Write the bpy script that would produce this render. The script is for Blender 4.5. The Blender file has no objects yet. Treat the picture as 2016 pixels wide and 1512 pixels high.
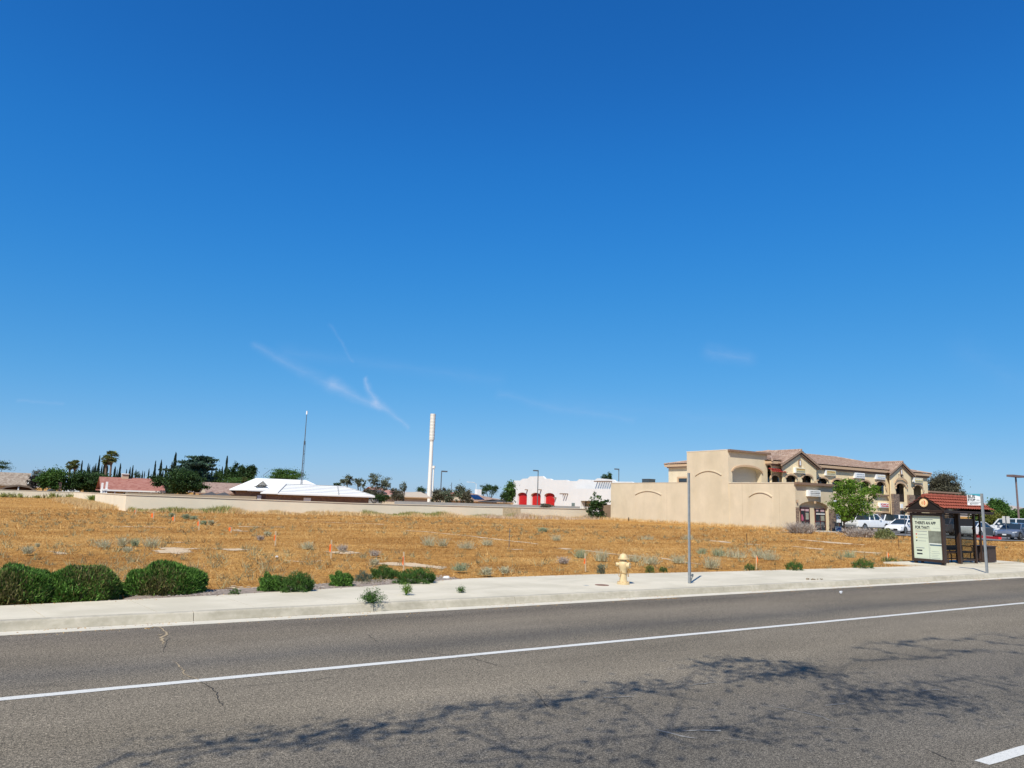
import bpy, math, random
import numpy as np
from mathutils import Vector, Matrix
from mathutils.geometry import tessellate_polygon
from math import sin, cos, pi, radians, sqrt, atan2
S = bpy.context.scene
COL = S.collection
RNG = np.random.default_rng(7)
random.seed(7)

# ------------------------------------------------------------------ camera
F, PITCH, ROLL, YAW, CH = 1450.0, radians(9.1), radians(1.8), radians(32), 1.9
fw = Vector((sin(YAW)*cos(PITCH), cos(YAW)*cos(PITCH), sin(PITCH)))
r0 = Vector((cos(YAW), -sin(YAW), 0)); u0 = r0.cross(fw)
Rv = r0*cos(ROLL)+u0*sin(ROLL); Uv = u0*cos(ROLL)-r0*sin(ROLL)
CP = Vector((0, 0, CH))
def ray(x, y): return fw+Rv*((x-1008)/F)+Uv*((756-y)/F)
def G(x, y, z=0.0):
    d = ray(x, y); return CP+d*((z-CH)/d.z)
def atY(x, y, Y):
    d = ray(x, y); return CP+d*(Y/d.y)
def atX(x, y, X):
    d = ray(x, y); return CP+d*(X/d.x)
def inview(p, m=0.0):
    d = Vector(p)-CP; z = d.dot(fw)
    if z <= 0: return False
    return abs(d.dot(Rv)/z) < 1008/F+m and abs(d.dot(Uv)/z) < 756/F+m
cd = bpy.data.cameras.new('camera'); cam = bpy.data.objects.new('camera', cd); COL.objects.link(cam)
cd.sensor_fit = 'HORIZONTAL'; cd.sensor_width = 36; cd.lens = 36*F/2016
cd.clip_start = 0.1; cd.clip_end = 60000
m = Matrix((Rv, Uv, -fw)).transposed().to_4x4(); m.translation = CP
cam.matrix_world = m
S.camera = cam

# ------------------------------------------------------------------ light
SUN_EL = radians(49); SHD = Vector((0.80, 0.60)).normalized()      # direction in which shadows fall
TOSUN = Vector((-SHD.x*cos(SUN_EL), -SHD.y*cos(SUN_EL), sin(SUN_EL)))
sl = bpy.data.lights.new('sun', 'SUN'); sl.energy = 5.0; sl.angle = radians(0.53); sl.color = (1.0, 0.955, 0.855)
so = bpy.data.objects.new('sun', sl); COL.objects.link(so)
so.rotation_euler = TOSUN.to_track_quat('Z', 'Y').to_euler(); so.location = (0, -20, 60)
S.view_settings.view_transform = 'Standard'; S.view_settings.look = 'None'
S.view_settings.exposure = 0.22; S.view_settings.gamma = 1.0

W = bpy.data.worlds.new('World'); S.world = W; W.use_nodes = True
nt = W.node_tree; nt.nodes.clear()
def N(t, tree, **k):
    n = tree.nodes.new(t)
    for a, b in k.items(): setattr(n, a, b)
    return n
out = N('ShaderNodeOutputWorld', nt); bg = N('ShaderNodeBackground', nt)
sky = N('ShaderNodeTexSky', nt, sky_type='NISHITA', sun_disc=False)
sky.sun_elevation = SUN_EL; sky.sun_rotation = atan2(TOSUN.x, TOSUN.y)
sky.altitude = 800; sky.air_density = 1.0; sky.dust_density = 0.35; sky.ozone_density = 2.2
hs = N('ShaderNodeHueSaturation', nt); hs.inputs['Saturation'].default_value = 1.27; hs.inputs['Value'].default_value = 1.0
gm = N('ShaderNodeGamma', nt); gm.inputs['Gamma'].default_value = 1.0
nt.links.new(sky.outputs[0], hs.inputs['Color'])
# grade the sky's colours like the phone that took the picture: one tone curve per channel
SK = 0.1165
v1 = N('ShaderNodeVectorMath', nt, operation='SCALE'); v1.inputs['Scale'].default_value = SK; nt.links.new(hs.outputs[0], v1.inputs[0])
cu = N('ShaderNodeRGBCurve', nt); nt.links.new(v1.outputs[0], cu.inputs['Color'])
for ci, pts in enumerate([[(0, 0), (.038, .0123), (.065, .0232), (.174, .078), (.45, .20), (.8, .33), (1, .40)], [(0, 0), (.127, .130), (.188, .202), (.392, .342), (.65, .455), (.965, .565), (1, .58)], [(0, 0), (.15, .23), (.31, .456), (.434, .617), (.708, .753), (.839, .80), (1, .84)]]):
    c = cu.mapping.curves[ci]
    c.points[0].location = pts[0]; c.points[1].location = pts[-1]
    for p in pts[1:-1]: c.points.new(*p)
cu.mapping.update()
v2 = N('ShaderNodeVectorMath', nt, operation='SCALE'); v2.inputs['Scale'].default_value = 1/SK; nt.links.new(cu.outputs[0], v2.inputs[0])
nt.links.new(v2.outputs[0], gm.inputs[0])
# thin cirrus streaks, laid in directions of the world (azimuth, elevation)
tc = N('ShaderNodeTexCoord', nt); sep = N('ShaderNodeSeparateXYZ', nt); nt.links.new(tc.outputs['Generated'], sep.inputs[0])
def Mth(op, a, b=None, clamp=False):
    n = N('ShaderNodeMath', nt, operation=op); n.use_clamp = clamp
    for i, v in enumerate((a, b)):
        if v is None: continue
        if isinstance(v, (int, float)): n.inputs[i].default_value = v
        else: nt.links.new(v, n.inputs[i])
    return n.outputs[0]
az = Mth('ARCTAN2', sep.outputs[0], sep.outputs[1]); el = Mth('ARCSINE', sep.outputs[2])
nz = N('ShaderNodeTexNoise', nt); nz.inputs['Scale'].default_value = 9; nz.inputs['Detail'].default_value = 7; nz.inputs['Roughness'].default_value = .62
nt.links.new(tc.outputs['Generated'], nz.inputs['Vector'])
nsep = N('ShaderNodeSeparateColor', nt); nt.links.new(nz.outputs['Color'], nsep.inputs[0])
nz2 = N('ShaderNodeTexNoise', nt); nz2.inputs['Scale'].default_value = 38; nz2.inputs['Detail'].default_value = 8; nz2.inputs['Roughness'].default_value = .65
mp = N('ShaderNodeMapping', nt); mp.inputs['Rotation'].default_value = (0.3, -0.55, 0.2); mp.inputs['Scale'].default_value = (.35, 1, 2.2)
nt.links.new(tc.outputs['Generated'], mp.inputs[0]); nt.links.new(mp.outputs[0], nz2.inputs['Vector'])
azw = Mth('ADD', az, Mth('MULTIPLY', Mth('SUBTRACT', nsep.outputs[0], .5), .035))
elw = Mth('ADD', el, Mth('MULTIPLY', Mth('SUBTRACT', nsep.outputs[1], .5), .028))
def azel(x, y):
    d = ray(x, y).normalized(); return atan2(d.x, d.y), math.asin(d.z)
tot = None
for (a, b, w0, w1, st) in [((500, 680), (660, 760), .010, .018, .22), ((655, 757), (750, 803), .016, .009, .50), ((722, 745), (742, 795), .005, .009, .55), ((742, 792), (800, 842), .010, .005, .42),
                           ((655, 640), (700, 715), .005, .004, .14), ((985, 775), (1250, 828), .012, .008, .13), ((1395, 688), (1470, 700), .018, .018, .20), ((560, 690), (980, 745), .02, .02, .07), ((1100, 790), (1900, 870), .03, .03, .05), ((30, 790), (120, 796), .004, .004, .16), ((1900, 700), (2016, 760), .04, .04, .05)]:
    A = azel(*a); B = azel(*b); dx, dy = B[0]-A[0], B[1]-A[1]; L2 = dx*dx+dy*dy
    px = Mth('SUBTRACT', azw, A[0]); py = Mth('SUBTRACT', elw, A[1])
    t = Mth('DIVIDE', Mth('ADD', Mth('MULTIPLY', px, dx), Mth('MULTIPLY', py, dy)), L2, True)
    ex = Mth('SUBTRACT', px, Mth('MULTIPLY', t, dx)); ey = Mth('SUBTRACT', py, Mth('MULTIPLY', t, dy))
    dd = Mth('SQRT', Mth('ADD', Mth('MULTIPLY', ex, ex), Mth('MULTIPLY', ey, ey)))
    wd = Mth('ADD', Mth('MULTIPLY', t, w1-w0), w0)
    v = Mth('SUBTRACT', 1.0, Mth('DIVIDE', dd, wd), True)
    v = Mth('MULTIPLY', Mth('MULTIPLY', v, v), st)
    tot = v if tot is None else Mth('ADD', tot, v)
tot = Mth('MULTIPLY', tot, Mth('ADD', Mth('MULTIPLY', nz2.outputs[0], 1.6), -.15, True), True)
mx = N('ShaderNodeMix', nt, data_type='RGBA'); nt.links.new(tot, mx.inputs[0])
nt.links.new(gm.outputs[0], mx.inputs[6]); mx.inputs[7].default_value = (4.1, 5.3, 7.5, 1)
nt.links.new(mx.outputs[2], bg.inputs['Color']); bg.inputs['Strength'].default_value = 0.1
nt.links.new(bg.outputs[0], out.inputs[0])

# ------------------------------------------------------------------ materials
MATS = {}
def newmat(name):
    mt = bpy.data.materials.new(name); mt.use_nodes = True; MATS[name] = mt
    t = mt.node_tree; return mt, t, t.nodes['Principled BSDF']
def lk(t, a, b): t.links.new(a, b)
def ramp(t, src, stops):
    r = N('ShaderNodeValToRGB', t); e = r.color_ramp.elements
    while len(e) > 1: e.remove(e[-1])
    e[0].position = stops[0][0]; e[0].color = (*stops[0][1], 1)
    for p, c in stops[1:]:
        q = e.new(p); q.color = (*c, 1)
    lk(t, src, r.inputs[0]); return r.outputs[0]
def noise(t, scale, detail=5, rough=.55, stretch=None, dist=0):
    c = N('ShaderNodeTexCoord', t); n = N('ShaderNodeTexNoise', t)
    n.inputs['Scale'].default_value = scale; n.inputs['Detail'].default_value = detail; n.inputs['Roughness'].default_value = rough; n.inputs['Distortion'].default_value = dist
    if stretch:
        p = N('ShaderNodeMapping', t); p.inputs['Scale'].default_value = stretch; lk(t, c.outputs['Object'], p.inputs[0]); lk(t, p.outputs[0], n.inputs['Vector'])
    else: lk(t, c.outputs['Object'], n.inputs['Vector'])
    return n.outputs[0]
def mixc(t, f, a, b, mode='MIX'):
    n = N('ShaderNodeMix', t, data_type='RGBA', blend_type=mode)
    for s, v in ((0, f), (6, a), (7, b)):
        if isinstance(v, (int, float)): n.inputs[s].default_value = v
        elif isinstance(v, tuple): n.inputs[s].default_value = (*v, 1)
        else: lk(t, v, n.inputs[s])
    return n.outputs[2]
def sc(c, k): return tuple(min(1, v*k) for v in c)
def mat(name, col, rough=.8, var=.12, scale=6, bump=0, metal=0, spec=.3, stretch=None, col2=None, bscale=None):
    if name in MATS: return MATS[name]
    mt, t, b = newmat(name)
    n = noise(t, scale, 6, .6, stretch)
    c = ramp(t, n, [(.3, sc(col, 1-var)), (.7, col2 or sc(col, 1+var))])
    lk(t, c, b.inputs['Base Color']); b.inputs['Roughness'].default_value = rough; b.inputs['Metallic'].default_value = metal
    b.inputs['Specular IOR Level'].default_value = spec
    if bump:
        bp = N('ShaderNodeBump', t); bp.inputs['Strength'].default_value = bump; bp.inputs['Distance'].default_value = .02
        lk(t, noise(t, bscale or scale*8, 4, .6), bp.inputs['Height']); lk(t, bp.outputs[0], b.inputs['Normal'])
    return mt
def stain(m_, scale, lo=.82, stretch=None, t0=.42, t1=.58):
    t = m_.node_tree; b = t.nodes['Principled BSDF']; src = b.inputs['Base Color'].links[0].from_socket
    lk(t, mixc(t, 1.0, src, ramp(t, noise(t, scale, 6, .65, stretch, .4), [(t0, (lo, lo, lo*.98)), (t1, (1, 1, 1))]), 'MULTIPLY'), b.inputs['Base Color'])
def leafmat(name, cols, trans=.25, rough=.6):
    mt, t, b = newmat(name)
    g = N('ShaderNodeNewGeometry', t)
    n = len(cols); c = ramp(t, g.outputs['Random Per Island'], [(i/(n-1), cc) for i, cc in enumerate(cols)])
    lk(t, c, b.inputs['Base Color']); b.inputs['Roughness'].default_value = rough; b.inputs['Specular IOR Level'].default_value = .25
    if trans:
        tr = N('ShaderNodeBsdfTranslucent', t); lk(t, c, tr.inputs[0]); mxs = N('ShaderNodeMixShader', t); mxs.inputs[0].default_value = trans
        o = t.nodes['Material Output']; lk(t, b.outputs[0], mxs.inputs[1]); lk(t, tr.outputs[0], mxs.inputs[2]); lk(t, mxs.outputs[0], o.inputs[0])
    return mt
def tilemat(name, cols, scale=3.0, rows=0, stretch=(1, 1, 1)):
    mt, t, b = newmat(name)
    c = N('ShaderNodeTexCoord', t); p = N('ShaderNodeMapping', t); p.inputs['Scale'].default_value = stretch
    v = N('ShaderNodeTexVoronoi', t); v.inputs['Scale'].default_value = scale
    lk(t, c.outputs['Object'], p.inputs[0]); lk(t, p.outputs[0], v.inputs['Vector'])
    sp = N('ShaderNodeSeparateColor', t); lk(t, v.outputs['Color'], sp.inputs[0])
    n = len(cols); cc = ramp(t, sp.outputs[0], [(i/(n-1), q) for i, q in enumerate(cols)])
    lk(t, cc, b.inputs['Base Color']); b.inputs['Roughness'].default_value = .85; b.inputs['Specular IOR Level'].default_value = .2
    return mt
def brickmat(name, c1, c2, mortar, bw, bh, axis='Y', off=.5, msize=.012):
    mt, t, b = newmat(name)
    c = N('ShaderNodeTexCoord', t); sp = N('ShaderNodeSeparateXYZ', t); cb = N('ShaderNodeCombineXYZ', t)
    lk(t, c.outputs['Object'], sp.inputs[0])
    ad = N('ShaderNodeMath', t, operation='ADD'); lk(t, sp.outputs[0], ad.inputs[0]); lk(t, sp.outputs[1], ad.inputs[1])
    lk(t, ad.outputs[0], cb.inputs[0]); lk(t, sp.outputs[2], cb.inputs[1])
    br = N('ShaderNodeTexBrick', t); lk(t, cb.outputs[0], br.inputs[0]); br.offset = off
    br.inputs['Color1'].default_value = (*c1, 1); br.inputs['Color2'].default_value = (*c2, 1); br.inputs['Mortar'].default_value = (*mortar, 1)
    br.inputs['Scale'].default_value = 1; br.inputs['Brick Width'].default_value = bw; br.inputs['Row Height'].default_value = bh; br.inputs['Mortar Size'].default_value = msize; br.inputs['Mortar Smooth'].default_value = .2
    cc = mixc(t, noise(t, 3, 5, .7), br.outputs[0], (.0, .0, .0), 'MIX'); m2 = cc.node; m2.inputs[0].default_value = .0
    v = ramp(t, noise(t, 5, 6, .7), [(.3, (.7, .7, .7)), (.7, (1.25, 1.22, 1.2))])
    lk(t, mixc(t, 1.0, br.outputs[0], v, 'MULTIPLY'), b.inputs['Base Color']); b.inputs['Roughness'].default_value = .9
    return mt
def glass(name, col=(.03, .04, .05), rough=.08):
    mt, t, b = newmat(name); b.inputs['Base Color'].default_value = (*col, 1); b.inputs['Roughness'].default_value = rough; b.inputs['Specular IOR Level'].default_value = .8
    return mt
def paint(name, col, rough=.3):
    mt, t, b = newmat(name); b.inputs['Roughness'].default_value = rough; b.inputs['Coat Weight'].default_value = .5; b.inputs['Coat Roughness'].default_value = .08
    lk(t, ramp(t, noise(t, 3, 4), [(.3, sc(col, .93)), (.7, sc(col, 1.05))]), b.inputs['Base Color'])
    return mt

STUCCO = mat('beige stucco', (.64, .535, .38), .95, .06, .7, .25, bscale=30)
STUCCO2 = mat('golden stucco', (.80, .64, .40), .95, .07, .9, .25, bscale=30)
stain(STUCCO, .5, .93, (1, 1, .35)); stain(STUCCO2, .6, .93, (1, 1, .35))
TRIMBR = mat('brown trim', (.22, .14, .095), .8, .12)
TRIMTAN = mat('tan moulding', (.50, .345, .215), .85, .08)
STONE = brickmat('ledger stone', (.36, .25, .17), (.17, .12, .095), (.05, .04, .03), .33, .11)
WALLM = mat('perimeter wall stucco', (.74, .645, .485), .95, .07, .25, .2, bscale=20)
WHITEST = mat('white stucco', (.70, .685, .66), .95, .03, .5, .1, bscale=20)
REDDOOR = mat('red door paint', (.50, .014, .014), .5, .08)
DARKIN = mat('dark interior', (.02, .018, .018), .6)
GLS = glass('window glass'); CARGL = glass('car glass', (.02, .03, .035), .04)
MAROON = mat('maroon frame', (.09, .02, .02), .5)
WHITEP = mat('white paint', (.8, .79, .76), .6, .05)
SIGNW = mat('sign face white', (.78, .78, .76), .5, .04)
SIGNY = mat('sign face yellow', (.62, .5, .22), .5, .1)
INK = mat('dark lettering', (.02, .022, .03), .6); INKR = mat('red lettering', (.55, .03, .04), .6); INKG = mat('grey lettering', (.22, .24, .24), .6)
GALV = mat('galvanised steel', (.30, .34, .38), .55, .12, 9, metal=.1)
DKMETAL = mat('dark grey metal', (.10, .115, .125), .5, .1)
BROWNM = mat('brown painted steel', (.042, .023, .015), .45, .15, spec=.4)
CONC = mat('pale concrete', (.50, .47, .40), .9, .06, 1.2, .15, bscale=60)

# ------------------------------------------------------------------ mesh helpers
ORG = {}
def tag(o, label=None, cat=None, group=None, kind=None):
    if label: o['label'] = label
    if cat: o['category'] = cat
    if group: o['group'] = group
    if kind: o['kind'] = kind
    return o
def thing(name, label, cat, loc, group=None):
    o = bpy.data.objects.new(name, None); COL.objects.link(o); o.empty_display_size = .3
    o.location = loc; ORG[o.name] = Vector(loc); return tag(o, label, cat, group)
class MB:
    def __init__(s): s.v = []; s.f = []
    def add(s, vs, fs):
        n = len(s.v); s.v += [tuple(v) for v in vs]; s.f += [tuple(i+n for i in f) for f in fs]; return s
    def box(s, x0, x1, y0, y1, z0, z1):
        return s.add([(x, y, z) for z in (z0, z1) for y in (y0, y1) for x in (x0, x1)], [(0, 2, 3, 1), (4, 5, 7, 6), (0, 1, 5, 4), (2, 6, 7, 3), (0, 4, 6, 2), (1, 3, 7, 5)])
    def tube(s, pts, rad, n=8, caps=True):
        pts = [Vector(p) for p in pts]; R = rad if isinstance(rad, (list, tuple)) else [rad]*len(pts)
        vs = []; fs = []
        for i, p in enumerate(pts):
            d = (pts[min(i+1, len(pts)-1)]-pts[max(i-1, 0)]).normalized()
            a = d.cross(Vector((0, 0, 1)) if abs(d.z) < .9 else Vector((1, 0, 0))).normalized(); b = d.cross(a)
            for k in range(n):
                q = 2*pi*(k+.5)/n; vs.append(p+a*cos(q)*R[i]+b*sin(q)*R[i])
        for i in range(len(pts)-1):
            for k in range(n): fs.append((i*n+k, i*n+(k+1) % n, (i+1)*n+(k+1) % n, (i+1)*n+k))
        if caps: fs += [tuple(range(n-1, -1, -1)), tuple((len(pts)-1)*n+k for k in range(n))]
        return s.add(vs, fs)
    def lathe(s, prof, c=(0, 0, 0), n=20):
        vs = []; fs = []
        for r, z in prof:
            for k in range(n): q = 2*pi*k/n; vs.append((c[0]+r*cos(q), c[1]+r*sin(q), c[2]+z))
        for i in range(len(prof)-1):
            for k in range(n): fs.append((i*n+k, i*n+(k+1) % n, (i+1)*n+(k+1) % n, (i+1)*n+k))
        fs += [tuple(range(n-1, -1, -1)), tuple((len(prof)-1)*n+k for k in range(n))]
        return s.add(vs, fs)
    def prism(s, poly, mapf, d0, d1):
        """poly: list of (u, v); mapf(u, v, d) -> point"""
        n = len(poly); vs = [mapf(u, v, d0) for u, v in poly]+[mapf(u, v, d1) for u, v in poly]
        fs = [tuple(range(n)), tuple(range(2*n-1, n-1, -1))]+[(i, i+n, (i+1) % n+n, (i+1) % n) for i in range(n)]
        return s.add(vs, fs)
    def holed(s, outer, holes, mapf, depth):
        loops = [outer]+holes
        tri = tessellate_polygon([[Vector((u, v, 0)) for u, v in l] for l in loops])
        flat = [p for l in loops for p in l]
        s.add([mapf(u, v, 0) for u, v in flat], [tuple(t) for t in tri])
        for l in loops:
            n = len(l); s.add([mapf(u, v, 0) for u, v in l]+[mapf(u, v, depth) for u, v in l], [(i, (i+1) % n, (i+1) % n+n, i+n) for i in range(n)])
        return s
    def build(s, name, m, parent=None, smooth=False, loc=None):
        me = bpy.data.meshes.new(name); o = bpy.data.objects.new(name, me); COL.objects.link(o)
        if parent is not None: org = ORG[parent.name]
        elif loc is not None: org = Vector(loc); o.location = org
        else: org = Vector((0, 0, 0))
        me.from_pydata([(v[0]-org.x, v[1]-org.y, v[2]-org.z) for v in s.v], [], s.f)
        me.materials.append(m); ORG[o.name] = org
        if parent is not None: o.parent = parent
        fix(me)
        if smooth:
            for p in me.polygons: p.use_smooth = True
            me.set_sharp_from_angle(angle=radians(40))
        return o
def fix(me):
    import bmesh
    bm = bmesh.new(); bm.from_mesh(me); bmesh.ops.recalc_face_normals(bm, faces=bm.faces); bm.to_mesh(me); bm.free(); me.update()
def npmesh(name, V, k, m, parent=None, loc=None, extra=None):
    """V: (n, k, 3) polygons with k corners each, world coordinates"""
    V = np.asarray(V, dtype=np.float32)
    org = ORG[parent.name] if parent is not None else Vector(loc or (0, 0, 0))
    n = V.shape[0]; me = bpy.data.meshes.new(name)
    me.vertices.add(n*k); me.vertices.foreach_set('co', (V.reshape(-1, 3)-np.array(org, dtype=np.float32)).ravel())
    me.loops.add(n*k); me.loops.foreach_set('vertex_index', np.arange(n*k, dtype=np.int32))
    me.polygons.add(n); me.polygons.foreach_set('loop_start', np.arange(0, n*k, k, dtype=np.int32))
    try: me.polygons.foreach_set('loop_total', np.full(n, k, dtype=np.int32))
    except Exception: pass
    me.update(); me.validate(); me.materials.append(m)
    o = bpy.data.objects.new(name, me); COL.objects.link(o); ORG[o.name] = org
    if parent is not None: o.parent = parent
    else: o.location = org
    return o
mXf = lambda X: (lambda u, v, d: (X+d, u, v))      # plane facing -X: u = Y, v = Z
mYf = lambda Y: (lambda u, v, d: (u, Y+d, v))      # plane facing -Y: u = X, v = Z
def arch(u0, u1, v0, vs, vt, n=10):
    """closed outline of an arched opening: springs at vs, crown at vt"""
    pts = [(u0, v0), (u1, v0)]; c = (u0+u1)/2; h = (u1-u0)/2
    for i in range(n+1):
        t = pi*i/n; pts.append((c+h*cos(t), vs+(vt-vs)*sin(t)))
    return pts
def textobj(s, size, o, r, u, m, parent, name='lettering', align='LEFT', sx=1.0, off=.004, bold=0):
    cu = bpy.data.curves.new('t', 'FONT'); cu.body = s; cu.size = size; cu.align_x = align; cu.extrude = .001; cu.offset = bold
    ob = bpy.data.objects.new('t', cu); COL.objects.link(ob)
    dg = bpy.context.evaluated_depsgraph_get(); me = bpy.data.meshes.new_from_object(ob.evaluated_get(dg))
    o, r, u = Vector(o), Vector(r), Vector(u); n = r.cross(u)
    mb = MB(); mb.v = [tuple(o+r*v.co.x*sx+u*v.co.y+n*(v.co.z+off)) for v in me.vertices]; mb.f = [tuple(p.vertices) for p in me.polygons]
    bpy.data.objects.remove(ob); bpy.data.curves.remove(cu); bpy.data.meshes.remove(me)
    return mb.build(name, m, parent)
def corr_roof(P00, P10, P11, P01, waves, rows, amp=.04, step=.03, seg=6):
    """tiled slope: P00-P10 eave, P01-P11 ridge; returns MB"""
    P00, P10, P11, P01 = map(Vector, (P00, P10, P11, P01))
    nrm = (P10-P00).cross(P01-P00).normalized()
    if nrm.z < 0: nrm = -nrm
    nu = max(2, int(waves*seg)); vs = []; fs = []
    L = []
    for r in range(rows): L += [(r/rows, step), ((r+1)/rows, 0)]
    for (t, s0) in L:
        a = P00.lerp(P01, t); b = P10.lerp(P11, t)
        for i in range(nu+1):
            w = i/nu; vs.append(a.lerp(b, w)+nrm*(s0+amp*abs(sin(pi*waves*w))))
    for j in range(len(L)-1):
        for i in range(nu): q = j*(nu+1)+i; fs.append((q, q+1, q+nu+2, q+nu+1))
    return MB().add(vs, fs)

# ------------------------------------------------------------------ vegetation helpers
def rdir(n, rng=RNG):
    d = rng.normal(size=(n, 3)); return d/np.linalg.norm(d, axis=1)[:, None]
def cards(P, size, rng=RNG, asp=.55, d=None, jit=1.0):
    """diamond leaf faces at P (n,3)"""
    n = len(P); a = rdir(n, rng) if d is None else d/np.maximum(1e-6, np.linalg.norm(d, axis=1))[:, None]
    b = np.cross(a, rdir(n, rng)); b /= np.maximum(1e-6, np.linalg.norm(b, axis=1))[:, None]
    s = size*(.6+.8*rng.random(n))*jit; a = a*s[:, None]; b = b*(s*asp)[:, None]
    return np.stack([P-a*.5, P+b*.5, P+a*.5, P-b*.5], 1)
def blades(P, h, w, lean, rng=RNG, up=None):
    """thin triangles standing at P"""
    n = len(P); hh = h*(.5+rng.random(n)); ang = rng.random(n)*2*pi
    t = np.stack([np.cos(ang), np.sin(ang), np.zeros(n)], 1); ln = rng.normal(size=(n, 2))*lean
    tip = P+np.stack([ln[:, 0]*hh, ln[:, 1]*hh, hh], 1)
    if up is not None: tip = P+up*hh[:, None]+np.stack([ln[:, 0]*hh, ln[:, 1]*hh, 0*hh], 1)
    ww = (w*(.6+.8*rng.random(n)))[:, None]/2
    return np.stack([P-t*ww, P+t*ww, tip], 1)
def crown_pts(blobs, n, rng, clumps=40, cs=.28, shell=.62):
    vol = np.array([b[3]*b[4]*b[5] for b in blobs])**.75; vol /= vol.sum(); out = []
    for b, f in zip(blobs, vol):
        c = np.array(b[:3]); r = np.array(b[3:6]); nc = max(5, int(clumps*f)); k = max(1, int(n*f/nc))
        d = rdir(nc, rng); rad = shell+(1-shell)*rng.random(nc); cc = d*rad[:, None]
        q = np.repeat(cc, k, 0)+rng.normal(size=(nc*k, 3))*cs*(.6+.8*rng.random((nc*k, 1)))*np.array([1, 1, .7])
        out.append(c+q*r)
    return np.concatenate(out)
BARK = mat('bark', (.11, .085, .065), .95, .25, 4, .5)
L_DARK = leafmat('dark green leaves', [(.012, .03, .008), (.03, .065, .015), (.055, .11, .025)])
L_MID = leafmat('mid green leaves', [(.03, .07, .012), (.06, .13, .022), (.10, .19, .035)])
L_LIME = leafmat('fresh green leaves', [(.06, .12, .012), (.12, .22, .02), (.20, .32, .04)], .35)
L_GREY = leafmat('grey green leaves', [(.07, .09, .06), (.12, .145, .09), (.18, .20, .13)], .2)
L_OLIVE = leafmat('olive brown leaves', [(.05, .045, .028), (.085, .08, .05), (.13, .125, .075)], .12)
L_CYP = leafmat('cypress foliage', [(.008, .02, .014), (.016, .034, .022), (.028, .05, .03)], .08)
L_CEDAR = leafmat('cedar needles', [(.018, .04, .028), (.035, .07, .045), (.06, .11, .06)], .12)
L_PALM = leafmat('palm fronds', [(.06, .09, .02), (.15, .19, .05), (.32, .32, .14)], .35)
L_DRYP = leafmat('dead palm fronds', [(.16, .11, .06), (.25, .18, .10)], .1)
L_YEL = leafmat('yellow green leaves', [(.10, .12, .02), (.18, .20, .03), (.16, .13, .04)], .3)
def tree(name, label, base, h, blobs, lm, n=1500, leaf=.35, tr=.15, group=None, seed=1, clumps=45, cs=.28, cat='tree', limbs=6, asp=.55, shell=.62, fork=.35):
    """blobs relative to base: (dx, dy, z, rx, ry, rz)"""
    rng = np.random.default_rng(seed); base = Vector(base)
    t = thing(name, label, cat, base, group)
    P = crown_pts([(base.x+b[0], base.y+b[1], base.z+b[2], b[3], b[4], b[5]) for b in blobs], n, rng, clumps, cs, shell)
    P[:, 2] = np.maximum(P[:, 2], base.z+.05)
    npmesh('crown', cards(P, leaf, rng, asp), 4, lm, t)
    mb = MB(); zf = h*fork; mb.tube([base, base+Vector((.03*h, .02*h, zf))], [tr, tr*.75])
    f = base+Vector((.03*h, .02*h, zf))
    for i in range(limbs):
        b = blobs[i % len(blobs)]; q = rng.random(3)-.5
        e = base+Vector((b[0]+q[0]*b[3]*1.3, b[1]+q[1]*b[4]*1.3, b[2]+q[2]*b[5]))
        mid = f.lerp(e, .5)+Vector((0, 0, -.06*h*rng.random())); mb.tube([f, mid, e], [tr*.6, tr*.35, tr*.1], 6)
    mb.build('trunk', BARK, t); return t
def bigtree(name, label, px, ytop, wpx, Y, lm, ybot=None, n=1500, leaf=None, seed=1, shape='round', group=None, z0=-.6, **k):
    """tree whose crown centre is seen at px, standing on the plane Y"""
    a = atY(px-wpx/2, ytop, Y); b = atY(px+wpx/2, ytop, Y); top = atY(px, ytop, Y); bot = atY(px, ybot or ytop+wpx*.7, Y)
    wx = wpx/2*(top-CP).dot(fw)/F*1.05; H = top.z-z0; ch = top.z-bot.z
    rng = np.random.default_rng(seed+100); cz = (top.z+bot.z)/2-z0; blobs = []
    if shape == 'round': blobs = [(0, 0, cz, wx*.8, wx*.8, ch*.48)]+[(wx*.5*rng.normal()*.9, wx*.3*rng.normal(), cz+ch*.28*rng.normal()*.6, wx*.42, wx*.42, ch*.28) for _ in range(7)]
    if shape == 'flat': blobs = [(0, 0, cz, wx*.95, wx*.8, ch*.42)]+[(wx*.5*(rng.random()*2-1), wx*.25*rng.normal(), cz+ch*.2*(rng.random()*2-1), wx*.45, wx*.45, ch*.25) for _ in range(6)]
    if shape == 'tiers': blobs = [(wx*.45*(rng.random()*2-1), wx*.3*rng.normal(), cz+ch*(i/9-.5)*.85, wx*(.75-.35*abs(i/9-.55)), wx*.5, ch*.06) for i in range(10)]+[(0, 0, cz-ch*.1, wx*.6, wx*.5, ch*.4)]
    if shape == 'tall': blobs = [(wx*.25*rng.normal(), wx*.2*rng.normal(), cz+ch*(i/6-.5)*.85, wx*.5, wx*.5, ch*.13) for i in range(7)]
    for i, q in enumerate(blobs):      # keep the crown under its measured top
        over = q[2]+q[5]-(top.z-z0)
        if over > 0: blobs[i] = (q[0], q[1], q[2]-over, *q[3:])
    return tree(name, label, (top.x, Y, z0), H, blobs, lm, int(n*(3.2 if 'sparse' not in name else 2)), leaf or max(.15, ch*(.08 if n < 9000 else .045)), max(.08, H*.025), group, seed, **k)
def copy_tree(o):
    c = o.copy(); COL.objects.link(c); ORG[c.name] = ORG[o.name]
    for ch in list(o.children):
        d = ch.copy(); COL.objects.link(d); d.parent = c
        for g in list(ch.children):
            e = g.copy(); COL.objects.link(e); e.parent = d
    return c

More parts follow.
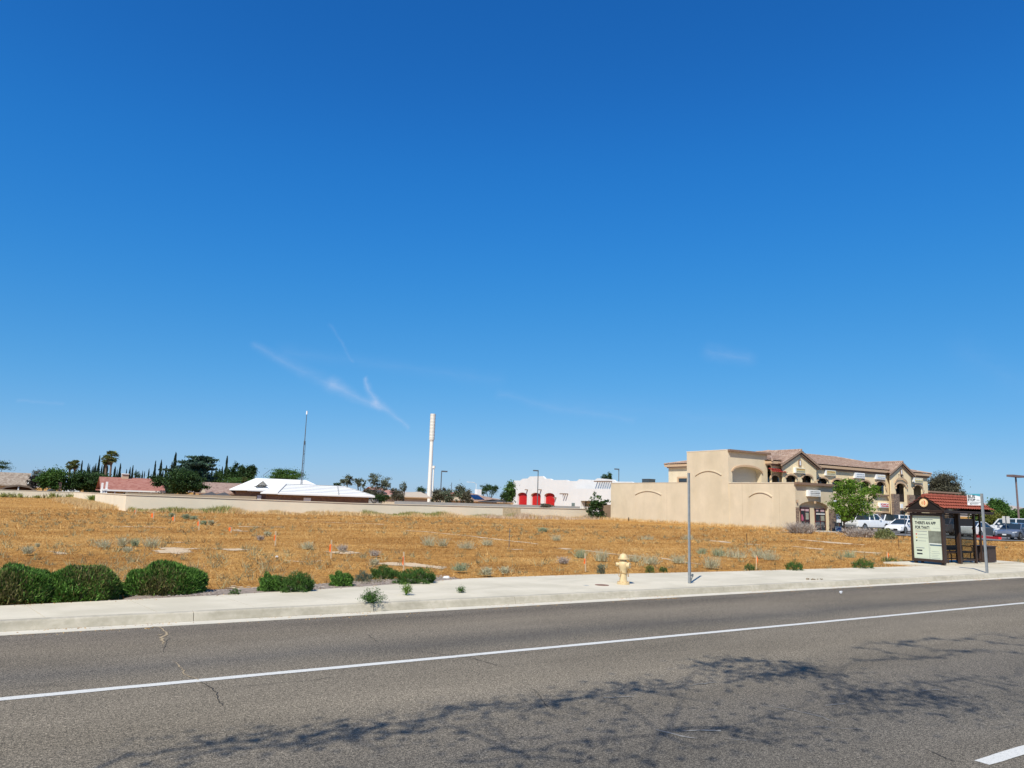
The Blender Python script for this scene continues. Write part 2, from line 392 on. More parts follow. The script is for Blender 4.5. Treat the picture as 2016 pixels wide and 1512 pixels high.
# ================================================================== SETTING
def axis(segs):
    a = []
    for s0, s1, d in segs: a += list(np.arange(s0, s1, d))
    return np.array(a+[segs[-1][1]])
xs = axis([(-15000, -1000, 3500), (-1000, -60, 235), (-60, -12, 6), (-12, 72, .6), (72, 132, 6), (132, 1000, 217), (1000, 15000, 3500)])
ys = axis([(-15000, -1000, 3500), (-1000, -20, 245), (-20, 13.4, 8.35), (13.4, 13.6, .2), (13.6, 82, .6), (82, 200, 6), (200, 1000, 200), (1000, 15000, 3500)])
def fieldz(X, Y):
    z = -.03+.022*np.sin(X*.37+Y*.21)*np.sin(Y*.31-X*.13)-.022+.012*np.sin(X*1.9+1.3*np.sin(Y*1.1))*np.sin(Y*2.3)-.012
    bank = np.clip((X-54)/7, 0, 1)*np.clip((Y-40)/5, 0, 1)*np.clip((62.5-X)/.1, 0, 1); z = z+bank*.12
    z = np.where((Y > 86) & (X > 7) | (Y > 163), -.75, z)
    return np.where(Y < 13.55, -.35, z)
XX, YY = np.meshgrid(xs, ys); ZZ = fieldz(XX, YY)
me = bpy.data.meshes.new('ground'); nx, ny = len(xs), len(ys)
idx = np.arange(nx*ny).reshape(ny, nx)
q = np.stack([idx[:-1, :-1], idx[:-1, 1:], idx[1:, 1:], idx[1:, :-1]], -1).reshape(-1, 4)
me.from_pydata(np.stack([XX, YY, ZZ], -1).reshape(-1, 3).tolist(), [], q.tolist())
for p in me.polygons: p.use_smooth = True
ground = bpy.data.objects.new('ground', me); COL.objects.link(ground); tag(ground, kind='structure')
mt, t, b = newmat('dry field')
c1 = ramp(t, noise(t, .20, 8, .7, (.55, 1.15, 1), 1.2), [(.34, (.35, .170, .046)), (.48, (.44, .228, .064)), (.60, (.52, .29, .09)), (.74, (.58, .39, .165))])
c2 = ramp(t, noise(t, 3.2, 6, .75), [(.36, (.55, .52, .48)), (.5, (.98, .98, .98)), (.64, (1.28, 1.28, 1.24))])
c3 = ramp(t, noise(t, 17, 4, .8), [(.38, (.50, .47, .45)), (.52, (1, 1, 1)), (.66, (1.35, 1.35, 1.3))])
cc = mixc(t, 1.0, mixc(t, .8, c1, c2, 'MULTIPLY'), c3, 'MULTIPLY')
sand = ramp(t, noise(t, .35, 6, .7, (.25, 1.6, 1)), [(.66, (0, 0, 0)), (.72, (1, 1, 1))])
cc = mixc(t, sand, cc, (.50, .40, .27))
lk(t, cc, b.inputs['Base Color']); b.inputs['Roughness'].default_value = 1; b.inputs['Specular IOR Level'].default_value = .05
bp = N('ShaderNodeBump', t); bp.inputs['Strength'].default_value = .8; bp.inputs['Distance'].default_value = .05
lk(t, noise(t, 12, 6, .8), bp.inputs['Height']); lk(t, bp.outputs[0], b.inputs['Normal'])
me.materials.append(mt)

# asphalt road
mt, t, b = newmat('asphalt')
base = ramp(t, noise(t, .55, 7, .6, (.3, 1.4, 1)), [(.3, (.130, .115, .094)), (.7, (.186, .164, .134))])
g1 = ramp(t, noise(t, 95, 3, .8), [(.38, (.30, .30, .31)), (.5, (.88, .88, .88)), (.62, (2.0, 1.95, 1.85))])
g2 = ramp(t, noise(t, 34, 4, .8), [(.38, (.62, .62, .62)), (.62, (1.38, 1.38, 1.36))])
cy = N('ShaderNodeTexCoord', t); sy = N('ShaderNodeSeparateXYZ', t); lk(t, cy.outputs['Object'], sy.inputs[0])
wob = N('ShaderNodeMath', t, operation='MULTIPLY_ADD'); lk(t, noise(t, .25, 4, .6), wob.inputs[0]); wob.inputs[1].default_value = .9; lk(t, sy.outputs[1], wob.inputs[2])
mr = N('ShaderNodeMapRange', t); mr.inputs[1].default_value = -12; mr.inputs[2].default_value = 13; lk(t, wob.outputs[0], mr.inputs[0])
P_ = lambda Y: (Y+.45+12)/25
tr_ = ramp(t, mr.outputs[0], [(0, (1, 1, 1)), (P_(2.6), (1.02, 1.0, .96)), (P_(4.4), (.80, .81, .83)), (P_(5.6), (.86, .86, .87)), (P_(7.4), (1.20, 1.16, 1.08)), (P_(9.3), (1.08, 1.05, 1.0)), (P_(9.95), (.76, .77, .80)), (P_(10.6), (1.04, 1.01, .97)), (P_(11.4), (1.12, 1.07, 1.0)), (P_(12.3), (.84, .81, .79)), (1, (.92, .9, .9))])
cc = mixc(t, 1.0, mixc(t, 1.0, mixc(t, 1.0, base, g1, 'MULTIPLY'), g2, 'MULTIPLY'), tr_, 'MULTIPLY')
lk(t, cc, b.inputs['Base Color']); b.inputs['Roughness'].default_value = .95; b.inputs['Specular IOR Level'].default_value = .08
bp = N('ShaderNodeBump', t); bp.inputs['Strength'].default_value = .55; bp.inputs['Distance'].default_value = .006
lk(t, noise(t, 80, 3, .7), bp.inputs['Height']); lk(t, bp.outputs[0], b.inputs['Normal'])
ASPH = mt
tag(MB().add([(-400, -14, -.15), (600, -14, -.15), (600, 13.02, -.15), (-400, 13.02, -.15)], [(0, 1, 2, 3)]).build('road', ASPH), kind='structure')

def wear(name, col, hole=.36):
    mt, t, b = newmat(name); lk(t, ramp(t, noise(t, 30, 4, .7), [(.3, sc(col, .86)), (.7, col)]), b.inputs['Base Color']); b.inputs['Roughness'].default_value = .7
    tr = N('ShaderNodeBsdfTransparent', t); ms = N('ShaderNodeMixShader', t); lk(t, ramp(t, noise(t, 70, 4, .8), [(hole-.03, (0, 0, 0)), (hole+.03, (1, 1, 1))]), ms.inputs[0])
    o = t.nodes['Material Output']; lk(t, tr.outputs[0], ms.inputs[1]); lk(t, b.outputs[0], ms.inputs[2]); lk(t, ms.outputs[0], o.inputs[0]); return mt
LINEM = wear('lane paint', (.64, .62, .56), .37)
mk = MB()
xq = np.arange(-60, 200, .3)
def strip(xa, ya, w, z, jit=.006):
    vs = []; fs = []
    for i, x in enumerate(xa):
        vs += [(x, ya-w/2+random.uniform(-jit, jit), z), (x, ya+w/2+random.uniform(-jit, jit), z)]
        if i: fs.append((2*i-2, 2*i, 2*i+1, 2*i-1))
    return MB().add(vs, fs)
tag(strip(xq, 9.02, .125, -.1455).build('lane_line', LINEM), kind='structure')
dash = MB()
for x0 in (-35.9, -21.3, -7.65, 6.95, 21.6, 36.2, 50.8, 65.4):
    s_ = strip(np.arange(x0, x0+3.2, .2), 3.46, .125, -.1455); dash.add(s_.v, s_.f)
tag(dash.build('lane_dashes', LINEM), kind='structure')

# cracks in the asphalt: thin tar-dark ribbons
CRK = mat('open crack', (.03, .028, .026), .9); DUST = mat('sandy crack fill', (.34, .26, .16), .95, .2, 20)
def crack(pts, w, mb, z=-.1452):
    P = [G(x, y, -.15) for x, y in pts]; q = []
    for a, b2 in zip(P[:-1], P[1:]):
        n = max(2, int((b2-a).length/.06))
        for i in range(n):
            q.append(a.lerp(b2, i/n)+Vector((random.uniform(-.018, .018), random.uniform(-.018, .018), 0)))
    q.append(P[-1]); vs = []; fs = []
    for i, p in enumerate(q):
        d = (q[min(i+1, len(q)-1)]-q[max(0, i-1)]).normalized(); s = Vector((-d.y, d.x, 0))*w*random.uniform(.3, 1)*.5*(1-.75*abs(2*i/len(q)-1)**3)
        vs += [(p.x-s.x, p.y-s.y, z), (p.x+s.x, p.y+s.y, z)]
        if i: fs.append((2*i-2, 2*i, 2*i+1, 2*i-1))
    mb.add(vs, fs)
cm = MB()
for pts, w in [([(392, 1341), (412, 1353), (424, 1361), (430, 1375), (438, 1390)], .016), ([(424, 1362), (445, 1357), (470, 1352), (520, 1348), (600, 1341), (690, 1330)], .010), ([(720, 1248), (735, 1258), (745, 1266)], .012), ([(800, 1278), (870, 1289), (930, 1296), (975, 1309), (1000, 1316)], .012), ([(880, 1289), (1010, 1290), (1100, 1279), (1235, 1268)], .008), ([(1378, 1249), (1410, 1253), (1460, 1258)], .010), ([(1035, 1355), (1052, 1358), (1062, 1372), (1072, 1386), (1085, 1395)], .014), ([(1820, 1475), (1850, 1488), (1880, 1500)], .012), ([(0, 1360), (60, 1352), (160, 1350)], .006), ([(335, 1255), (325, 1270), (322, 1285)], .01)]:
    crack(pts, w, cm)
tag(cm.build('road_cracks', CRK), kind='structure')
cm = MB()
for pts, w in [([(315, 1235), (330, 1248), (318, 1256), (322, 1268)], .05), ([(340, 1300), (345, 1305), (358, 1316), (365, 1328), (375, 1333), (392, 1340)], .02), ([(300, 1234), (318, 1235)], .06), ([(322, 1248), (312, 1251)], .07)]:
    crack(pts, w, cm, -.1448)
tag(cm.build('crack_sand', DUST), kind='structure')
cm = MB()
for pts, w in [([(1185, 1375), (1215, 1373), (1246, 1372)], .03), ([(1355, 1351), (1400, 1345), (1412, 1344)], .03), ([(1290, 1436), (1330, 1447), (1372, 1455)], .04), ([(1500, 1390), (1560, 1398), (1610, 1410), (1645, 1422)], .025), ([(1335, 1441), (1380, 1438), (1420, 1440)], .05), ([(1430, 1455), (1470, 1459)], .03), ([(1620, 1390), (1665, 1386)], .03), ([(1560, 1430), (1700, 1436)], .012), ([(1810, 1362), (1850, 1358)], .03)]:
    crack(pts, w, cm, -.1446)
tag(cm.build('road_scuffs', mat('pale scuff', (.21, .20, .18), .9, .3, 30)), kind='structure')

# gutter, kerb, sidewalk
KERBM = mat('kerb concrete', (.485, .432, .335), .92, .09, 1.5, .12, bscale=60)
stain(KERBM, 1.1, .82, (1, 1, 3)); stain(KERBM, 9, .9)
GUTM = mat('gutter concrete', (.55, .505, .415), .9, .08, 3, .1)
def sweep(prof, x0, x1, n, name, m):
    vs = []; fs = []; k = len(prof)
    for i in range(n+1):
        x = x0+(x1-x0)*i/n
        vs += [(x, y, z) for y, z in prof]
        if i: fs += [((i-1)*k+j, i*k+j, i*k+j+1, (i-1)*k+j+1) for j in range(k-1)]
    o = MB().add(vs, fs).build(name, m); tag(o, kind='structure'); return o
sweep([(12.76, -.16), (12.77, -.140), (12.985, -.135)], -120, 400, 60, 'gutter', GUTM)
kp = [(12.985, -.16), (12.99, -.13), (13.035, -.018), (13.045, -.006), (13.06, .001), (13.2, .002), (13.2, -.05)]
xj = [2.27-3.05*4+3.05*i for i in range(28)]
vs = MB()
for i in range(len(xj)):
    a = xj[i]-3.05+.005 if i else -60; bb = xj[i]-.005
    k = len(kp); vs.add([(a, y, z) for y, z in kp]+[(bb, y, z) for y, z in kp], [(j, j+k, j+1+k, j+1) for j in range(k-1)]+[tuple(range(k)), tuple(range(2*k-1, k-1, -1))])
tag(vs.build('kerb', KERBM), kind='structure')
tag(MB().box(-60, 90, 13.06, 13.19, -.2, -.012).build('kerb_core', mat('dark joint concrete', (.30, .28, .23), .95)), kind='structure')  # darker concrete showing between the kerb pieces
back = [(-60, 14.7), (-.4, 14.72), (3.1, 15.02), (5.9, 15.5), (7.6, 15.95), (9.2, 16.45), (12.8, 16.47), (18, 16.12), (28.5, 15.85), (36, 15.7), (90, 15.7)]
def backy(x):
    for (xa, ya), (xb, yb) in zip(back[:-1], back[1:]):
        if xa <= x <= xb: return ya+(yb-ya)*(x-xa)/(xb-xa)
SIDEM = mat('sidewalk concrete', (.59, .525, .40), .9, .06, .8, .12, bscale=70)
stain(SIDEM, .9, .88, (.6, 1, 1)); stain(SIDEM, 14, .92, None, .30, .42)
sw = MB(); jx = [-60]+[round(-1.27+1.52*i-1.52*8, 3) for i in range(60) if -1.27+1.52*(i-8) < 88]+[90]
for a, b2 in zip(jx[:-1], jx[1:]):
    inner = [x for x, _ in back if a+.03 < x < b2-.03]
    X = [a+.005]+inner+[b2-.005]; top = [(x, 13.206, .0) for x in X]+[(x-.28*(x > -50 and x < 89), backy(x-.28*(x > -50)), .0) for x in reversed(X)]
    n = len(top); sw.add(top+[(x, y, -.1) for x, y, z in top], [tuple(range(n))]+[(i, i+n, (i+1) % n+n, (i+1) % n) for i in range(n)])
tag(sw.build('sidewalk', SIDEM), kind='structure')
jb = [(x, y-.03, -.014) for x, y in back]; tag(MB().add([(90, 13.19, -.014), (-60, 13.19, -.014)]+jb, [tuple(range(len(jb)+2))]).build('sidewalk_joints', mat('dark joint concrete', (.30, .28, .23), .95)), kind='structure')  # sheet of the same darker concrete under the slab joints
# bus pad behind the walk
tag(MB().box(28.55, 36.2, 15.8, 17.45, -.1, .012).build('bus_pad', SIDEM), kind='structure')
# planter strip: grey gravel
GRAV = mat('grey gravel', (.27, .215, .17), .98, .35, 9, .8, bscale=40)
def patch(pts, name, m, z=-.02, rough=.12, seg=8, kind='structure', lift=True):
    P = [Vector(p) for p in pts]; q = []
    for a, b2 in zip(P, P[1:]+P[:1]):
        for i in range(seg): q.append(a.lerp(b2, i/seg)+Vector((random.uniform(-rough, rough), random.uniform(-rough, rough)*.6, 0)))
    o = MB().add([(p.x, p.y, z+(.0)) for p in q], [tuple(range(len(q)))]).build(name, m); return tag(o, kind=kind)
patch([(1.2, 14.75, 0), (3.2, 15.0, 0), (5.8, 15.45, 0), (7.6, 15.95, 0), (9.0, 16.4, 0), (8.8, 17.0, 0), (6.8, 16.9, 0), (4.9, 16.2, 0), (2.0, 15.9, 0)], 'gravel_strip', GRAV, -.012, .06)
SANDM = mat('bare sandy earth', (.54, .40, .25), .98, .10, 3, .3, bscale=20)
def gp(*pts): return [G(x, y) for x, y in pts]
BARE = []
def inpoly(px, py, poly):
    c = np.zeros(len(px), bool); n = len(poly)
    for i in range(n):
        (x1, y1), (x2, y2) = poly[i], poly[(i+1) % n]
        if y1 == y2: continue
        w = ((y1 > py) != (y2 > py)) & (px < (x2-x1)*(py-y1)/(y2-y1)+x1); c ^= w
    return c
def soil(poly, name, m, cell=.14, jk=1):
    P_ = np.array(poly); x0, y0 = P_.min(0)-.3; x1, y1 = P_.max(0)+.3
    gx_, gy_ = np.meshgrid(np.arange(x0, x1, cell), np.arange(y0, y1, cell)); gx_ = gx_.ravel(); gy_ = gy_.ravel()
    jx_ = gx_+jk*(.16*np.sin(gx_*5.3+gy_*3.1)+RNG.normal(size=len(gx_))*.05); jy_ = gy_+jk*(.16*np.sin(gy_*6.1-gx_*4.3)+RNG.normal(size=len(gx_))*.05)
    k_ = inpoly(jx_, jy_, poly); gx_, gy_ = gx_[k_], gy_[k_]
    if not len(gx_): return
    h_ = cell*.5; V = np.stack([np.stack([gx_+a*h_, gy_+b_*h_, fieldz(gx_+a*h_, gy_+b_*h_)+.012], 1) for a, b_ in ((-1, -1), (1, -1), (1, 1), (-1, 1))], 1)
    me = bpy.data.meshes.new(name); key = {}; vs = []; fs = []
    for q4 in V:
        f = []
        for v in q4:
            kk = (round(float(v[0]), 3), round(float(v[1]), 3))
            if kk not in key: key[kk] = len(vs); vs.append(tuple(map(float, v)))
            f.append(key[kk])
        fs.append(tuple(f))
    me.from_pydata(vs, [], fs); me.materials.append(m); o = bpy.data.objects.new(name, me); COL.objects.link(o); return tag(o, kind='structure')
for k, pts in enumerate([[(300, 1086), (322, 1075), (385, 1079), (372, 1083), (360, 1089), (335, 1087)], [(424, 1078), (470, 1077), (490, 1081), (465, 1083), (440, 1080)], [(88, 1081), (128, 1083), (118, 1086), (102, 1085)], [(318, 1064), (355, 1063.5), (350, 1065.5)], [(648, 1083), (703, 1083), (700, 1087), (660, 1086)], [(745, 1104), (800, 1103), (880, 1113), (885, 1116), (840, 1111), (760, 1108)], [(455, 1040), (490, 1044), (470, 1045)], [(420, 1158), (500, 1150), (520, 1160), (500, 1168), (425, 1170)], [(1005, 1078), (1030, 1079), (1020, 1081)], [(1560, 1060), (1650, 1066), (1700, 1071), (1640, 1068), (1600, 1064)], [(1560, 1074), (1620, 1078), (1615, 1080)], [(1375, 1059), (1440, 1065), (1430, 1067)], [(1650, 1081), (1740, 1086), (1735, 1087.5)], [(1467, 1069), (1500, 1070), (1488, 1071.5)], [(1085, 1077), (1120, 1077), (1118, 1079)]]):
    P = gp(*pts); BARE.append([(p.x, p.y) for p in P]); soil(BARE[-1], 'bare_patch', SANDM, .08 if pts[0][1] > 1056 else .2)
def dtrack(pts, w, k=40):
    P = gp(*pts); q = []
    for a, b2 in zip(P[:-1], P[1:]):
        for i in range(k): q.append(a.lerp(b2, i/k))
    vs = []; fs = []
    for i, p in enumerate(q):
        d = (q[min(i+1, len(q)-1)]-q[max(0, i-1)]).normalized(); s = Vector((-d.y, d.x, 0))*w*random.uniform(.5, .9)
        vs += [(p.x-s.x, p.y-s.y, -.006), (p.x+s.x, p.y+s.y, -.006)]
        if i: fs.append((2*i-2, 2*i, 2*i+1, 2*i-1))
    BARE.append([(v[0], v[1]) for v in vs[0::2]]+[(v[0], v[1]) for v in reversed(vs[1::2])])
    return BARE[-1]
for pts, w in [([(800, 1043), (850, 1046), (920, 1053), (1000, 1063), (1060, 1069)], .22), ([(1150, 1081), (1200, 1087), (1260, 1093)], .2), ([(1300, 1096), (1345, 1104), (1385, 1108)], .14), ([(470, 1035), (560, 1036)], .3), ([(560, 1100), (600, 1102), (640, 1101)], .05), ([(1555, 1073), (1640, 1081), (1700, 1084)], .14), ([(220, 1033), (330, 1036)], .25), ([(600, 1025), (760, 1031)], .3)]:
    soil(dtrack(pts, w), 'dirt_track', SANDM, .08, .35)
# parking lot, walk in front of the store, pale bank along the wall
tag(MB().add([(66.5, 31, .006), (140, 20, .006), (140, 70, .006), (66.5, 54.6, .006)], [(0, 1, 2, 3)]).build('parking_lot', mat('parking asphalt', (.16, .155, .15), .9, .12, .5, .2)), kind='structure')
tag(MB().box(61.6, 69.8, 45.0, 46.9, -.1, .03).build('store_walk', CONC), kind='structure')
patch([(61.9, 46.9, 0), (61.9, 77, 0), (59.6, 77, 0), (58.8, 66, 0), (59.0, 55, 0), (59.8, 45.5, 0)], 'wall_bank', mat('pale bank soil', (.62, .46, .27), .98, .22, 1.5, .5, bscale=12), .0, .25, 12)
# hills
HM = mat('desert hills', (.40, .345, .30), 1, .12, .002)
hv = []; hf = []; ii = 0
hx = np.linspace(-2500, 16000, 240)
for i, x in enumerate(hx):
    r = 80+45*sin(x*.0009+1)+25*sin(x*.0031)+12*sin(x*.011)+7*random.random(); r *= min(1, max(.25, (x+2500)/9000)); y0 = 5200-x*.25
    for j, (dy, hz) in enumerate([(0, -3), (250, .25), (600, .62), (900, .88), (1200, 1), (2500, -.02)]):
        hv.append((x, y0+dy, r*hz*(1+.12*sin(x*.013+j*2)) if hz > 0 else -3))
    if i: hf += [((i-1)*6+j, i*6+j, i*6+j+1, (i-1)*6+j+1) for j in range(5)]
tag(MB().add(hv, hf).build('hills', HM, smooth=True), kind='structure')

# ================================================================== FIELD GRASS (stuff)
def inpoly(px, py, poly):
    c = np.zeros(len(px), bool); n = len(poly)
    for i in range(n):
        (x1, y1), (x2, y2) = poly[i], poly[(i+1) % n]
        if y1 == y2: continue
        w = ((y1 > py) != (y2 > py)) & (px < (x2-x1)*(py-y1)/(y2-y1)+x1); c ^= w
    return c
GRASSM = leafmat('dry stubble', [(.26, .12, .038), (.40, .20, .058), (.48, .26, .078), (.66, .44, .18), (.35, .20, .075)], .12, .9)
gt = GRASSM.node_tree; rn = [n for n in gt.nodes if n.type == 'VALTORGB'][0]
gm_ = ramp(gt, noise(gt, .20, 8, .7, (.55, 1.15, 1), 1.2), [(.34, (.76, .72, .68)), (.46, (.92, .90, .87)), (.55, (1.05, 1.06, 1.07)), (.68, (1.2, 1.28, 1.4))])
go_ = mixc(gt, 1.0, rn.outputs[0], gm_, 'MULTIPLY')
for n_ in gt.nodes:
    if n_.type == 'BSDF_PRINCIPLED': lk(gt, go_, n_.inputs['Base Color'])
    if n_.type == 'BSDF_TRANSLUCENT': lk(gt, go_, n_.inputs[0])
n = 620000
dist = 14+66*(RNG.random(n)**2.1); far_ = RNG.random(n) < .07; dist = np.where(far_, 78+85*RNG.random(n), dist); a0 = YAW+radians(-41)+radians(82)*RNG.random(n)
gx = dist*np.sin(a0); gy = dist*np.cos(a0)
keep = ((gy < 79) | ((gx < 4.5) & (gy < 159.5))) & (gy > 14.4) & (gx < 66)
by = np.interp(gx, [q[0] for q in back], [q[1] for q in back]); keep &= gy > by+.02
keep &= ~((gx > 28.4) & (gx < 36.3) & (gy < 17.5)) & ~((gx > 61.7) & (gy > 44.9))
strip_ = (gx > .5) & (gx < 9) & (gy < np.interp(gx, [.5, 2, 5, 7, 9], [15.7, 15.9, 16.2, 16.9, 17.0])); keep &= ~(strip_ & (RNG.random(n) < .93))
for bpoly in BARE: keep &= ~inpoly(gx, gy, bpoly)
nz_ = np.sin(gx*.9+2*np.sin(gy*.7))*np.sin(gy*1.3+1.5*np.sin(gx*.5)); keep &= RNG.random(n) < .75+.25*nz_
gx, gy, dist = gx[keep], gy[keep], dist[keep]
P = np.stack([gx, gy, fieldz(gx, gy)-.005], 1)
clump_ = np.sin(gx*2.3+3*np.sin(gy*1.1))*np.sin(gy*2.9+2*np.sin(gx*.8)) > .35
hh = (.014+.0006*dist)*(1+1.3*clump_)*(1+1.6*(RNG.random(len(gx)) < .05)); ww = .0055+.00036*dist
tag(npmesh('dry_grass', blades(P, hh, ww, .9), 3, GRASSM), 'short orange brown dead grass covering the empty lot', 'grass', kind='stuff')
# small scattered weeds in the stubble
nc = 2600; dc = 15+62*RNG.random(nc)**1.6; ac = YAW+radians(-41)+radians(82)*RNG.random(nc); cx_ = dc*np.sin(ac); cy_ = dc*np.cos(ac)
k_ = (cy_ < 78) & (cy_ > np.interp(cx_, [q[0] for q in back], [q[1] for q in back])+.3) & (cx_ < 61) & ~((cx_ > 28) & (cx_ < 36.5) & (cy_ < 17.8)) & ((np.sin(cx_*.23+1)+np.sin(cy_*.31+cx_*.1)+RNG.normal(size=nc)*.7) > .2)
for bpoly in BARE: k_ &= ~inpoly(cx_, cy_, bpoly)
cx_, cy_, dc = cx_[k_], cy_[k_], dc[k_]; nc = len(cx_); kb = 16; sz = .05+.10*RNG.random(nc)**2
P = np.stack([np.repeat(cx_, kb)+RNG.normal(size=nc*kb)*np.repeat(sz, kb)*.8, np.repeat(cy_, kb)+RNG.normal(size=nc*kb)*np.repeat(sz, kb)*.8, np.full(nc*kb, -.03)], 1)
tag(npmesh('scattered_weeds', blades(P, np.repeat(sz*1.5+.03, kb), np.repeat(.006+.0004*dc, kb), .8), 3, leafmat('mixed small weeds', [(.16, .10, .055), (.30, .25, .13), (.42, .38, .22), (.24, .25, .12), (.20, .12, .07)], .2, .9)), 'small brown and grey green weeds scattered through the dry grass', 'weeds', kind='stuff')
# taller straw and weeds at the foot of the perimeter walls
def weedband(name, label, m, segs, n, h, w, lean=.35):
    Ps = []; tl = sum(sqrt((b[0]-a[0])**2+(b[1]-a[1])**2) for a, b, _, _ in segs)
    for a, b2, dep, dens in segs:
        k = int(n*dens*sqrt((b2[0]-a[0])**2+(b2[1]-a[1])**2)/tl); t_ = RNG.random(k)
        t_ = t_+.02*np.sin(t_*90)
        dd = np.abs(RNG.normal(size=k))*dep; ex = b2[0]-a[0]; ey = b2[1]-a[1]; L = sqrt(ex*ex+ey*ey)
        Ps.append(np.stack([a[0]+ex*t_+ey/L*dd, a[1]+ey*t_-ex/L*dd, np.full(k, -.05)], 1))
    Ps = np.concatenate(Ps); k = len(Ps)
    hv_ = h*(.55+.45*np.sin(Ps[:, 0]*.9)*np.sin(Ps[:, 0]*.37+2)+.35*RNG.random(k))
    return tag(npmesh(name, blades(Ps, np.maximum(.08, hv_), w, lean), 3, m), label, 'weeds', kind='stuff')
STRAW = leafmat('straw weeds', [(.55, .36, .14), (.70, .48, .22), (.80, .62, .33), (.55, .42, .22)], .35, .9)
GRNW = leafmat('green weeds', [(.18, .19, .05), (.28, .30, .08), (.42, .40, .15)], .35)
PINKW = leafmat('faded stalks', [(.50, .36, .24), (.62, .46, .32), (.50, .42, .32)], .15, .9)
W1 = ((6.9, 78.7), (62, 78.7)); W0 = ((6.7, 78.9), (5.0, 158))
weedband('straw_weeds', 'tall straw coloured dry weeds along the foot of the perimeter wall', STRAW, [(W1[0], W1[1], 1.6, 1), ((62.2, 76), (62.2, 46), .9, .35)], 42000, .40, .06)
weedband('green_weeds', 'patchy green weeds growing against the perimeter wall', GRNW, [((7, 78.6), (16, 78.6), .9, 1.3), ((30, 78.6), (40, 78.6), .7, 1.2), ((44, 78.6), (50, 78.6), .6, .8)], 9000, .48, .07)
weedband('back_weeds', 'mixed green and straw weeds below the far left wall', GRNW, [((5.5, 158.5), (-30, 158.5), 3.5, 1)], 5000, .9, .22)
weedband('back_straw', 'pale straw below the far left wall', STRAW, [((5.5, 158.5), (-30, 158.5), 5, 1), ((4.6, 158), (6.4, 82), 1.1, .9)], 30000, .36, .06)
weedband('faded_stalks', 'faded pinkish stalks below the wall near the gap with the bush', PINKW, [((44, 78), (61, 77.5), 1.5, 1)], 5000, .5, .06)

# ================================================================== NEAR SHRUBS
J_G = leafmat('juniper sprigs', [(.018, .04, .006), (.045, .11, .014), (.095, .21, .03), (.20, .36, .07)], .2)
J_B = leafmat('browned juniper sprigs', [(.04, .055, .012), (.12, .13, .035), (.20, .19, .06), (.16, .11, .06)], .12)
def bush(name, label, c, r, h, m, n, lf, wd, seed, group=None, spike=.35, m2=None, frac2=.3, lump=.10, upb=.5, stem=True):
    """rounded shrub of upright sprigs; c = centre on the ground, r = (rx, ry)"""
    rng = np.random.default_rng(seed); t = thing(name, label, 'shrub', c, group)
    def shell(n, lo):
        d = rdir(n, rng); d[:, 2] = np.abs(d[:, 2]); rad = lo+(1-lo)*rng.random(n)**.5
        lum = 1+lump*(np.sin(d[:, 0]*7+seed)+np.sin(d[:, 1]*8+2*seed)+np.sin(d[:, 2]*9+d[:, 0]*5))
        s = np.sign(d); e = np.abs(d)**.8*s
        return np.stack([c[0]+e[:, 0]*r[0]*rad*lum, c[1]+e[:, 1]*r[1]*rad*lum, c[2]+e[:, 2]*h*rad*lum*.93], 1), d
    Q, d = shell(n, .72); Q[:, 2] = np.maximum(Q[:, 2], c[2]+.01)
    up = d*(1-upb)+np.array([0, 0, upb])+rng.normal(size=d.shape)*spike*.6; up /= np.linalg.norm(up, axis=1)[:, None]
    side = np.cross(up, rdir(n, rng)); side /= np.linalg.norm(side, axis=1)[:, None]
    L = (lf*(.5+rng.random(n)))[:, None]; wv = wd*(.6+.8*rng.random(n))[:, None]
    V = np.stack([Q-up*L*.5, Q+side*wv, Q+up*L*.5, Q-side*wv], 1)
    if m2:
        patchy = (np.sin(Q[:, 0]*3.1+seed)+np.sin(Q[:, 1]*4+seed*2)+rng.normal(size=n)*.5) > (1.75-2.2*frac2)
        npmesh('foliage', V[~patchy], 4, m, t); npmesh('browned_foliage', V[patchy], 4, m2, t)
    else: npmesh('foliage', V, 4, m, t)
    mb = MB()
    for i in range(14):
        q = 2*pi*i/14+rng.random()*.4; rr = .3+.5*rng.random()
        mb.tube([Vector(c)+Vector((0, 0, -.02)), Vector(c)+Vector((cos(q)*r[0]*rr*.6, sin(q)*r[1]*rr*.6, h*.35)), Vector(c)+Vector((cos(q)*r[0]*rr, sin(q)*r[1]*rr, h*(.55+.3*rng.random())))], [.018*max(.4, h), .012*max(.4, h), .005], 5)
    mb.build('stem', BARK, t); return t
def seenbush(px0, px1, ybase, ytop, depth=.8):
    a, b2 = G(px0, ybase), G(px1, ybase); c = (a+b2)/2; wid = (b2-a).dot(Vector((cos(YAW), -sin(YAW), 0))); rx = abs(wid)/2
    back_ = Vector((c.x, c.y, 0)).normalized()*rx*depth; cc = c+back_; top = atY((px0+px1)/2, ytop, cc.y)
    return (cc.x, cc.y, -.02), (rx, rx*depth+.05), max(.1, top.z+.02)
big = 'large clipped evergreen shrubs beside the sidewalk'
for a, lab, sd, f2, mm in [((-45, 105, 1188, 1114, .8), 'browning low shrub cut off by the left edge, behind the sidewalk', 3, .62, J_B), ((78, 240, 1183, 1111, .72), 'broad dark green shrub in the middle of the three big ones', 5, .06, J_G), ((236, 406, 1171, 1106, .72), 'rounded dark green shrub with browned top, rightmost of the three big ones', 8, .18, J_G)]:
    c, r, h = seenbush(*a); bush('low_shrub', lab, c, (r[0]*.97, r[1]), h, J_G, 26000, .10, .0095, sd, big, m2=J_B, frac2=f2, lump=.05, spike=.55)
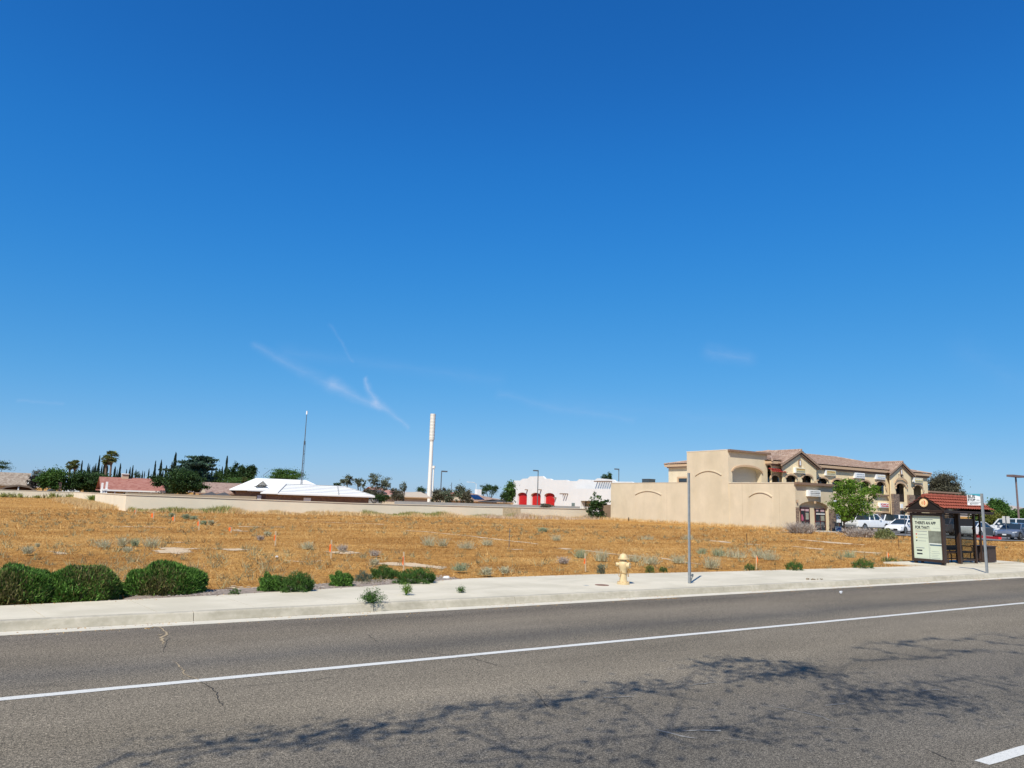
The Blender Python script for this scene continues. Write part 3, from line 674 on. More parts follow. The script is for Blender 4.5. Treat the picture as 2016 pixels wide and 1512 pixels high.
for nm, a, lab, mm, nn, lf, sp in [
    ('small_shrub', (508, 552, 1163, 1132, .8), 'small rounded dark shrub, first right of the big three', J_G, 3500, .075, .45),
    ('small_shrub', (649, 694, 1153, 1128, .8), 'small dark green bushy shrub on grey gravel', J_G, 3500, .075, .45),
    ('feathery_weed', (548, 616, 1166, 1131, .7), 'feathery bluish green weed spilling over the sidewalk edge', L_MID, 4200, .09, .6),
    ('feathery_weed', (776, 858, 1150, 1121, .6), 'wide feathery green weed at the back edge of the sidewalk', L_MID, 5200, .08, .7),
    ('feathery_weed', (730, 778, 1140, 1116, .7), 'bright green weed behind the widest feathery weed', L_MID, 3000, .08, .7),
    ('pale_weed', (700, 729, 1144, 1127, .7), 'pale green weed between two darker shrubs', L_GREY, 1500, .06, .6),
    ('small_weed', (452, 472, 1170, 1158, .7), 'tiny green weed on bare soil near the sidewalk', L_MID, 400, .05, .7),
    ('small_weed', (1550, 1578, 1123, 1106, .7), 'green weed at the sidewalk edge, left of two near the bus shelter', L_MID, 1200, .09, .7),
    ('small_weed', (1681, 1718, 1119, 1102, .6), 'green weed spilling on the sidewalk nearest the bus shelter', L_MID, 1500, .09, .7),
    ('small_weed', (1468, 1484, 1122, 1110, .7), 'green weed at the foot of an orange flagged stake', L_MID, 500, .08, .7),
    ('small_weed', (1272, 1286, 1127, 1113, .7), 'dark green weed tuft right of the hydrant', L_MID, 500, .07, .7),
    ('small_weed', (1300, 1312, 1125, 1116, .7), 'small green weed tuft left of the tall sign post', L_MID, 400, .07, .7),
    ('small_weed', (1176, 1190, 1129, 1112, .7), 'upright grey green weed left of the hydrant', L_GREY, 500, .08, .7),
    ('small_weed', (1738, 1762, 1106, 1098, .7), 'low green weed at the stake by the bus shelter', L_MID, 500, .08, .7),
    ('rabbitbrush', (1732, 1754, 1060, 1044, .9), 'round yellow green bush on dry grass before the white sedan', leafmat('rabbitbrush', [(.13, .15, .05), (.20, .22, .08), (.28, .28, .13)]), 1500, .22, .5)]:
    c, r, h = seenbush(*a); big_ = 1 if c[1] < 25 else 3
    bush(nm, lab, c, r, h, mm, nn, lf, lf*(.085 if mm is J_G else .06)*(2.5 if big_ > 1 else 1), int(a[0]) % 97, None, sp*1.5, lump=.16, upb=.62)
SAGE = leafmat('sage leaves', [(.34, .34, .21), (.48, .46, .30), (.60, .56, .38), (.44, .34, .19)], .3, .9)
DRYB = leafmat('dead grey brush', [(.24, .19, .16), (.38, .32, .27), (.48, .42, .36)], .05, .95)
GRNS = leafmat('blue green sage', [(.22, .27, .15), (.33, .38, .23), (.46, .48, .31)], .3, .9)
def tuft(name, label, a, m, n, group, w=.018, lean=.45, seed=1, cat='shrub'):
    rng = np.random.default_rng(seed); c, r, h = seenbush(*a)
    p = rdir(n, rng)*np.array([r[0], r[1], 0])*(rng.random((n, 1))**.5)*.75+np.array(c)
    up = np.stack([(p[:, 0]-c[0])/r[0]*.55, (p[:, 1]-c[1])/r[0]*.55, np.ones(n)], 1)
    V = blades(p, h*.80, w*.8, lean*.9, rng, up)
    k = int(n*1.1); Q = p[rng.integers(0, n, k)]; Q = Q+np.stack([(Q[:, 0]-c[0])*.6, (Q[:, 1]-c[1])*.6, np.zeros(k)], 1); Q[:, 2] = c[2]+h*(.05+.8*rng.random(k)**1.3); Q += rng.normal(size=(k, 3))*r[0]*.22*np.array([1, 1, .4])
    cds = cards(Q, w*2.4, rng, .35); o = npmesh(name, np.concatenate([cds[:, [0, 1, 2]], cds[:, [0, 2, 3]], V]), 3, m, loc=c)
    return tag(o, label, cat, group)
sg = 'pale sagebrush clumps scattered over the empty lot'
for i, (a, lab, m) in enumerate([((187, 224, 1077, 1058), 'pale sage clump, leftmost of the four in a row', SAGE), ((228, 251, 1074, 1053), 'pale sage clump, second from left of the row', SAGE), ((255, 275, 1074, 1056), 'pale sage clump, third from left of the row', GRNS), ((279, 314, 1076, 1051), 'largest pale sage clump, right end of the row by the bare patch', SAGE), ((240, 262, 1085, 1074), 'straggly sage clump just in front of the row of four', SAGE), ((42, 68, 1089, 1072), 'thin pale brush left of a narrow bare patch', SAGE), ((70, 78, 1076, 1068), 'tiny pale brush behind thin pale brush at far left', SAGE),
    ((330, 346, 1017, 1008), 'grey green ball of sage nearest the wall corner', GRNS), ((356, 375, 1021, 1009), 'round grey green sage left of a low flat one', GRNS), ((372, 390, 1022, 1014), 'low flat grey green sage', GRNS), ((394, 407, 1032, 1023), 'round sage bush right of the white stake', GRNS), ((409, 421, 1033, 1022), 'pale round sage bush, rightmost of the far cluster', SAGE),
    ((590, 620, 1080, 1063), 'pale sage left of a flagged stake and bare soil', SAGE), ((664, 684, 1084, 1069), 'dead pale tumbleweed on a bare patch', DRYB), ((727, 748, 1094, 1080), 'dark dead brush behind orange flagged stake', DRYB), ((728, 746, 1112, 1096), 'pale sage near the orange flagged stake', SAGE), ((503, 522, 1062, 1052), 'dead grey brush in the middle left of the lot', DRYB), ((521, 533, 1054, 1045), 'thin sage behind the dead grey brush', SAGE),
    ((828, 860, 1074, 1048), 'tall pale feather grass clump in mid field', SAGE), ((860, 882, 1075, 1055), 'feather grass clump joined to the tall one', SAGE), ((893, 942, 1080, 1060), 'wide pale brush clump in mid field', SAGE), ((945, 972, 1073, 1058), 'pale brush left of the black metal stake', SAGE), ((888, 925, 1123, 1104), 'sprawling pale weed behind the sidewalk, left of centre', GRNS), ((948, 968, 1131, 1112), 'grey weed near the sidewalk in the centre', SAGE), ((985, 1003, 1128, 1112), 'grey weed below the black metal stake', SAGE), ((1098, 1122, 1108, 1093), 'dead twiggy weed left of an orange flagged stake', DRYB), ((1130, 1156, 1097, 1077), 'grey green weed behind the orange flagged stake', GRNS), ((1168, 1200, 1104, 1077), 'pale weed behind and left of the hydrant', SAGE),
    ((1235, 1262, 1105, 1088), 'pale weed just right behind the hydrant', SAGE), ((1262, 1300, 1110, 1088), 'leafy pale weed between hydrant and tall post', SAGE), ((1320, 1350, 1108, 1088), 'pale weed beside the tall post', SAGE), ((1372, 1390, 1090, 1076), 'light green weed right of the tall post', GRNS), ((1385, 1418, 1118, 1088), 'tall pale weed right of the tall post', SAGE), ((1402, 1430, 1094, 1074), 'blue green weed in the middle of the right field', GRNS), ((1425, 1475, 1098, 1076), 'broad pale sage patch left of a bare strip', SAGE), ((1478, 1512, 1098, 1074), 'pale sage patch behind flagged stake', SAGE), ((1500, 1535, 1102, 1080), 'rightmost pale sage of the broad patch', SAGE), ((1652, 1688, 1097, 1079), 'sage bush near the right end of the field', GRNS), ((1255, 1292, 1062, 1052), 'faint sage in front of the blank beige wall', SAGE), ((1060, 1078, 1046, 1037), 'blue green sage in mid field, centre', GRNS), ((1085, 1105, 1064, 1050), 'thin pale weed left of centre field', SAGE), ((1340, 1368, 1062, 1050), 'faint sage behind the tall post', SAGE)]):
    tuft('sagebrush', lab, (a[0], a[1], a[2], a[2]-(a[2]-a[3])*.85, .8), m, 170, sg, .02 if a[2] > 1060 else .05, seed=i+3)
for i, (a, lab) in enumerate([((1553, 1600, 1050, 1029), 'big dead grey brush before the shop window at the wall corner'), ((1668, 1718, 1057, 1040), 'wide dead grey brush before the white pickup truck')]):
    tuft('dead_brush', lab, (*a, .7), DRYB, 1300, None, .05, .8, seed=50+i)
tuft('green_mound', 'bright green mound of weeds against the short wall section', (168, 202, 991, 976, .9), leafmat('lime weeds', [(.12, .2, .03), (.2, .3, .05), (.3, .36, .1)]), 1500, None, .12, seed=61)
# weed growing out of the kerb joint, another on the walk
def sprig(name, label, base, rad, h, n, m, seed, flat=.5):
    rng = np.random.default_rng(seed); mb = MB(); Q = []
    for i in range(n):
        q = 2*pi*rng.random(); rr = rad*(.3+.7*rng.random()); hz = h*(1-flat*rr/rad)*(.5+.5*rng.random())
        a = Vector(base); e = a+Vector((cos(q)*rr, sin(q)*rr, hz)); mid = a.lerp(e, .5)+Vector((0, 0, .03)); mb.tube([a, mid, e], [.004, .003, .0015], 4)
        for j in range(40):
            w = .25+.75*rng.random(); p = a.lerp(mid, w*2) if w < .5 else mid.lerp(e, w*2-1); Q.append(tuple(p+Vector(rng.normal(size=3)*.030)))
    t = thing(name, label, 'weed', base)
    npmesh('leaves', cards(np.array(Q), .028, rng, .35), 4, m, t); mb.build('stems', m, t); return t
sprig('kerb_weed', 'green weed sprouting from the kerb joint and casting a shadow on the kerb', (5.32, 13.12, .0), .30, .36, 46, L_MID, 5, .75)
sprig('walk_weed', 'thin spindly yellow green weed on the sidewalk edge', tuple(G(799, 1172)), .14, .34, 18, L_LIME, 6, .4)
sprig('walk_weed', 'tiny weed sprig on the sidewalk edge left of the hydrant', tuple(G(908, 1167)), .10, .12, 12, L_MID, 7, .4)

# ================================================================== STREET FURNITURE
HYD = mat('cream yellow hydrant paint', (.60, .45, .24), .5, .14, 9, .1); HYDR = mat('worn rusty paint', (.42, .26, .11), .7, .3, 30)
hp = G(1227, 1150); hx_, hy_ = hp.x, hp.y
t = thing('fire_hydrant', 'cream yellow fire hydrant with domed bonnet on the sidewalk', 'fire hydrant', (hx_, hy_, 0))
H = (hx_, hy_, 0)
MB().lathe([(.15, .0), (.155, .035), (.15, .05), (.105, .055), (.1, .08)], H, 24).build('base_flange', HYD, t, True)
MB().lathe([(.10, .08), (.088, .12), (.085, .30), (.095, .36), (.115, .40), (.12, .46), (.12, .50), (.10, .535), (.075, .55), (.07, .60)], H, 24).build('barrel', HYD, t, True)
bo = MB().lathe([(.075, .592), (.135, .595), (.135, .612), (.108, .62), (.10, .66), (.075, .705), (.035, .73), (.022, .735)], H, 24).build('bonnet', HYD, t, True)
MB().lathe([(.022, .734), (.022, .765)], H, 5).build('operating_nut', HYDR, bo)
for i in range(8): q = 2*pi*i/8; MB().lathe([(.014, .05), (.014, .066)], (H[0]+.128*cos(q), H[1]+.128*sin(q), 0), 6).build('flange_bolt', HYDR, t)
def outlet(ang, r, L, z):
    d = Vector((cos(ang), sin(ang), 0)); c = Vector((H[0], H[1], z))
    o = MB().tube([c+d*.08, c+d*(L-.03)], r*.85, 16).build('outlet', HYD, t, True)
    cp = MB().tube([c+d*(L-.03), c+d*L, c+d*(L+.012)], [r, r, r*.9], 16).build('outlet_cap', HYD, o, True)
    MB().tube([c+d*(L+.012), c+d*(L+.04)], .016, 5).build('cap_nut', HYDR, t)
outlet(radians(-68), .075, .17, .455); outlet(radians(150), .05, .175, .47); outlet(radians(-5), .05, .165, .47)
ch = MB(); 
for a0_, a1_ in ((radians(-72), radians(-20)), (radians(150), radians(200))):
    pts = []
    for i in range(13):
        w = i/12; q = a0_+(a1_-a0_)*w; pts.append((H[0]+cos(q)*(.15-.05*w), H[1]+sin(q)*(.15-.05*w), .45-.30*sin(pi*w*.8)+.05*w))
    ch.tube(pts, .008, 5)
ch.tube([(H[0]+.093*cos(q), H[1]+.093*sin(q), .27+.012*cos(q*2)) for q in np.linspace(0, 2*pi, 20)], .008, 5)
ch.build('chain', HYDR, t)
RUST = mat('rusty iron cover', (.20, .11, .07), .8, .3, 20)
c_ = G(1185, 1152); tag(MB().lathe([(.17, -.005), (.17, .006), (.15, .008)], (c_.x, c_.y, 0), 24).build('valve_cover', RUST, loc=(c_.x, c_.y, 0)), 'round rusty valve cover set in the sidewalk left of the hydrant', 'manhole cover')
c_ = G(1154, 1152.5); tag(MB().box(c_.x-.05, c_.x+.05, c_.y-.05, c_.y+.05, -.004, .004).build('utility_plate', mat('grey utility plate', (.3, .31, .31), .7), loc=(c_.x, c_.y, 0)), 'small grey plate in the sidewalk left of the rusty round cover', 'utility cover')
# perforated square post
PERF, t_, b_ = newmat('perforated galvanised steel')
tcx = N('ShaderNodeTexCoord', t_); sx_ = N('ShaderNodeSeparateXYZ', t_); lk(t_, tcx.outputs['Object'], sx_.inputs[0])
wv = N('ShaderNodeMath', t_, operation='FRACT'); ml = N('ShaderNodeMath', t_, operation='MULTIPLY'); ml.inputs[1].default_value = 39.4
lk(t_, sx_.outputs[2], ml.inputs[0]); lk(t_, ml.outputs[0], wv.inputs[0])
lk(t_, mixc(t_, 1, ramp(t_, wv.outputs[0], [(.25, (1, 1, 1)), (.33, (.45, .45, .45)), (.62, (.45, .45, .45)), (.7, (1, 1, 1))]), ramp(t_, noise(t_, 12), [(.3, (.23, .245, .25)), (.7, (.31, .325, .33))]), 'MULTIPLY'), b_.inputs['Base Color']); b_.inputs['Roughness'].default_value = .7; b_.inputs['Metallic'].default_value = .0
def rotbox(mb, c, hx, hy, z0, z1, ang, top=(0, 0)):
    cs_, sn = cos(ang), sin(ang); v = []
    for z, o in ((z0, (0, 0)), (z1, top)):
        for sx1, sy1 in ((-1, -1), (1, -1), (1, 1), (-1, 1)): v.append((c[0]+o[0]+sx1*hx*cs_-sy1*hy*sn, c[1]+o[1]+sx1*hx*sn+sy1*hy*cs_, z))
    return mb.add(v, [(0, 1, 2, 3), (7, 6, 5, 4), (0, 4, 5, 1), (1, 5, 6, 2), (2, 6, 7, 3), (3, 7, 4, 0)])
pp = G(1357.5, 1148.5)
t = thing('sign_post', 'tall perforated square steel post without a sign, right of the hydrant', 'post', (pp.x, pp.y, 0))
rotbox(MB(), pp, .024, .024, .0, 2.79, .32).build('post_tube', PERF, t)
rotbox(MB(), pp, .029, .029, -.02, .52, .32).build('anchor_sleeve', PERF, t)
MB().tube([(pp.x+.02, pp.y-.01, .20), (pp.x+.085, pp.y-.03, .20)], .014, 6).tube([(pp.x+.075, pp.y-.03, .17), (pp.x+.075, pp.y-.03, .235)], .028, 6).tube([(pp.x+.035, pp.y, .02), (pp.x+.075, pp.y-.03, .18)], .012, 6).build('corner_bolt', DKMETAL, t)
# bus stop sign
bp_ = G(1943.3, 1128); BX, BY = bp_.x, bp_.y
t = thing('bus_stop_sign', 'BUS STOP sign with teal top on a galvanised post by the kerb', 'bus stop sign', (BX, BY, 0))
rotbox(MB(), bp_, .035, .035, -.02, 2.70, .1).build('pole', PERF, t)
fr = dict(r=Vector((0, -1, 0)), u=Vector((0, 0, 1)))
SX = BX-.045; y0s, y1s = BY+.03, BY+.47
mf = lambda u, v, d: (SX+d, u, v)
sp_ = MB().prism([(y0s, 2.29), (y1s, 2.29), (y1s, 2.69), (y0s, 2.69)], mf, 0, .004).build('sign_plate', SIGNW, t)
TEAL = mat('teal sign band', (.07, .33, .40), .5, .04)
MB().prism([(y0s, 2.69), (y0s, 2.60), (y0s+.12, 2.625), (y0s+.28, 2.655), (y1s-.02, 2.663), (y1s, 2.664), (y1s, 2.69)], mf, -.003, -.0005).build('teal_band', TEAL, sp_)
MB().prism([(y0s, 2.395), (y1s, 2.395), (y1s, 2.41), (y0s, 2.41)], mf, -.003, -.0005).build('divider', INKG, sp_)
o_ = Vector((SX-.001, y1s-.02, 0))
textobj('BUS', .145, o_+Vector((0, 0, 2.545)), fr['r'], fr['u'], INK, sp_, bold=.003)
textobj('STOP', .105, o_+Vector((0, 0, 2.445)), fr['r'], fr['u'], INK, sp_, bold=.003)
textobj('42', .085, o_+Vector((0, -.06, 2.315)), fr['r'], fr['u'], INK, sp_)
lb = MB()
for zz, ya_, yb_ in ((2.365, .16, .36), (2.345, .16, .40), (2.325, .18, .34), (2.475, .31, .40), (2.46, .31, .42)): lb.prism([(y1s-yb_, zz), (y1s-ya_, zz), (y1s-ya_, zz+.008), (y1s-yb_, zz+.008)], mf, -.003, -.0005)
lb.build('small_print', INKG, sp_)

# bus shelter ---------------------------------------------------------
SHX, SHY = 29.75, 15.72
t = thing('bus_shelter', 'brown steel bus shelter with red tile gable roof and poster panel', 'bus shelter', (SHX, SHY, 0))
RX0, RX1, RY0, RY1, EZ, RZ = 29.55, 33.35, 15.53, 17.0, 2.10, 2.64
RYM = 16.26
RTILE = mat('red clay roof tile', (.25, .062, .034), .8, .25, 7, .2)
rf = corr_roof((RX0-.02, RY0-.05, EZ+.05), (RX1+.05, RY0-.05, EZ+.05), (RX1+.05, RYM, RZ), (RX0-.02, RYM, RZ), 21, 4, .03, .045, 6)
q_ = corr_roof((RX0-.02, RY1+.05, EZ+.05), (RX1+.05, RY1+.05, EZ+.05), (RX1+.05, RYM, RZ), (RX0-.02, RYM, RZ), 21, 4, .03, .045, 6); rf.add(q_.v, q_.f)
roof = rf.build('roof', RTILE, t)
rc = MB()
for i in range(14): x = RX0-.05+i*.305; rc.tube([(x, RYM, RZ+.01), (x+.33, RYM, RZ+.03)], [.075, .09], 10)
rc.build('ridge_cap', RTILE, roof)
fb = MB()
for y in (RY0, RY1): fb.box(RX0, RX1, y-.03, y+.03, EZ-.10, EZ-.045).box(RX0-.03, RX1+.03, y-.05, y+.05, EZ-.042, EZ+.0)
for x in (RX0, RX1): fb.box(x-.03, x+.03, RY0+.031, RY1-.031, EZ-.10, EZ-.045).box(x-.04, x+.04, RY0+.051, RY1-.051, EZ-.042, EZ+.0)
fb.box(RX0+.05, RX1-.05, RY0+.06, RY1-.06, EZ-.03, EZ-.01)
fb.build('eave_frame', BROWNM, t)
for x, d in ((RX0+.0, .02), (RX1-.02, .02)):
    g_ = MB().prism([(RY0+.02, EZ+.002), (RY1-.02, EZ+.002), (RYM, RZ-.03)], mXf(x), 0, d).build('gable', mat('near black brown panel', (.016, .011, .008), .6), t)
gb = MB()
for ya_, yb_ in ((RY0-.04, RYM), (RY1+.04, RYM)): gb.tube([(RX0-.02, ya_, EZ+.02), (RX0-.02, yb_, RZ-.02)], .022, 4)
gb.build('barge_board', BROWNM, t)
MEDM = mat('orange cream medallion', (.72, .46, .22), .6, .05)
md = MB().tube([(RX0-.035, RYM, 2.375), (RX0-.005, RYM, 2.375)], .165, 28).build('medallion', MEDM, t)
MB().tube([(RX0-.042, RYM, 2.375), (RX0-.036, RYM, 2.375)], .135, 28).build('medallion_disc', mat('pale yellow enamel', (.80, .62, .35), .6, .06), md)
cm = MB(); arc = [(RYM-.085*cos(q)+.0, 2.375+.10*sin(q)) for q in np.linspace(-1.35, 1.35, 10)]+[(RYM-.045*cos(q), 2.375+.085*sin(q)) for q in np.linspace(1.3, -1.3, 10)]
cm.prism(arc, mXf(RX0-.046), 0, .003); cm.build('red_crescent', mat('red orange enamel', (.6, .10, .04), .6), md)
cm = MB(); cm.prism([(RYM+.10, 2.36), (RYM+.05, 2.46), (RYM+.0, 2.40), (RYM-.03, 2.45), (RYM-.02, 2.33), (RYM+.05, 2.29)], mXf(RX0-.045), 0, .002); cm.build('ochre_figure', mat('ochre enamel', (.62, .36, .16), .6), md)
# columns and side frames
cA, cB, cC, cD = (atY(q_, 1090, y_).x for q_, y_ in ((1858, 15.95), (1889.5, 15.95), (1921, 15.95), (1884, 16.8)))
for x, y, w_ in ((cA, 15.95, .055), (cB, 15.95, .06), (cC, 15.95, .045), (30.2, 16.8, .04), (cD, 16.8, .03), (33.15, 16.8, .04)):
    MB().box(x-w_, x+w_, y-w_, y+w_, 0, EZ-.101).build('column', BROWNM, t)
fm = MB()
for z in (.12, 1.92): fm.box(cB+.062, cC-.047, 15.93, 15.97, z, z+.06).box(30.242, cD-.032, 16.78, 16.82, z, z+.05).box(cD+.032, 33.108, 16.78, 16.82, z, z+.05)
fm.box(cB+.062, cC-.047, 15.93, 15.97, 1.50, 1.80)
fm.box(33.12, 33.18, 16.0, 16.758, 1.92, 1.98).box(33.12, 33.18, 16.0, 16.758, .12, .18).box(33.12, 33.18, 15.94, 15.998, .12, EZ-.101)
fm.build('panel_frame', BROWNM, t)
GP, t_, b_ = newmat('tinted shelter glass')
b_.inputs['Base Color'].default_value = (.02, .02, .02, 1); b_.inputs['Roughness'].default_value = .05
trn = N('ShaderNodeBsdfTransparent', t_); trn.inputs[0].default_value = (.72, .74, .72, 1); msx = N('ShaderNodeMixShader', t_); msx.inputs[0].default_value = .16
lk(t_, trn.outputs[0], msx.inputs[1]); lk(t_, b_.outputs[0], msx.inputs[2]); lk(t_, msx.outputs[0], t_.nodes['Material Output'].inputs[0])
MB().box(30.25, cD-.04, 16.796, 16.804, .18, 1.91).build('glass_panel', GP, t); MB().box(cD+.04, 33.1, 16.796, 16.804, .18, 1.91).build('glass_panel', GP, t); MB().box(cB+.07, cC-.05, 15.946, 15.954, .19, 1.49).build('glass_panel', GP, t)
# poster box across the end of the shelter, facing the oncoming traffic
PX0 = 29.62; PYa, PYb = 15.63, 16.90
bx = MB()
bx.box(PX0, PX0+.2, PYa, PYb, .10, .20).box(PX0, PX0+.2, PYa, PYb, 1.88, 1.98).box(PX0, PX0+.2, PYa, PYa+.07, .202, 1.878).box(PX0, PX0+.2, PYb-.07, PYb, .202, 1.878).box(PX0+.08, PX0+.16, PYa+.071, PYb-.071, .202, 1.878)
bx.build('poster_frame', BROWNM, t)
for y in (PYa+.1, PYb-.1):
    MB().box(PX0+.05, PX0+.15, y-.05, y+.05, -.0, .098).build('leg', BROWNM, t)
    MB().box(PX0+.06, PX0+.14, y-.03, y+.03, 1.982, EZ-.101).build('upper_strut', BROWNM, t)
MB().box(PX0+.21, cA-.06, 15.93, 15.97, 1.90, 1.95).build('cross_tube', BROWNM, t); MB().box(PX0+.21, 30.15, 16.78, 16.82, 1.90, 1.95).build('cross_tube', BROWNM, t)
PAPER, t_, b_ = newmat('pale green poster'); b_.inputs['Base Color'].default_value = (.56, .60, .46, 1); b_.inputs['Roughness'].default_value = .25
po = MB().box(PX0+.06, PX0+.078, PYa+.072, PYb-.072, .204, 1.876).build('poster', PAPER, t)
pr = lambda a, z: (PYb-.072-a, z)      # a runs rightwards on the poster
PXF = PX0+.06; mp_ = lambda u, v, d: (PXF+d, u, v)
def prect(a0_, a1_, z0, z1, m, name, d=-.002):
    return MB().prism([pr(a1_, z0), pr(a0_, z0), pr(a0_, z1), pr(a1_, z1)], mp_, d, -.0004).build(name, m, po)
PO = lambda a, z: Vector((PXF-.0005, PYb-.072-a, z))
R_, U_ = Vector((0, -1, 0)), Vector((0, 0, 1))
textobj("THERE'S AN APP", .155, PO(.09, 1.54), R_, U_, INK, po, bold=.004, sx=.73)
textobj('FOR THAT!', .155, PO(.09, 1.36), R_, U_, INK, po, bold=.004, sx=.73)
prect(.09, .72, 1.315, 1.325, mat('ochre rule', (.45, .33, .14), .7), 'rule')
sm = MB()
def sline(a0_, a1_, z, h=.012): sm.prism([pr(a1_, z), pr(a0_, z), pr(a0_, z+h), pr(a1_, z+h)], mp_, -.002, -.0004)
sline(.24, .80, 1.72, .03); sline(.10, .55, 1.25, .02); sline(.80, 1.05, 1.40, .008)
for i, z in enumerate((1.13, 1.0, .88)): sline(.20, .20+(.34, .38, .30)[i], z, .014)
for z in (.50, .43, .36, .30, .24): sline(.70, .70+.22+.1*((z*37) % 1), z, .010)
sline(.09, .42, .60, .028)
sm.build('small_print', INKG, po)
for a, c in ((.08, INK), (.14, INKG), (.19, INK)): prect(a, a+.03, 1.72, 1.75, c, 'icon')
for z, c in ((1.12, INKR), (.99, mat('amber icon', (.6, .4, .08), .6)), (.87, INK)): prect(.10, .155, z, z+.05, c, 'icon')
prect(.11, .33, .49, .545, INK, 'store_badge'); prect(.11, .33, .36, .415, INK, 'store_badge')
PHOTO = mat('greenish map picture', (.17, .18, .14), .4, .35, 3.5)
prect(.60, 1.126, .82, 1.29, PHOTO, 'picture'); prect(.60, .612, .204, .80, INKG, 'rule'); prect(.60, 1.126, .79, .81, WHITEP, 'caption_band'); prect(.64, 1.09, .72, .775, mat('slate blue band', (.09, .14, .17), .5), 'heading_band')
for z in (.62, .54, .46, .39, .32, .25): prect(.64, .665, z, z+.02, INKG, 'icon')
# bench
t2 = thing('bench', 'dark perforated steel bench inside the bus shelter', 'bench', (31.9, 16.4, 0))
MB().box(31.0, 33.0, 16.25, 16.62, .40, .47).build('seat', BROWNM, t2)
MB().box(31.0, 33.0, 16.64, 16.67, .50, .70).build('backrest', BROWNM, t2)
for x in (31.15, 32.0, 32.9):
    MB().tube([(x, 16.29, 0), (x, 16.29, .399)], .022, 6).build('leg', BROWNM, t2); MB().tube([(x, 16.6, 0), (x, 16.6, .3), (x, 16.655, .5)], .022, 6).build('leg', BROWNM, t2)
MB().tube([(33.0, 16.26, .45), (33.0, 16.26, .62), (33.0, 16.32, .67), (33.0, 16.65, .67)], .02, 6).build('armrest', BROWNM, t2)
# litter bin
t2 = thing('litter_bin', 'dark brown square litter bin beside the bus shelter', 'trash can', (34.0, 16.3, 0))
MB().box(33.75, 34.4, 16.0, 16.6, .04, .66).build('body', mat('dark slatted bin', (.055, .035, .028), .6, .3, 14), t2)
MB().box(33.59, 34.38, 15.95, 16.61, .662, .70).build('rim', BROWNM, t2)
MB().tube([(33.74, 16.3, .70), (33.74, 16.3, .90), (33.82, 16.3, .93), (34.0, 16.3, .93), (34.08, 16.3, .90), (34.08, 16.3, .70)], .025, 6).build('handle', mat('tan enamel', (.30, .17, .10), .6), t2)
# little litter on the ground
c_ = G(1656, 1157.5); cr = MB(); pts = [(c_.x+random.uniform(-.11, .11), c_.y+random.uniform(-.05, .05), -.13+random.uniform(0, .07)) for _ in range(9)]
cr.add(pts, [(i, i+1, i+2) for i in range(7)]+[(0, 4, 8), (1, 5, 7)]); tag(cr.build('crumpled_paper', WHITEP, loc=tuple(c_)), 'crumpled white paper scrap lying in the gutter', 'litter')
for i, (x, y, lab) in enumerate([(1590, 1141, 'brown dry clod on the sidewalk, leftmost of three'), (1601, 1141.5, 'brown dry clod on the sidewalk, middle of three'), (1614, 1141, 'largest brown dry clod on the sidewalk, rightmost of three')]):
    c_ = G(x, y); v = rdir(14)*np.array([.06+.03*i, .03, .012]); 
    tag(npmesh('dirt_clod', cards(v+np.array(c_)+np.array([0, 0, .012]), .05), 4, L_DRYP, loc=tuple(c_)), lab, 'debris', 'brown clods on the sidewalk')
c_ = G(879, 1137); tag(MB().lathe([(.09, 0), (.08, .04), (.03, .055)], (c_.x, c_.y, -.02), 7).build('white_stone', WHITEP, loc=tuple(c_)), 'small white stone at the sidewalk edge left of centre', 'stone')
c_ = G(545, 1096); tag(MB().lathe([(.04, 0), (.045, .03), (.02, .05)], (c_.x, c_.y, -.02), 7).build('white_stone', WHITEP, loc=tuple(c_)), 'small white stone lying out in the dry grass', 'stone')
# survey stakes
LATH = mat('bare wooden lath', (.62, .47, .29), .9, .1, 20); ORNG = mat('orange flagging', (.80, .16, .03), .7, .1)
def stake(px, yb, yt, lab, flag, side=-1, m=LATH, w=.02, nm='survey_stake', grp='wooden survey stakes with orange flagging', paintx=0):
    p = G(px, yb); top = atY(px, yt, p.y); h = top.z+.02; s = thing(nm, lab, 'stake', (p.x, p.y, -.03), grp)
    k = max(1, p.y/22)**.6
    rotbox(MB(), p, w*k, w*k*.45, -.05, h, .5+side*.3, (.02*side, .01)).build('lath', m, s)
    if flag:
        f0, f1, wd = flag; fl = MB(); z1, z0 = h*f0, h*f1; r0_ = Vector((cos(YAW), -sin(YAW), 0))
        a = Vector((p.x, p.y, 0))-Vector((sin(YAW), cos(YAW), 0))*w*k*1.2
        vs = []; n = 7
        for i in range(n+1):
            w_ = i/n; z = z1+(z0-z1)*w_; bul = wd*k*(.55+.45*sin(2.6*w_+.6)); vs += [tuple(a+r0_*(-.015*k*-side)+Vector((0, 0, z))), tuple(a+r0_*side*bul+Vector((0, -.02*sin(w_*6), z-.02)))]
        fl.add(vs, [(2*i, 2*i+1, 2*i+3, 2*i+2) for i in range(n)]); fl.build('flagging', ORNG, s)
    return s
stake(267, 1012, 1000, 'pale survey stake nearest the wall corner, faded flag', (.6, .3, .05))
stake(302, 1020, 1008, 'survey stake with orange flag, second from the wall corner', (.75, .1, .10))
stake(343, 1026, 1014, 'survey stake with orange flag between two grey green sages', (.7, .1, .09))
stake(391.5, 1042, 1023, 'white tipped survey stake left of a round sage bush', (.8, .35, .07))
stake(455, 1047, 1038, 'low orange flag stake in the middle left of the lot', (.95, .2, .10))
stake(542, 1073, 1047, 'survey stake with orange flag before the pale mid field sage', (.75, .35, .06))
stake(652, 1096, 1064, 'survey stake with flag blown left, beside a bare patch', (.75, .3, .08))
stake(795, 1120, 1088, 'survey stake wrapped in orange, behind the widest feathery weed', (.75, .25, .05))
stake(1153, 1122, 1091, 'survey stake with orange flag left of the hydrant', (.7, .4, .07))
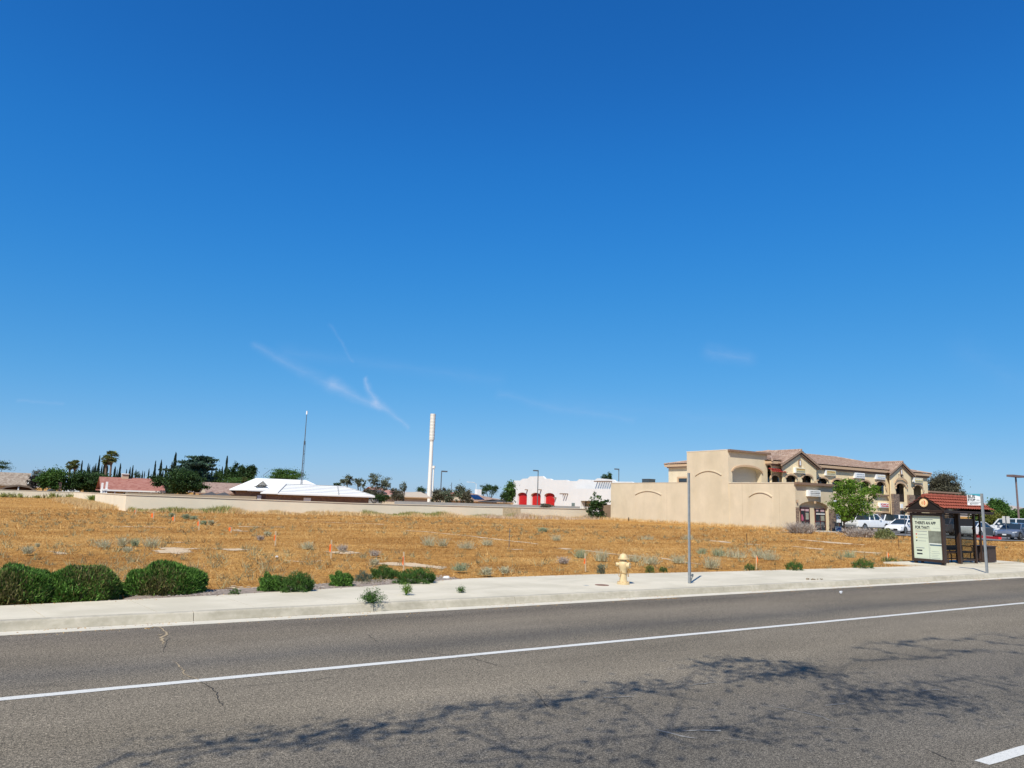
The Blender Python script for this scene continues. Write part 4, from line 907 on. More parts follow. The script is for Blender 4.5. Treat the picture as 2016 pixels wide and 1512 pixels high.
stake(1489, 1118, 1094, 'painted orange survey stake in the right field', (.95, .05, .035), 1)
stake(1747, 1103, 1087, 'orange survey stake nearest the bus shelter', (.9, .1, .05), 1)
stake(1002, 1077, 1041, 'thin black steel stake standing alone in mid field', None, 1, DKMETAL, .016, 'steel_stake', 'thin dark metal stakes')
stake(1471, 1076, 1051, 'thin brown steel stake in the right field', None, -1, BROWNM, .014, 'steel_stake', 'thin dark metal stakes')
stake(1770, 1080, 1058, 'thin brown steel stake left of the bus shelter', None, -1, BROWNM, .014, 'steel_stake', 'thin dark metal stakes')
stake(1238, 1027, 1019, 'short brown stake at the foot of the beige wall', None, -1, BROWNM, .03, 'steel_stake', 'thin dark metal stakes')
stake(1187, 1023, 1015, 'short pinkish orange stake before the dark climbing shrub', (.9, .1, .07), 1)
stake(1185, 1023, 1015, 'short pinkish stake touching the orange one at the dark climbing shrub', None, 1, mat('pink lath', (.6, .22, .15), .9), .03, 'survey_stake')

# ================================================================== PERIMETER WALLS
t = thing('perimeter_wall', 'long low beige stucco wall parallel to the street behind the empty lot', 'wall', (34, 79, 0))
MB().add([(6.8, 79, -.8), (61.9, 79, -.8), (61.9, 79, 1.26), (45, 79, 1.21), (29, 79, 1.20), (6.8, 79, 1.43), (6.8, 79.2, -.8), (61.9, 79.2, -.8), (61.9, 79.2, 1.26), (45, 79.2, 1.21), (29, 79.2, 1.20), (6.8, 79.2, 1.43)], [(0, 1, 2, 3, 4, 5), (11, 10, 9, 8, 7, 6), (5, 4, 10, 11), (4, 3, 9, 10), (3, 2, 8, 9), (1, 7, 8, 2), (0, 5, 11, 6)]).build('wall_face', WALLM, t)
CAPM = mat('wall coping', (.72, .62, .47), .9, .05)
cpz = [(6.72, 1.43), (29, 1.20), (45, 1.21), (61.9, 1.26)]; cb = MB()
for (xa, za), (xb, zb) in zip(cpz[:-1], cpz[1:]):
    cb.add([(xa, 78.94, za), (xb, 78.94, zb), (xb, 79.26, zb), (xa, 79.26, za), (xa, 78.94, za+.07), (xb, 78.94, zb+.07), (xb, 79.26, zb+.07), (xa, 79.26, za+.07)], [(0, 1, 2, 3), (4, 7, 6, 5), (0, 4, 5, 1), (3, 2, 6, 7), (0, 3, 7, 4), (1, 5, 6, 2)])
cb.build('coping', CAPM, t)

MB().box(48.6, 51.2, 78.975, 78.99, -.1, 1.19).build('patched_section', mat('rough tan patch', (.52, .40, .25), .95, .25, 4), t)
t = thing('perimeter_wall', 'short sunlit wall section running back from the wall corner', 'wall', (6, 118, 0))
MB().add([(6.8, 79.2, -.8), (5.0, 160, -.8), (5.0, 160, 1.20), (6.8, 79.2, 1.43), (7.0, 79.2, -.8), (5.2, 160, -.8), (5.2, 160, 1.20), (7.0, 79.2, 1.43)], [(0, 1, 2, 3), (7, 6, 5, 4), (3, 2, 6, 7), (0, 3, 7, 4), (1, 5, 6, 2)]).build('wall_face', WALLM, t)
MB().add([(6.74, 79.27, 1.432), (4.94, 160, 1.202), (4.94, 160, 1.27), (6.74, 79.27, 1.50), (7.06, 79.27, 1.432), (5.26, 160, 1.202), (5.26, 160, 1.27), (7.06, 79.27, 1.50)], [(0, 1, 2, 3), (7, 6, 5, 4), (3, 2, 6, 7), (0, 3, 7, 4), (1, 5, 6, 2), (0, 4, 5, 1)]).build('coping', CAPM, t)
t = thing('perimeter_wall', 'farthest beige wall at the left edge of the lot', 'wall', (-15, 160, 0))
MB().box(-60, 5.0, 160.05, 160.25, -.8, 1.18).build('wall_face', WALLM, t); MB().box(-60, 4.9, 160.0, 160.3, 1.182, 1.26).build('coping', CAPM, t)
t = MB().box(62.4, 64.6, 77.0, 77.2, -.1, 1.95).build('wall_stub', mat('brown block wall', (.33, .23, .155), .95, .1, 2), loc=(63, 77, 0)); tag(t, 'brown wall stub between the dark climbing shrub and the blank beige wall', 'wall')
a = atY(247, 969, 88); b2 = atY(505, 977, 88)
tag(MB().box(a.x, b2.x, 88, 88.2, -.8, 1.62).build('garden_wall', mat('tan block wall', (.40, .32, .22), .95, .08, 1), loc=(a.x, 88, 0)), 'second tan wall showing just above the perimeter wall below the red roofed house', 'wall')
a = atY(778, 985, 98); b2 = atY(1142, 995, 98)
tag(MB().box(a.x, b2.x, 98, 98.2, -.8, 1.53).build('grey_block_wall', mat('grey block wall', (.36, .36, .34), .95, .08, 1), loc=(a.x, 98, 0)), 'grey block wall just above the perimeter wall, from the tower to the white station', 'wall')

# ================================================================== STORE
SXW, SYF, SYM = 62.3, 46.8, 54.5
def XY(px, y, Y=SYM): return atY(px, y, Y).x
def ZY(px, y, Y=SYM): return atY(px, y, Y).z
st = thing('shopping_building', 'two storey beige stucco shopping building with arches, tile roof and blank side wall', 'building', (80, 54, 0))
def arcmould(mb, u0, u1, vs, vt, mp, d0, d1, w=.16, full=False, n=12):
    c = (u0+u1)/2; h = (u1-u0)/2; o = []; i_ = []
    for i in range(n+1):
        a = pi*i/n; o.append((c+(h+w)*cos(a), vs+(vt-vs+w)*sin(a))); i_.append((c+h*cos(a), vs+(vt-vs)*sin(a)))
    mb.prism(o+i_[::-1], mp, d0, d1)
# west walls
rear = MB().box(SXW, 68.5, 61.22, 74.7, -.1, 4.72).build('rear_wing_wall', STUCCO, st)
MB().box(SXW-.03, 68.52, 61.2, 74.75, 4.722, 4.76).build('parapet_cap', CAPM, rear)
# tower shell with an arched recess in its street face
tw = MB().box(SXW-.05, SXW+.2, 55.1, 61.2, -.1, 8.18).box(SXW+.2, 68.6, 60.9, 61.2, 4.6, 8.18).box(68.4, 68.6, 55.3, 60.9, 4.6, 8.18).box(SXW+.2, 68.4, 55.3, 60.9, 8.0, 8.1)
u0, u1 = atY(1442, 940, 55.1).x, atY(1499, 940, 55.1).x; vs_, vt_ = atY(1450, 928, 55.1).z, atY(1470, 919, 55.1).z
tw.holed([(SXW+.2, 4.6), (68.6, 4.6), (68.6, 8.18), (SXW+.2, 8.18)], [arch(u0, u1, 4.78, vs_, vt_)], mYf(55.1), .7)
tower = tw.build('tower', STUCCO, st)
MB().box(u0-.1, u1+.1, 55.81, 55.9, 4.7, vt_+.15).build('recess_panel', mat('pale grey stucco', (.50, .45, .36), .95, .05), tower)
am = MB(); arcmould(am, u0+.02, u1-.02, vs_, vt_, mYf(55.1), -.14, -.002, .2); am.build('arch_moulding', TRIMTAN, tower)
MB().box(SXW-.12, 68.9, 54.78, 55.098, 8.04, 8.26).build('cornice', TRIMBR, tower)
MB().box(SXW-.07, 68.6, 55.3, 61.25, 8.182, 8.26).build('parapet_cap', CAPM, tower)
# front wing
wX = lambda px, y=1000: atY(px, y, SYF).x
wZ = lambda y, px=1600: atY(px, y, SYF).z
a0_, a1_ = wX(1572.5), wX(1631)
wg = MB().box(SXW, SXW+.2, SYF, 55.1, -.1, 4.62).box(SXW+.2, 68.35, 54.3, 54.48, 0, 4.5).box(68.15, 68.35, SYF+.6, 54.3, 0, 4.62).box(SXW+.2, 68.15, SYF+.2, 54.3, 4.25, 4.35)
wg.holed([(SXW+.2, -.1), (68.35, -.1), (68.35, 4.62), (SXW+.2, 4.62)], [arch(a0_, a1_, 0, 2.25, 2.9)], mYf(SYF), .30)
wing = wg.build('front_wing_wall', STUCCO, st)
MB().box(a0_-.05, a1_+.05, SYF+.31, SYF+.41, -.1, 3.0).build('entrance_wall', STUCCO, wing)
MB().box(SXW-.14, 69.1, SYF-.30, SYF-.002, 4.46, 4.70).build('cornice', TRIMBR, wing)
MB().box(SXW-.04, SXW+.24, SYF+.002, 55.09, 4.622, 4.68).build('parapet_cap', CAPM, wing)
MB().box(SXW-.02, a0_-.02, SYF-.07, SYF-.003, -.1, 2.25).build('stone_pier', STONE, wing)
MB().box(a1_+.0, 68.55, SYF-.07, SYF-.003, -.1, 2.2).build('stone_pier', STONE, wing)
def shopwin(par, x0, x1, z0, z1, Y, cols=2, rail=None, name='window', poster=None):
    """glazed opening with maroon frame; Y is the plane it sits on"""
    w = MB().box(x0, x1, Y-.05, Y-.04, z0, z1).build(name, GLS, par)
    f = MB(); f.box(x0-.05, x0, Y-.1, Y-.002, z0, z1).box(x1, x1+.05, Y-.1, Y-.002, z0, z1).box(x0-.05, x1+.05, Y-.1, Y-.002, z1, z1+.07)
    for i in range(1, cols): xx = x0+(x1-x0)*i/cols; f.box(xx-.025, xx+.025, Y-.09, Y-.051, z0, z1)
    if rail: f.box(x0, x1, Y-.1, Y-.051, rail-.03, rail+.03)
    f.build('frame', MAROON, par); return w
YI = SYF+.30; ix0, ix1 = atY(1575.5, 1010, YI).x, atY(1592, 1010, YI).x; shopwin(wing, ix0, ix1, .35, 2.2, YI, 2, .95)
dx0, dx1 = atY(1604, 1010, YI).x, atY(1623, 1010, YI).x; shopwin(wing, dx0, dx1, .05, 2.15, YI, 2, .95, 'door')
pb = MB()
for x0, x1, z0, z1 in ((ix0+.05, (ix0+ix1)/2-.05, 1.95, 2.12), ((ix0+ix1)/2+.05, ix1-.05, 1.9, 2.12), (dx0+.08, dx0+.5, 1.92, 2.08), ((dx0+dx1)/2+.08, dx1-.1, 1.9, 2.08)): pb.box(x0, x1, YI-.058, YI-.053, z0, z1)
pb.build('pink_notices', mat('pale pink paper', (.5, .34, .36), .7), wing)
pb = MB().box(dx0+.08, dx1-.08, YI-.108, YI-.103, 1.62, 1.72); pb.build('door_lettering', SIGNW, wing)
MB().box((ix0+ix1)/2+.1, ix1-.08, YI-.058, YI-.053, 1.1, 1.75).build('window_poster', mat('grey green poster', (.30, .30, .24), .6, .3, 5), wing); pb = MB().box((dx0+dx1)/2+.08, dx1-.1, YI-.058, YI-.053, 1.0, 1.5); pb.build('window_poster', mat('grey green poster', (.30, .30, .24), .6, .3, 5), wing)
pb = MB(); pb.prism([(ix0+.08, 1.0), (ix0+.38, .95), (ix0+.42, 1.25), (ix0+.25, 1.6), (ix0+.08, 1.55)], mYf(YI-.058), 0, .004); pb.build('pink_figure', mat('magenta print', (.42, .10, .16), .7), wing)
def boxsign(par, px0, px1, y0, y1, Y, face, lines, d=.28, seed=1):
    x0, x1 = atY(px0, y0, Y-d).x, atY(px1, y0, Y-d).x; z1, z0 = atY((px0+px1)/2, y0, Y-d).z, atY((px0+px1)/2, y1, Y-d).z
    s = MB().box(x0, x1, Y-d, Y-.002, z0, z1).build('sign_box', WHITEP, par)
    f = MB().box(x0+.28*(x1-x0)*.35, x1-.04, Y-d-.012, Y-d-.002, z0+.05, z1-.05).build('sign_face', face, par)
    rng = random.Random(seed); h = (z1-z0-.14)/len(lines); xa = x0+.1*(x1-x0)+.04
    for i, (m_, kind) in enumerate(lines):
        zt = z1-.07-i*h
        if kind is None:
            mb = MB(); x = xa+.05*(x1-x0)
            while x < x1-.18: w = rng.uniform(.06, .16); mb.box(x, min(x+w, x1-.08), Y-d-.016, Y-d-.013, zt-h*.78, zt-h*.22); x += w+.045
            mb.build('lettering', m_, par)
        else: textobj(kind, h*1.05, (( xa+x1-.04)/2, Y-d-.014, zt-h*.88), (1, 0, 0), (0, 0, 1), m_, par, align='CENTER', bold=.012, sx=(x1-xa)*1.0/(len(kind)*h*.68))
    return s
OCH = mat('ochre lettering', (.35, .16, .05), .6)
boxsign(wing, 1591.5, 1615.5, 965, 977.5, SYF, SIGNW, [(INKG, None), (INK, None), (INKG, None)], seed=2)
# wall lamps
def walllamp(par, px, y, Y):
    p = atY(px, y, Y); m_ = MB().box(p.x-.06, p.x+.06, Y-.20, Y-.06, p.z-.14, p.z+.10).build('wall_lamp', TRIMTAN, par); MB().box(p.x-.06, p.x+.06, Y-.06, Y-.002, p.z-.08, p.z+.08).build('lamp_bracket', DKMETAL, m_)
walllamp(wing, 1567.5, 986, SYF); walllamp(wing, 1602.5, 988.5, SYF)
# shallow blind arches and control joints on the west face
wa = MB()
def blind(pl, pr, ysp, ycr, X, par):
    A = atX(pl, ysp, X); B = atX(pr, ysp, X); T = atX((pl+pr)/2, ycr, X)
    ym = (A.y+B.y)/2; hw = abs(A.y-B.y)/2; vs2 = (A.z+B.z)/2; o = []; q = []; k = 14
    R = (hw*hw+(T.z-vs2)**2)/(2*(T.z-vs2)); cz = T.z-R; a_ = math.asin(hw/R)
    for i in range(k+1):
        th = -a_+2*a_*i/k; o.append((ym+(R+.1)*sin(th), cz+(R+.1)*cos(th))); q.append((ym+R*sin(th), cz+R*cos(th)))
    MB().prism(o+q[::-1], mXf(X), -.08, -.002).build('blind_arch_moulding', STUCCO, par)
    for y in (ym-hw, ym+hw): MB().box(X-.012, X-.002, y-.03, y+.03, .1, vs2).build('pilaster_edge', STUCCO, par)
blind(1251, 1302, 974.5, 967, SXW, rear); blind(1369.5, 1420.5, 936.5, 927.5, SXW-.05, tower); blind(1475.5, 1519.5, 978.5, 970, SXW, wing)
jt = MB()
for px in (1313,): y = atX(px, 990, SXW).y; jt.box(SXW-.006, SXW-.002, y-.015, y+.015, 0, 4.7)
jt.build('control_joint', mat('joint beige', (.45, .36, .24), .95), rear)
for px in (1461.5, 1534.5): y = atX(px, 990, SXW).y; MB().box(SXW-.006, SXW-.002, y-.015, y+.015, 0, 4.6).build('control_joint', MATS['joint beige'], wing)
for i, (px, py) in enumerate([(1245, 1023.5), (1307, 1027), (1433, 1034.5), (1470, 1036.5), (1528, 1040), (1366, 1030)]):
    p = atX(px, py, SXW-.15); MB().box(p.x-.12, p.x+.12, p.y-.55, p.y+.55, p.z-.16, p.z+.05).build('scupper_block', mat('weathered wood block', (.38, .26, .13), .95, .2, 6), st)
# upper block ------------------------------------------------------------
XE = 100.2; EV = 7.15
XG1a, XG1b = XY(1541, 930), XY(1607, 930); XG2a, XG2b = XY(1753.5, 950), XY(1793.5, 950)
WZ = MB().box(68.6, 68.8, 61.25, 70.7, 0, EV).box(68.8, XE, 70.5, 70.7, 0, EV).box(XE-.2, XE, SYM+.02, 70.5, 0, EV)
WZ.build('upper_block_wall', STUCCO, st)
p0, p1 = atX(1337.5, 942, 68.6), atX(1356, 949, 68.6)
MB().box(68.5, 68.598, p1.y, p0.y, 4.8, p0.z).build('side_window', GLS, st); MB().box(68.42, 68.598, p1.y-.1, p0.y+.25, p0.z+.002, p0.z+.2).box(68.42, 68.598, p0.y+.002, p0.y+.25, 4.7, p0.z).build('side_window_trim', TRIMTAN, st)
def hole(px0, px1, ybot, ysp, ytop, Y):
    u0, u1 = atY(px0, ysp, Y).x, atY(px1, ysp, Y).x; c = (px0+px1)/2
    return (u0, u1, atY(c, ybot, Y).z, atY(c, ysp, Y).z, atY(c, ytop, Y).z)
def facade(x0, x1, top, holes, Y, name='street_facade', m=None, outer=None, mould=True, dp=.14):
    hs_ = [arch(*h) for h in holes]
    o = MB().holed(outer or [(x0, -.1), (x1, -.1), (x1, top), (x0, top)], hs_, mYf(Y), dp).build(name, m or STUCCO2, st)
    if mould:
        for h in holes:
            if h[1]-h[0] < .5 or h[4]-h[3] < .1: continue
            am = MB(); arcmould(am, h[0], h[1], h[3], h[4], mYf(Y), -.12, -.002, .2); am.build('arch_moulding', TRIMTAN, o)
    return o
YG = SYM-.55
f0 = facade(68.6, XG1a, EV, [hole(1517.5, 1535.5, 955, 942, 936, SYM)], SYM)
g1 = facade(XG1a, XG1b, EV, [hole(1548, 1567, 955, 941, 935.5, YG), hole(1579.5, 1598, 958, 941.5, 936, YG)], YG, outer=[(XY(1541, 930, YG), -.1), (XY(1607, 930, YG), -.1), (XY(1607, 930, YG), 6.95), (XY(1574, 930, YG), 8.45), (XY(1541, 930, YG), 6.95)])
f1 = facade(XG1b, XG2a, EV, [hole(1610, 1629, 962, 947, 941.5, SYM), hole(1639, 1658, 968, 950, 944, SYM), hole(1667, 1686, 972, 951, 945, SYM), hole(1694, 1712, 972, 953, 947, SYM), hole(1724.5, 1741.5, 972, 955, 948, SYM),
    hole(1641, 1661, 1041, 1012, 1008, SYM), hole(1668, 1690, 1042, 1012, 1009, SYM), hole(1697, 1720, 1043, 1012, 1010, SYM), hole(1731, 1752.5, 1046, 1012, 1010, SYM)], SYM)
g2 = facade(XG2a, XG2b, EV, [hole(1763.5, 1781, 988, 958, 951.5, YG), hole(1769, 1784, 1046, 1009, 1004, YG)], YG, outer=[(XY(1753.5, 950, YG), -.1), (XY(1793.5, 950, YG), -.1), (XY(1793.5, 950, YG), 6.9), (XY(1774, 950, YG), 8.25), (XY(1753.5, 950, YG), 6.9)])
f2 = facade(XG2b, XE, EV, [hole(1798.5, 1815, 990, 962, 955, SYM), hole(1800, 1813, 1048, 1012, 1008, SYM)], SYM)
# outer arch above the railed balcony
h_ = hole(1761, 1783.5, 958, 952, 943, YG); am = MB(); arcmould(am, h_[0], h_[1], h_[3], h_[4], mYf(YG), -.2, -.122, .18); am.build('outer_arch_moulding', TRIMTAN, g2)
# walkway behind the arches
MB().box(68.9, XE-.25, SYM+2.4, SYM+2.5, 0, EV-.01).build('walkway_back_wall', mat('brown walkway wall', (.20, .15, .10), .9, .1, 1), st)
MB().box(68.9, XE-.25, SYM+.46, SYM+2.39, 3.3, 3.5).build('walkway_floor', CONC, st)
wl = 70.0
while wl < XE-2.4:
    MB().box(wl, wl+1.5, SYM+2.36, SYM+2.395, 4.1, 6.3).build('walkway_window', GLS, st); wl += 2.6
rl = MB()
def railing(px0, px1, yt, yb, Y, name='railing'):
    x0, x1 = atY(px0, yt, Y).x, atY(px1, yt, Y).x; z1, z0 = atY(px0, yt, Y).z, atY(px0, yb, Y).z; mb = MB()
    mb.box(x0, x1, Y+.10, Y+.14, z1-.04, z1).box(x0, x1, Y+.10, Y+.14, z0, z0+.04); x = x0
    while x < x1: mb.box(x, x+.022, Y+.11, Y+.13, z0+.04, z1-.04); x += .10
    return mb.build(name, mat('dark bronze rail', (.05, .035, .03), .5), st)
railing(1764, 1781, 973, 988, YG); railing(1798.5, 1815, 975, 990, SYM); railing(1639.5, 1657.5, 962, 968, SYM); railing(1667.5, 1685.5, 962, 972, SYM)
a_, b_2 = XY(1718, 973), XY(1746, 973); MB().box(a_, b_2, SYM-.3, SYM-.003, ZY(1732, 976.5), ZY(1732, 973.5)).build('window_sill', TRIMBR, st)
MB().box(XY(1637, 978), XY(1718, 978), SYM-.12, SYM-.003, 3.35, 3.55).build('floor_band', TRIMTAN, st)
# stone piers
for px0, px1, yt, Y in ((1754, 1766, 972, YG), (1785.5, 1797, 974, YG), (1720.5, 1730, 1008, SYM), (1661.5, 1667, 1008, SYM), (1690.5, 1696, 1010, SYM)):
    x0, x1 = atY(px0, yt, Y).x, atY(px1, yt, Y).x; MB().box(x0, x1, Y-.3, Y-.003, -.1, atY(px0, yt, Y).z).build('stone_pier', STONE, st)
# shopfronts downstairs
for px0, px1, yt, nm, cols, rr in ((1641.5, 1660.5, 1010, 'window', 2, 1.0), (1668.5, 1689.5, 1010, 'window', 2, 1.0), (1697.5, 1719.5, 1011, 'window', 2, 1.0), (1731.5, 1752, 1011, 'door', 2, 1.0), (1769.5, 1783.5, 1005, 'door', 2, None), (1800.5, 1812.5, 1009, 'window', 2, None)):
    Y = SYM+.44; shopwin(st, XY(px0, yt, Y), XY(px1, yt, Y), .1, ZY(px0, yt, Y), Y, cols, rr, nm)
pb = MB(); 
for px0, px1, y0, y1 in ((1641.8, 1649.5, 1010.5, 1028), (1651.5, 1660, 1012, 1029)): pb.box(XY(px0, y0), XY(px1, y0), SYM+.33, SYM+.335, ZY(px0, y1), ZY(px0, y0))
pb.build('window_poster', SIGNW, st)
p = atY(1738, 1019, SYM+.33); MB().tube([(p.x, SYM+.33, p.z), (p.x, SYM+.325, p.z)], .42, 20).build('round_decal', mat('grey white decal', (.5, .5, .52), .6, .2, 8), st)
pb = MB().box(XY(1746, 1024), XY(1751.5, 1024), SYM+.325, SYM+.33, ZY(1746, 1030), ZY(1746, 1022)).box(XY(1745.5, 1013), XY(1750.5, 1013), SYM+.325, SYM+.33, ZY(1746, 1018), ZY(1746, 1013)); pb.build('window_notice', SIGNW, st)
# signs
Sg = lambda a, b, c, d, f, l, s, Y=SYM: boxsign(st, a, b, c, d, Y, f, l, .24, s)
Sg(1565.5, 1585.5, 921, 931.5, SIGNY, [(OCH, None), (INKG, None)], 3, YG); Sg(1625.5, 1645.5, 926, 936.5, SIGNY, [(OCH, None), (INKG, None)], 4)
Sg(1683, 1702.5, 931, 941.5, SIGNW, [(GALV, None), (INKG, None)], 5); Sg(1724.5, 1743, 934.5, 944, SIGNW, [(SIGNY, None), (INKG, None)], 6)
Sg(1799.5, 1817, 941, 951, SIGNY, [(SIGNW, None), (INKG, None)], 7); Sg(1732, 1750, 990, 999.5, SIGNW, [(INKR, 'DRY'), (INKR, 'CLEANERS')], 8); Sg(1637.5, 1647, 985, 992, SIGNW, [(GALV, None)], 9)
Sg(1690, 1702, 986, 994, SIGNW, [(GALV, None)], 10)
MB().box(XY(1772, 996, YG), XY(1776.5, 996, YG), YG-.1, YG-.003, ZY(1774, 1000.5, YG), ZY(1774, 992, YG)).build('plaque', SIGNW, st)
c_ = atY(1768.5, 939.5, YG); textobj('7  402', .62, (c_.x, YG-.03, c_.z-.05), (1, 0, 0), (0, 0, 1), INK, st, 'address_number', bold=.01, sx=.72)
for px, py in ((1574, 911), (1773.5, 929)):
    p = atY(px, py, YG); n_ = MB(); n_.prism(arch(p.x-.22, p.x+.22, p.z-.42, p.z+.15, p.z+.4, 6), mYf(YG), -.1, -.003); o = n_.build('gable_niche', TRIMBR, st); MB().prism(arch(p.x-.1, p.x+.1, p.z-.3, p.z+.1, p.z+.25, 6), mYf(YG), -.12, -.102).build('niche_light', SIGNW, o)
for px, py in ((1570.5, 948), (1604, 949), (1632, 958), (1762, 960), (1784.5, 960), (1727, 998), (1743.5, 962), (1817, 967)): walllamp(st, px, py, YG if px in (1570.5, 1604, 1762, 1784.5) else SYM)
# roofs
STILE = tilemat('blended concrete tile', [(.29, .19, .14), (.35, .24, .18), (.41, .30, .23), (.33, .22, .16), (.46, .35, .27)], 3.2)
OH = .42; ex0, ex1, ey0, ey1 = 68.6-OH, XE+OH, SYM-OH, 70.7+OH; RYc = 62.6; rx0, rx1, rz = 78.2, 92.5, 9.35
EZt = EV+.22
rf = corr_roof((ex0, ey0, EZt), (ex1, ey0, EZt), (rx1, RYc, rz), (rx0, RYc, rz), 100, 18, .05, .045, 5)
for q_ in (corr_roof((ex0, ey1, EZt), (ex0, ey0, EZt), (rx0, RYc, rz), (rx0, RYc-.01, rz), 52, 18, .05, .045, 5), corr_roof((ex1, ey0, EZt), (ex1, ey1, EZt), (rx1, RYc, rz), (rx1, RYc-.01, rz), 40, 14, .05, .045, 4), corr_roof((ex1, ey1, EZt), (ex0, ey1, EZt), (rx0, RYc, rz), (rx1, RYc, rz), 20, 4, .02, .03, 2)): rf.add(q_.v, q_.f)
roof = rf.build('roof', STILE, st)
MB().tube([(rx0-.1, RYc, rz+.05), (rx1+.1, RYc, rz+.05)], .14, 8).tube([(ex0, ey0, EZt+.03), (rx0, RYc, rz+.05)], .12, 8).tube([(ex1, ey0, EZt+.03), (rx1, RYc, rz+.05)], .12, 8).tube([(ex0, ey1, EZt+.03), (rx0, RYc, rz+.05)], .12, 8).build('ridge_tiles', STILE, roof)
MB().box(ex0+.05, ex1-.05, ey0+.05, ey0+.25, EV-.12, EV+.17).box(ex0+.05, ex0+.25, ey0+.252, ey1-.05, EV-.12, EV+.17).box(ex1-.25, ex1-.05, ey0+.252, ey1-.05, EV-.12, EV+.17).build('fascia', TRIMTAN, st)
MB().box(ex0+.12, ex1-.12, ey0+.26, SYM-.004, EV-.34, EV-.125).box(ex0+.12, 68.59, SYM, 70.7, EV-.28, EV-.1).build('eave_moulding', TRIMBR, st)
for (pa, pb_, pc, zs, za) in ((1541, 1607, 1574, 6.98, 8.55), (1753.5, 1793.5, 1774, 6.95, 8.33)):
    xa, xb = XY(pa, 930, YG)-.55, XY(pb_, 930, YG)+.55; xc = (XY(pa, 930, YG)+XY(pb_, 930, YG))/2; Yf = YG-.32; zz = za+.2; ze = zs+.02
    ydeep = ey0+(zz-EZt)/(rz-EZt)*(RYc-ey0)
    q = corr_roof((xa, Yf, ze), (xa, ey0+.2, ze), (xc, ydeep, zz), (xc, Yf, zz), 20, 9, .05, .045, 5); q2 = corr_roof((xb, ey0+.2, ze), (xb, Yf, ze), (xc, Yf, zz), (xc, ydeep, zz), 20, 9, .05, .045, 5); q.add(q2.v, q2.f); gr_ = q.build('gable_roof', STILE, st)
    for x1_, s_ in ((xa, 1), (xb, -1)):
        MB().prism([(x1_, ze-.22), (x1_, ze-.02), (xc, zz-.02), (xc, zz-.22)], mYf(Yf), .0, .12).build('rake_board', mat('mid brown trim', (.33, .22, .15), .8), st)
        MB().prism([(x1_+s_*.3, ze-.28), (x1_+s_*.3, ze-.18), (xc, zz-.29), (xc, zz-.46)], mYf(Yf), .13, .30).build('rake_moulding', TRIMBR, st)
    MB().tube([(xc, Yf-.02, zz+.05), (xc, ydeep, zz+.05)], .13, 8).build('ridge_tiles', STILE, gr_)
# red tile awning next to the tower
xa, xb = XY(1510.5, 925)+.15, XY(1539.5, 925)
corr_roof((xa, SYM-.75, ZY(1520, 931)), (xb, SYM-.75, ZY(1520, 931)), (xb, SYM-.01, ZY(1520, 922.5)), (xa, SYM-.01, ZY(1520, 922.5)), 5, 2, .09, .08, 6).build('red_awning', mat('dark red tile', (.19, .02, .014), .7, .2), st)
# rooftop unit
ya, yn = atX(1264, 947, 65).y, atX(1277, 947, 65).y; xr_ = atY(1290, 947, yn).x; ztop = atX(1272, 943.5, 65).z
t = thing('rooftop_unit', 'dark boxy air conditioning unit on the roof of the beige building', 'air conditioner', (66, yn, 4.4))
MB().box(65, xr_, yn, ya, 4.4, ztop).build('casing', mat('dark steel casing', (.045, .06, .07), .45, .1), t)
MB().box(64.97, xr_+.03, yn-.03, ya+.03, ztop+.002, ztop+.06).build('lid', DKMETAL, t)
# terracotta annex to the right
TERRA = mat('terracotta stucco', (.36, .18, .115), .95, .08, 1)
YA = 54.7; zt = ZY(1850, 967, YA); AL = XE+.02; AX = atY(1880, 967, YA).x
t = thing('terracotta_annex', 'low terracotta flat roofed shop wing behind the bus shelter', 'building', (AL+4, YA, 0))
MB().box(AL, AX, YA, 62, 3.4, zt-.25).build('parapet', TERRA, t); MB().box(AL, AX-.1, YA+.1, 62, -.1, 3.39).build('wall', STUCCO2, t)
MB().box(AL, AX+.9, YA-.4, 62, zt-.248, zt-.05).build('flat_roof', mat('brown roof edge', (.30, .19, .13), .85), t); MB().box(AL, AX+.2, YA-.9, YA-.01, 3.1, 3.38).build('canopy', TRIMTAN, t)
for x in (AL+.4, (AL+AX)/2, AX-.7): MB().box(x, x+.5, YA-.6, YA-.1, -.1, 3.09).build('stone_pier', STONE, t)
for x in (AL+1.3, (AL+AX)/2+1.0): shopwin(t, x, x+1.7, .1, 2.3, YA+.09, 2, None, 'window')

# ================================================================== FIRE STATION
t = thing('fire_station', 'white stepped parapet fire station with three red arched doors', 'building', (100, 140, -.7))
outl = [(1248, 951), (1243, 948.5), (1212, 948), (1207, 944.5), (1176, 941.5), (1171, 945), (1140, 943.5), (1136, 947), (1120, 947), (1115, 945), (1087, 945), (1083, 942.5), (1073, 942), (1068, 937.5), (1043, 938), (1039, 942), (1029, 942.5), (1024, 946), (1011, 946)]
pts = [(atX(x, y, 100).y, atX(x, y, 100).z) for x, y in outl]
outer = [(pts[0][0], -.8)]+pts+[(pts[-1][0], -.8)]
holes = []
for a, b2, yc, ys in ((1019, 1037.5, 969.5, 975), (1045, 1064.5, 970, 976), (1071.5, 1092, 970.5, 976.5)):
    A, B = atX(a, ys, 100), atX(b2, ys, 100); holes.append((B.y, A.y, -.7, (A.z+B.z)/2, atX((a+b2)/2, yc, 100).z))
wl = MB().holed(outer, [arch(*h) for h in holes], mXf(100), .5).box(100.02, 122, pts[-1][0]-.3, pts[-1][0], -.8, 6.6).build('wall', WHITEST, t)
for h in holes:
    d = MB().box(100.5, 100.6, h[0]-.05, h[1]+.05, -.7, h[4]+.1).build('red_door', REDDOOR, t)
    MB().box(100.46, 100.498, h[0]+.3, h[1]-.3, .95, 1.35).build('door_window', DARKIN, d)
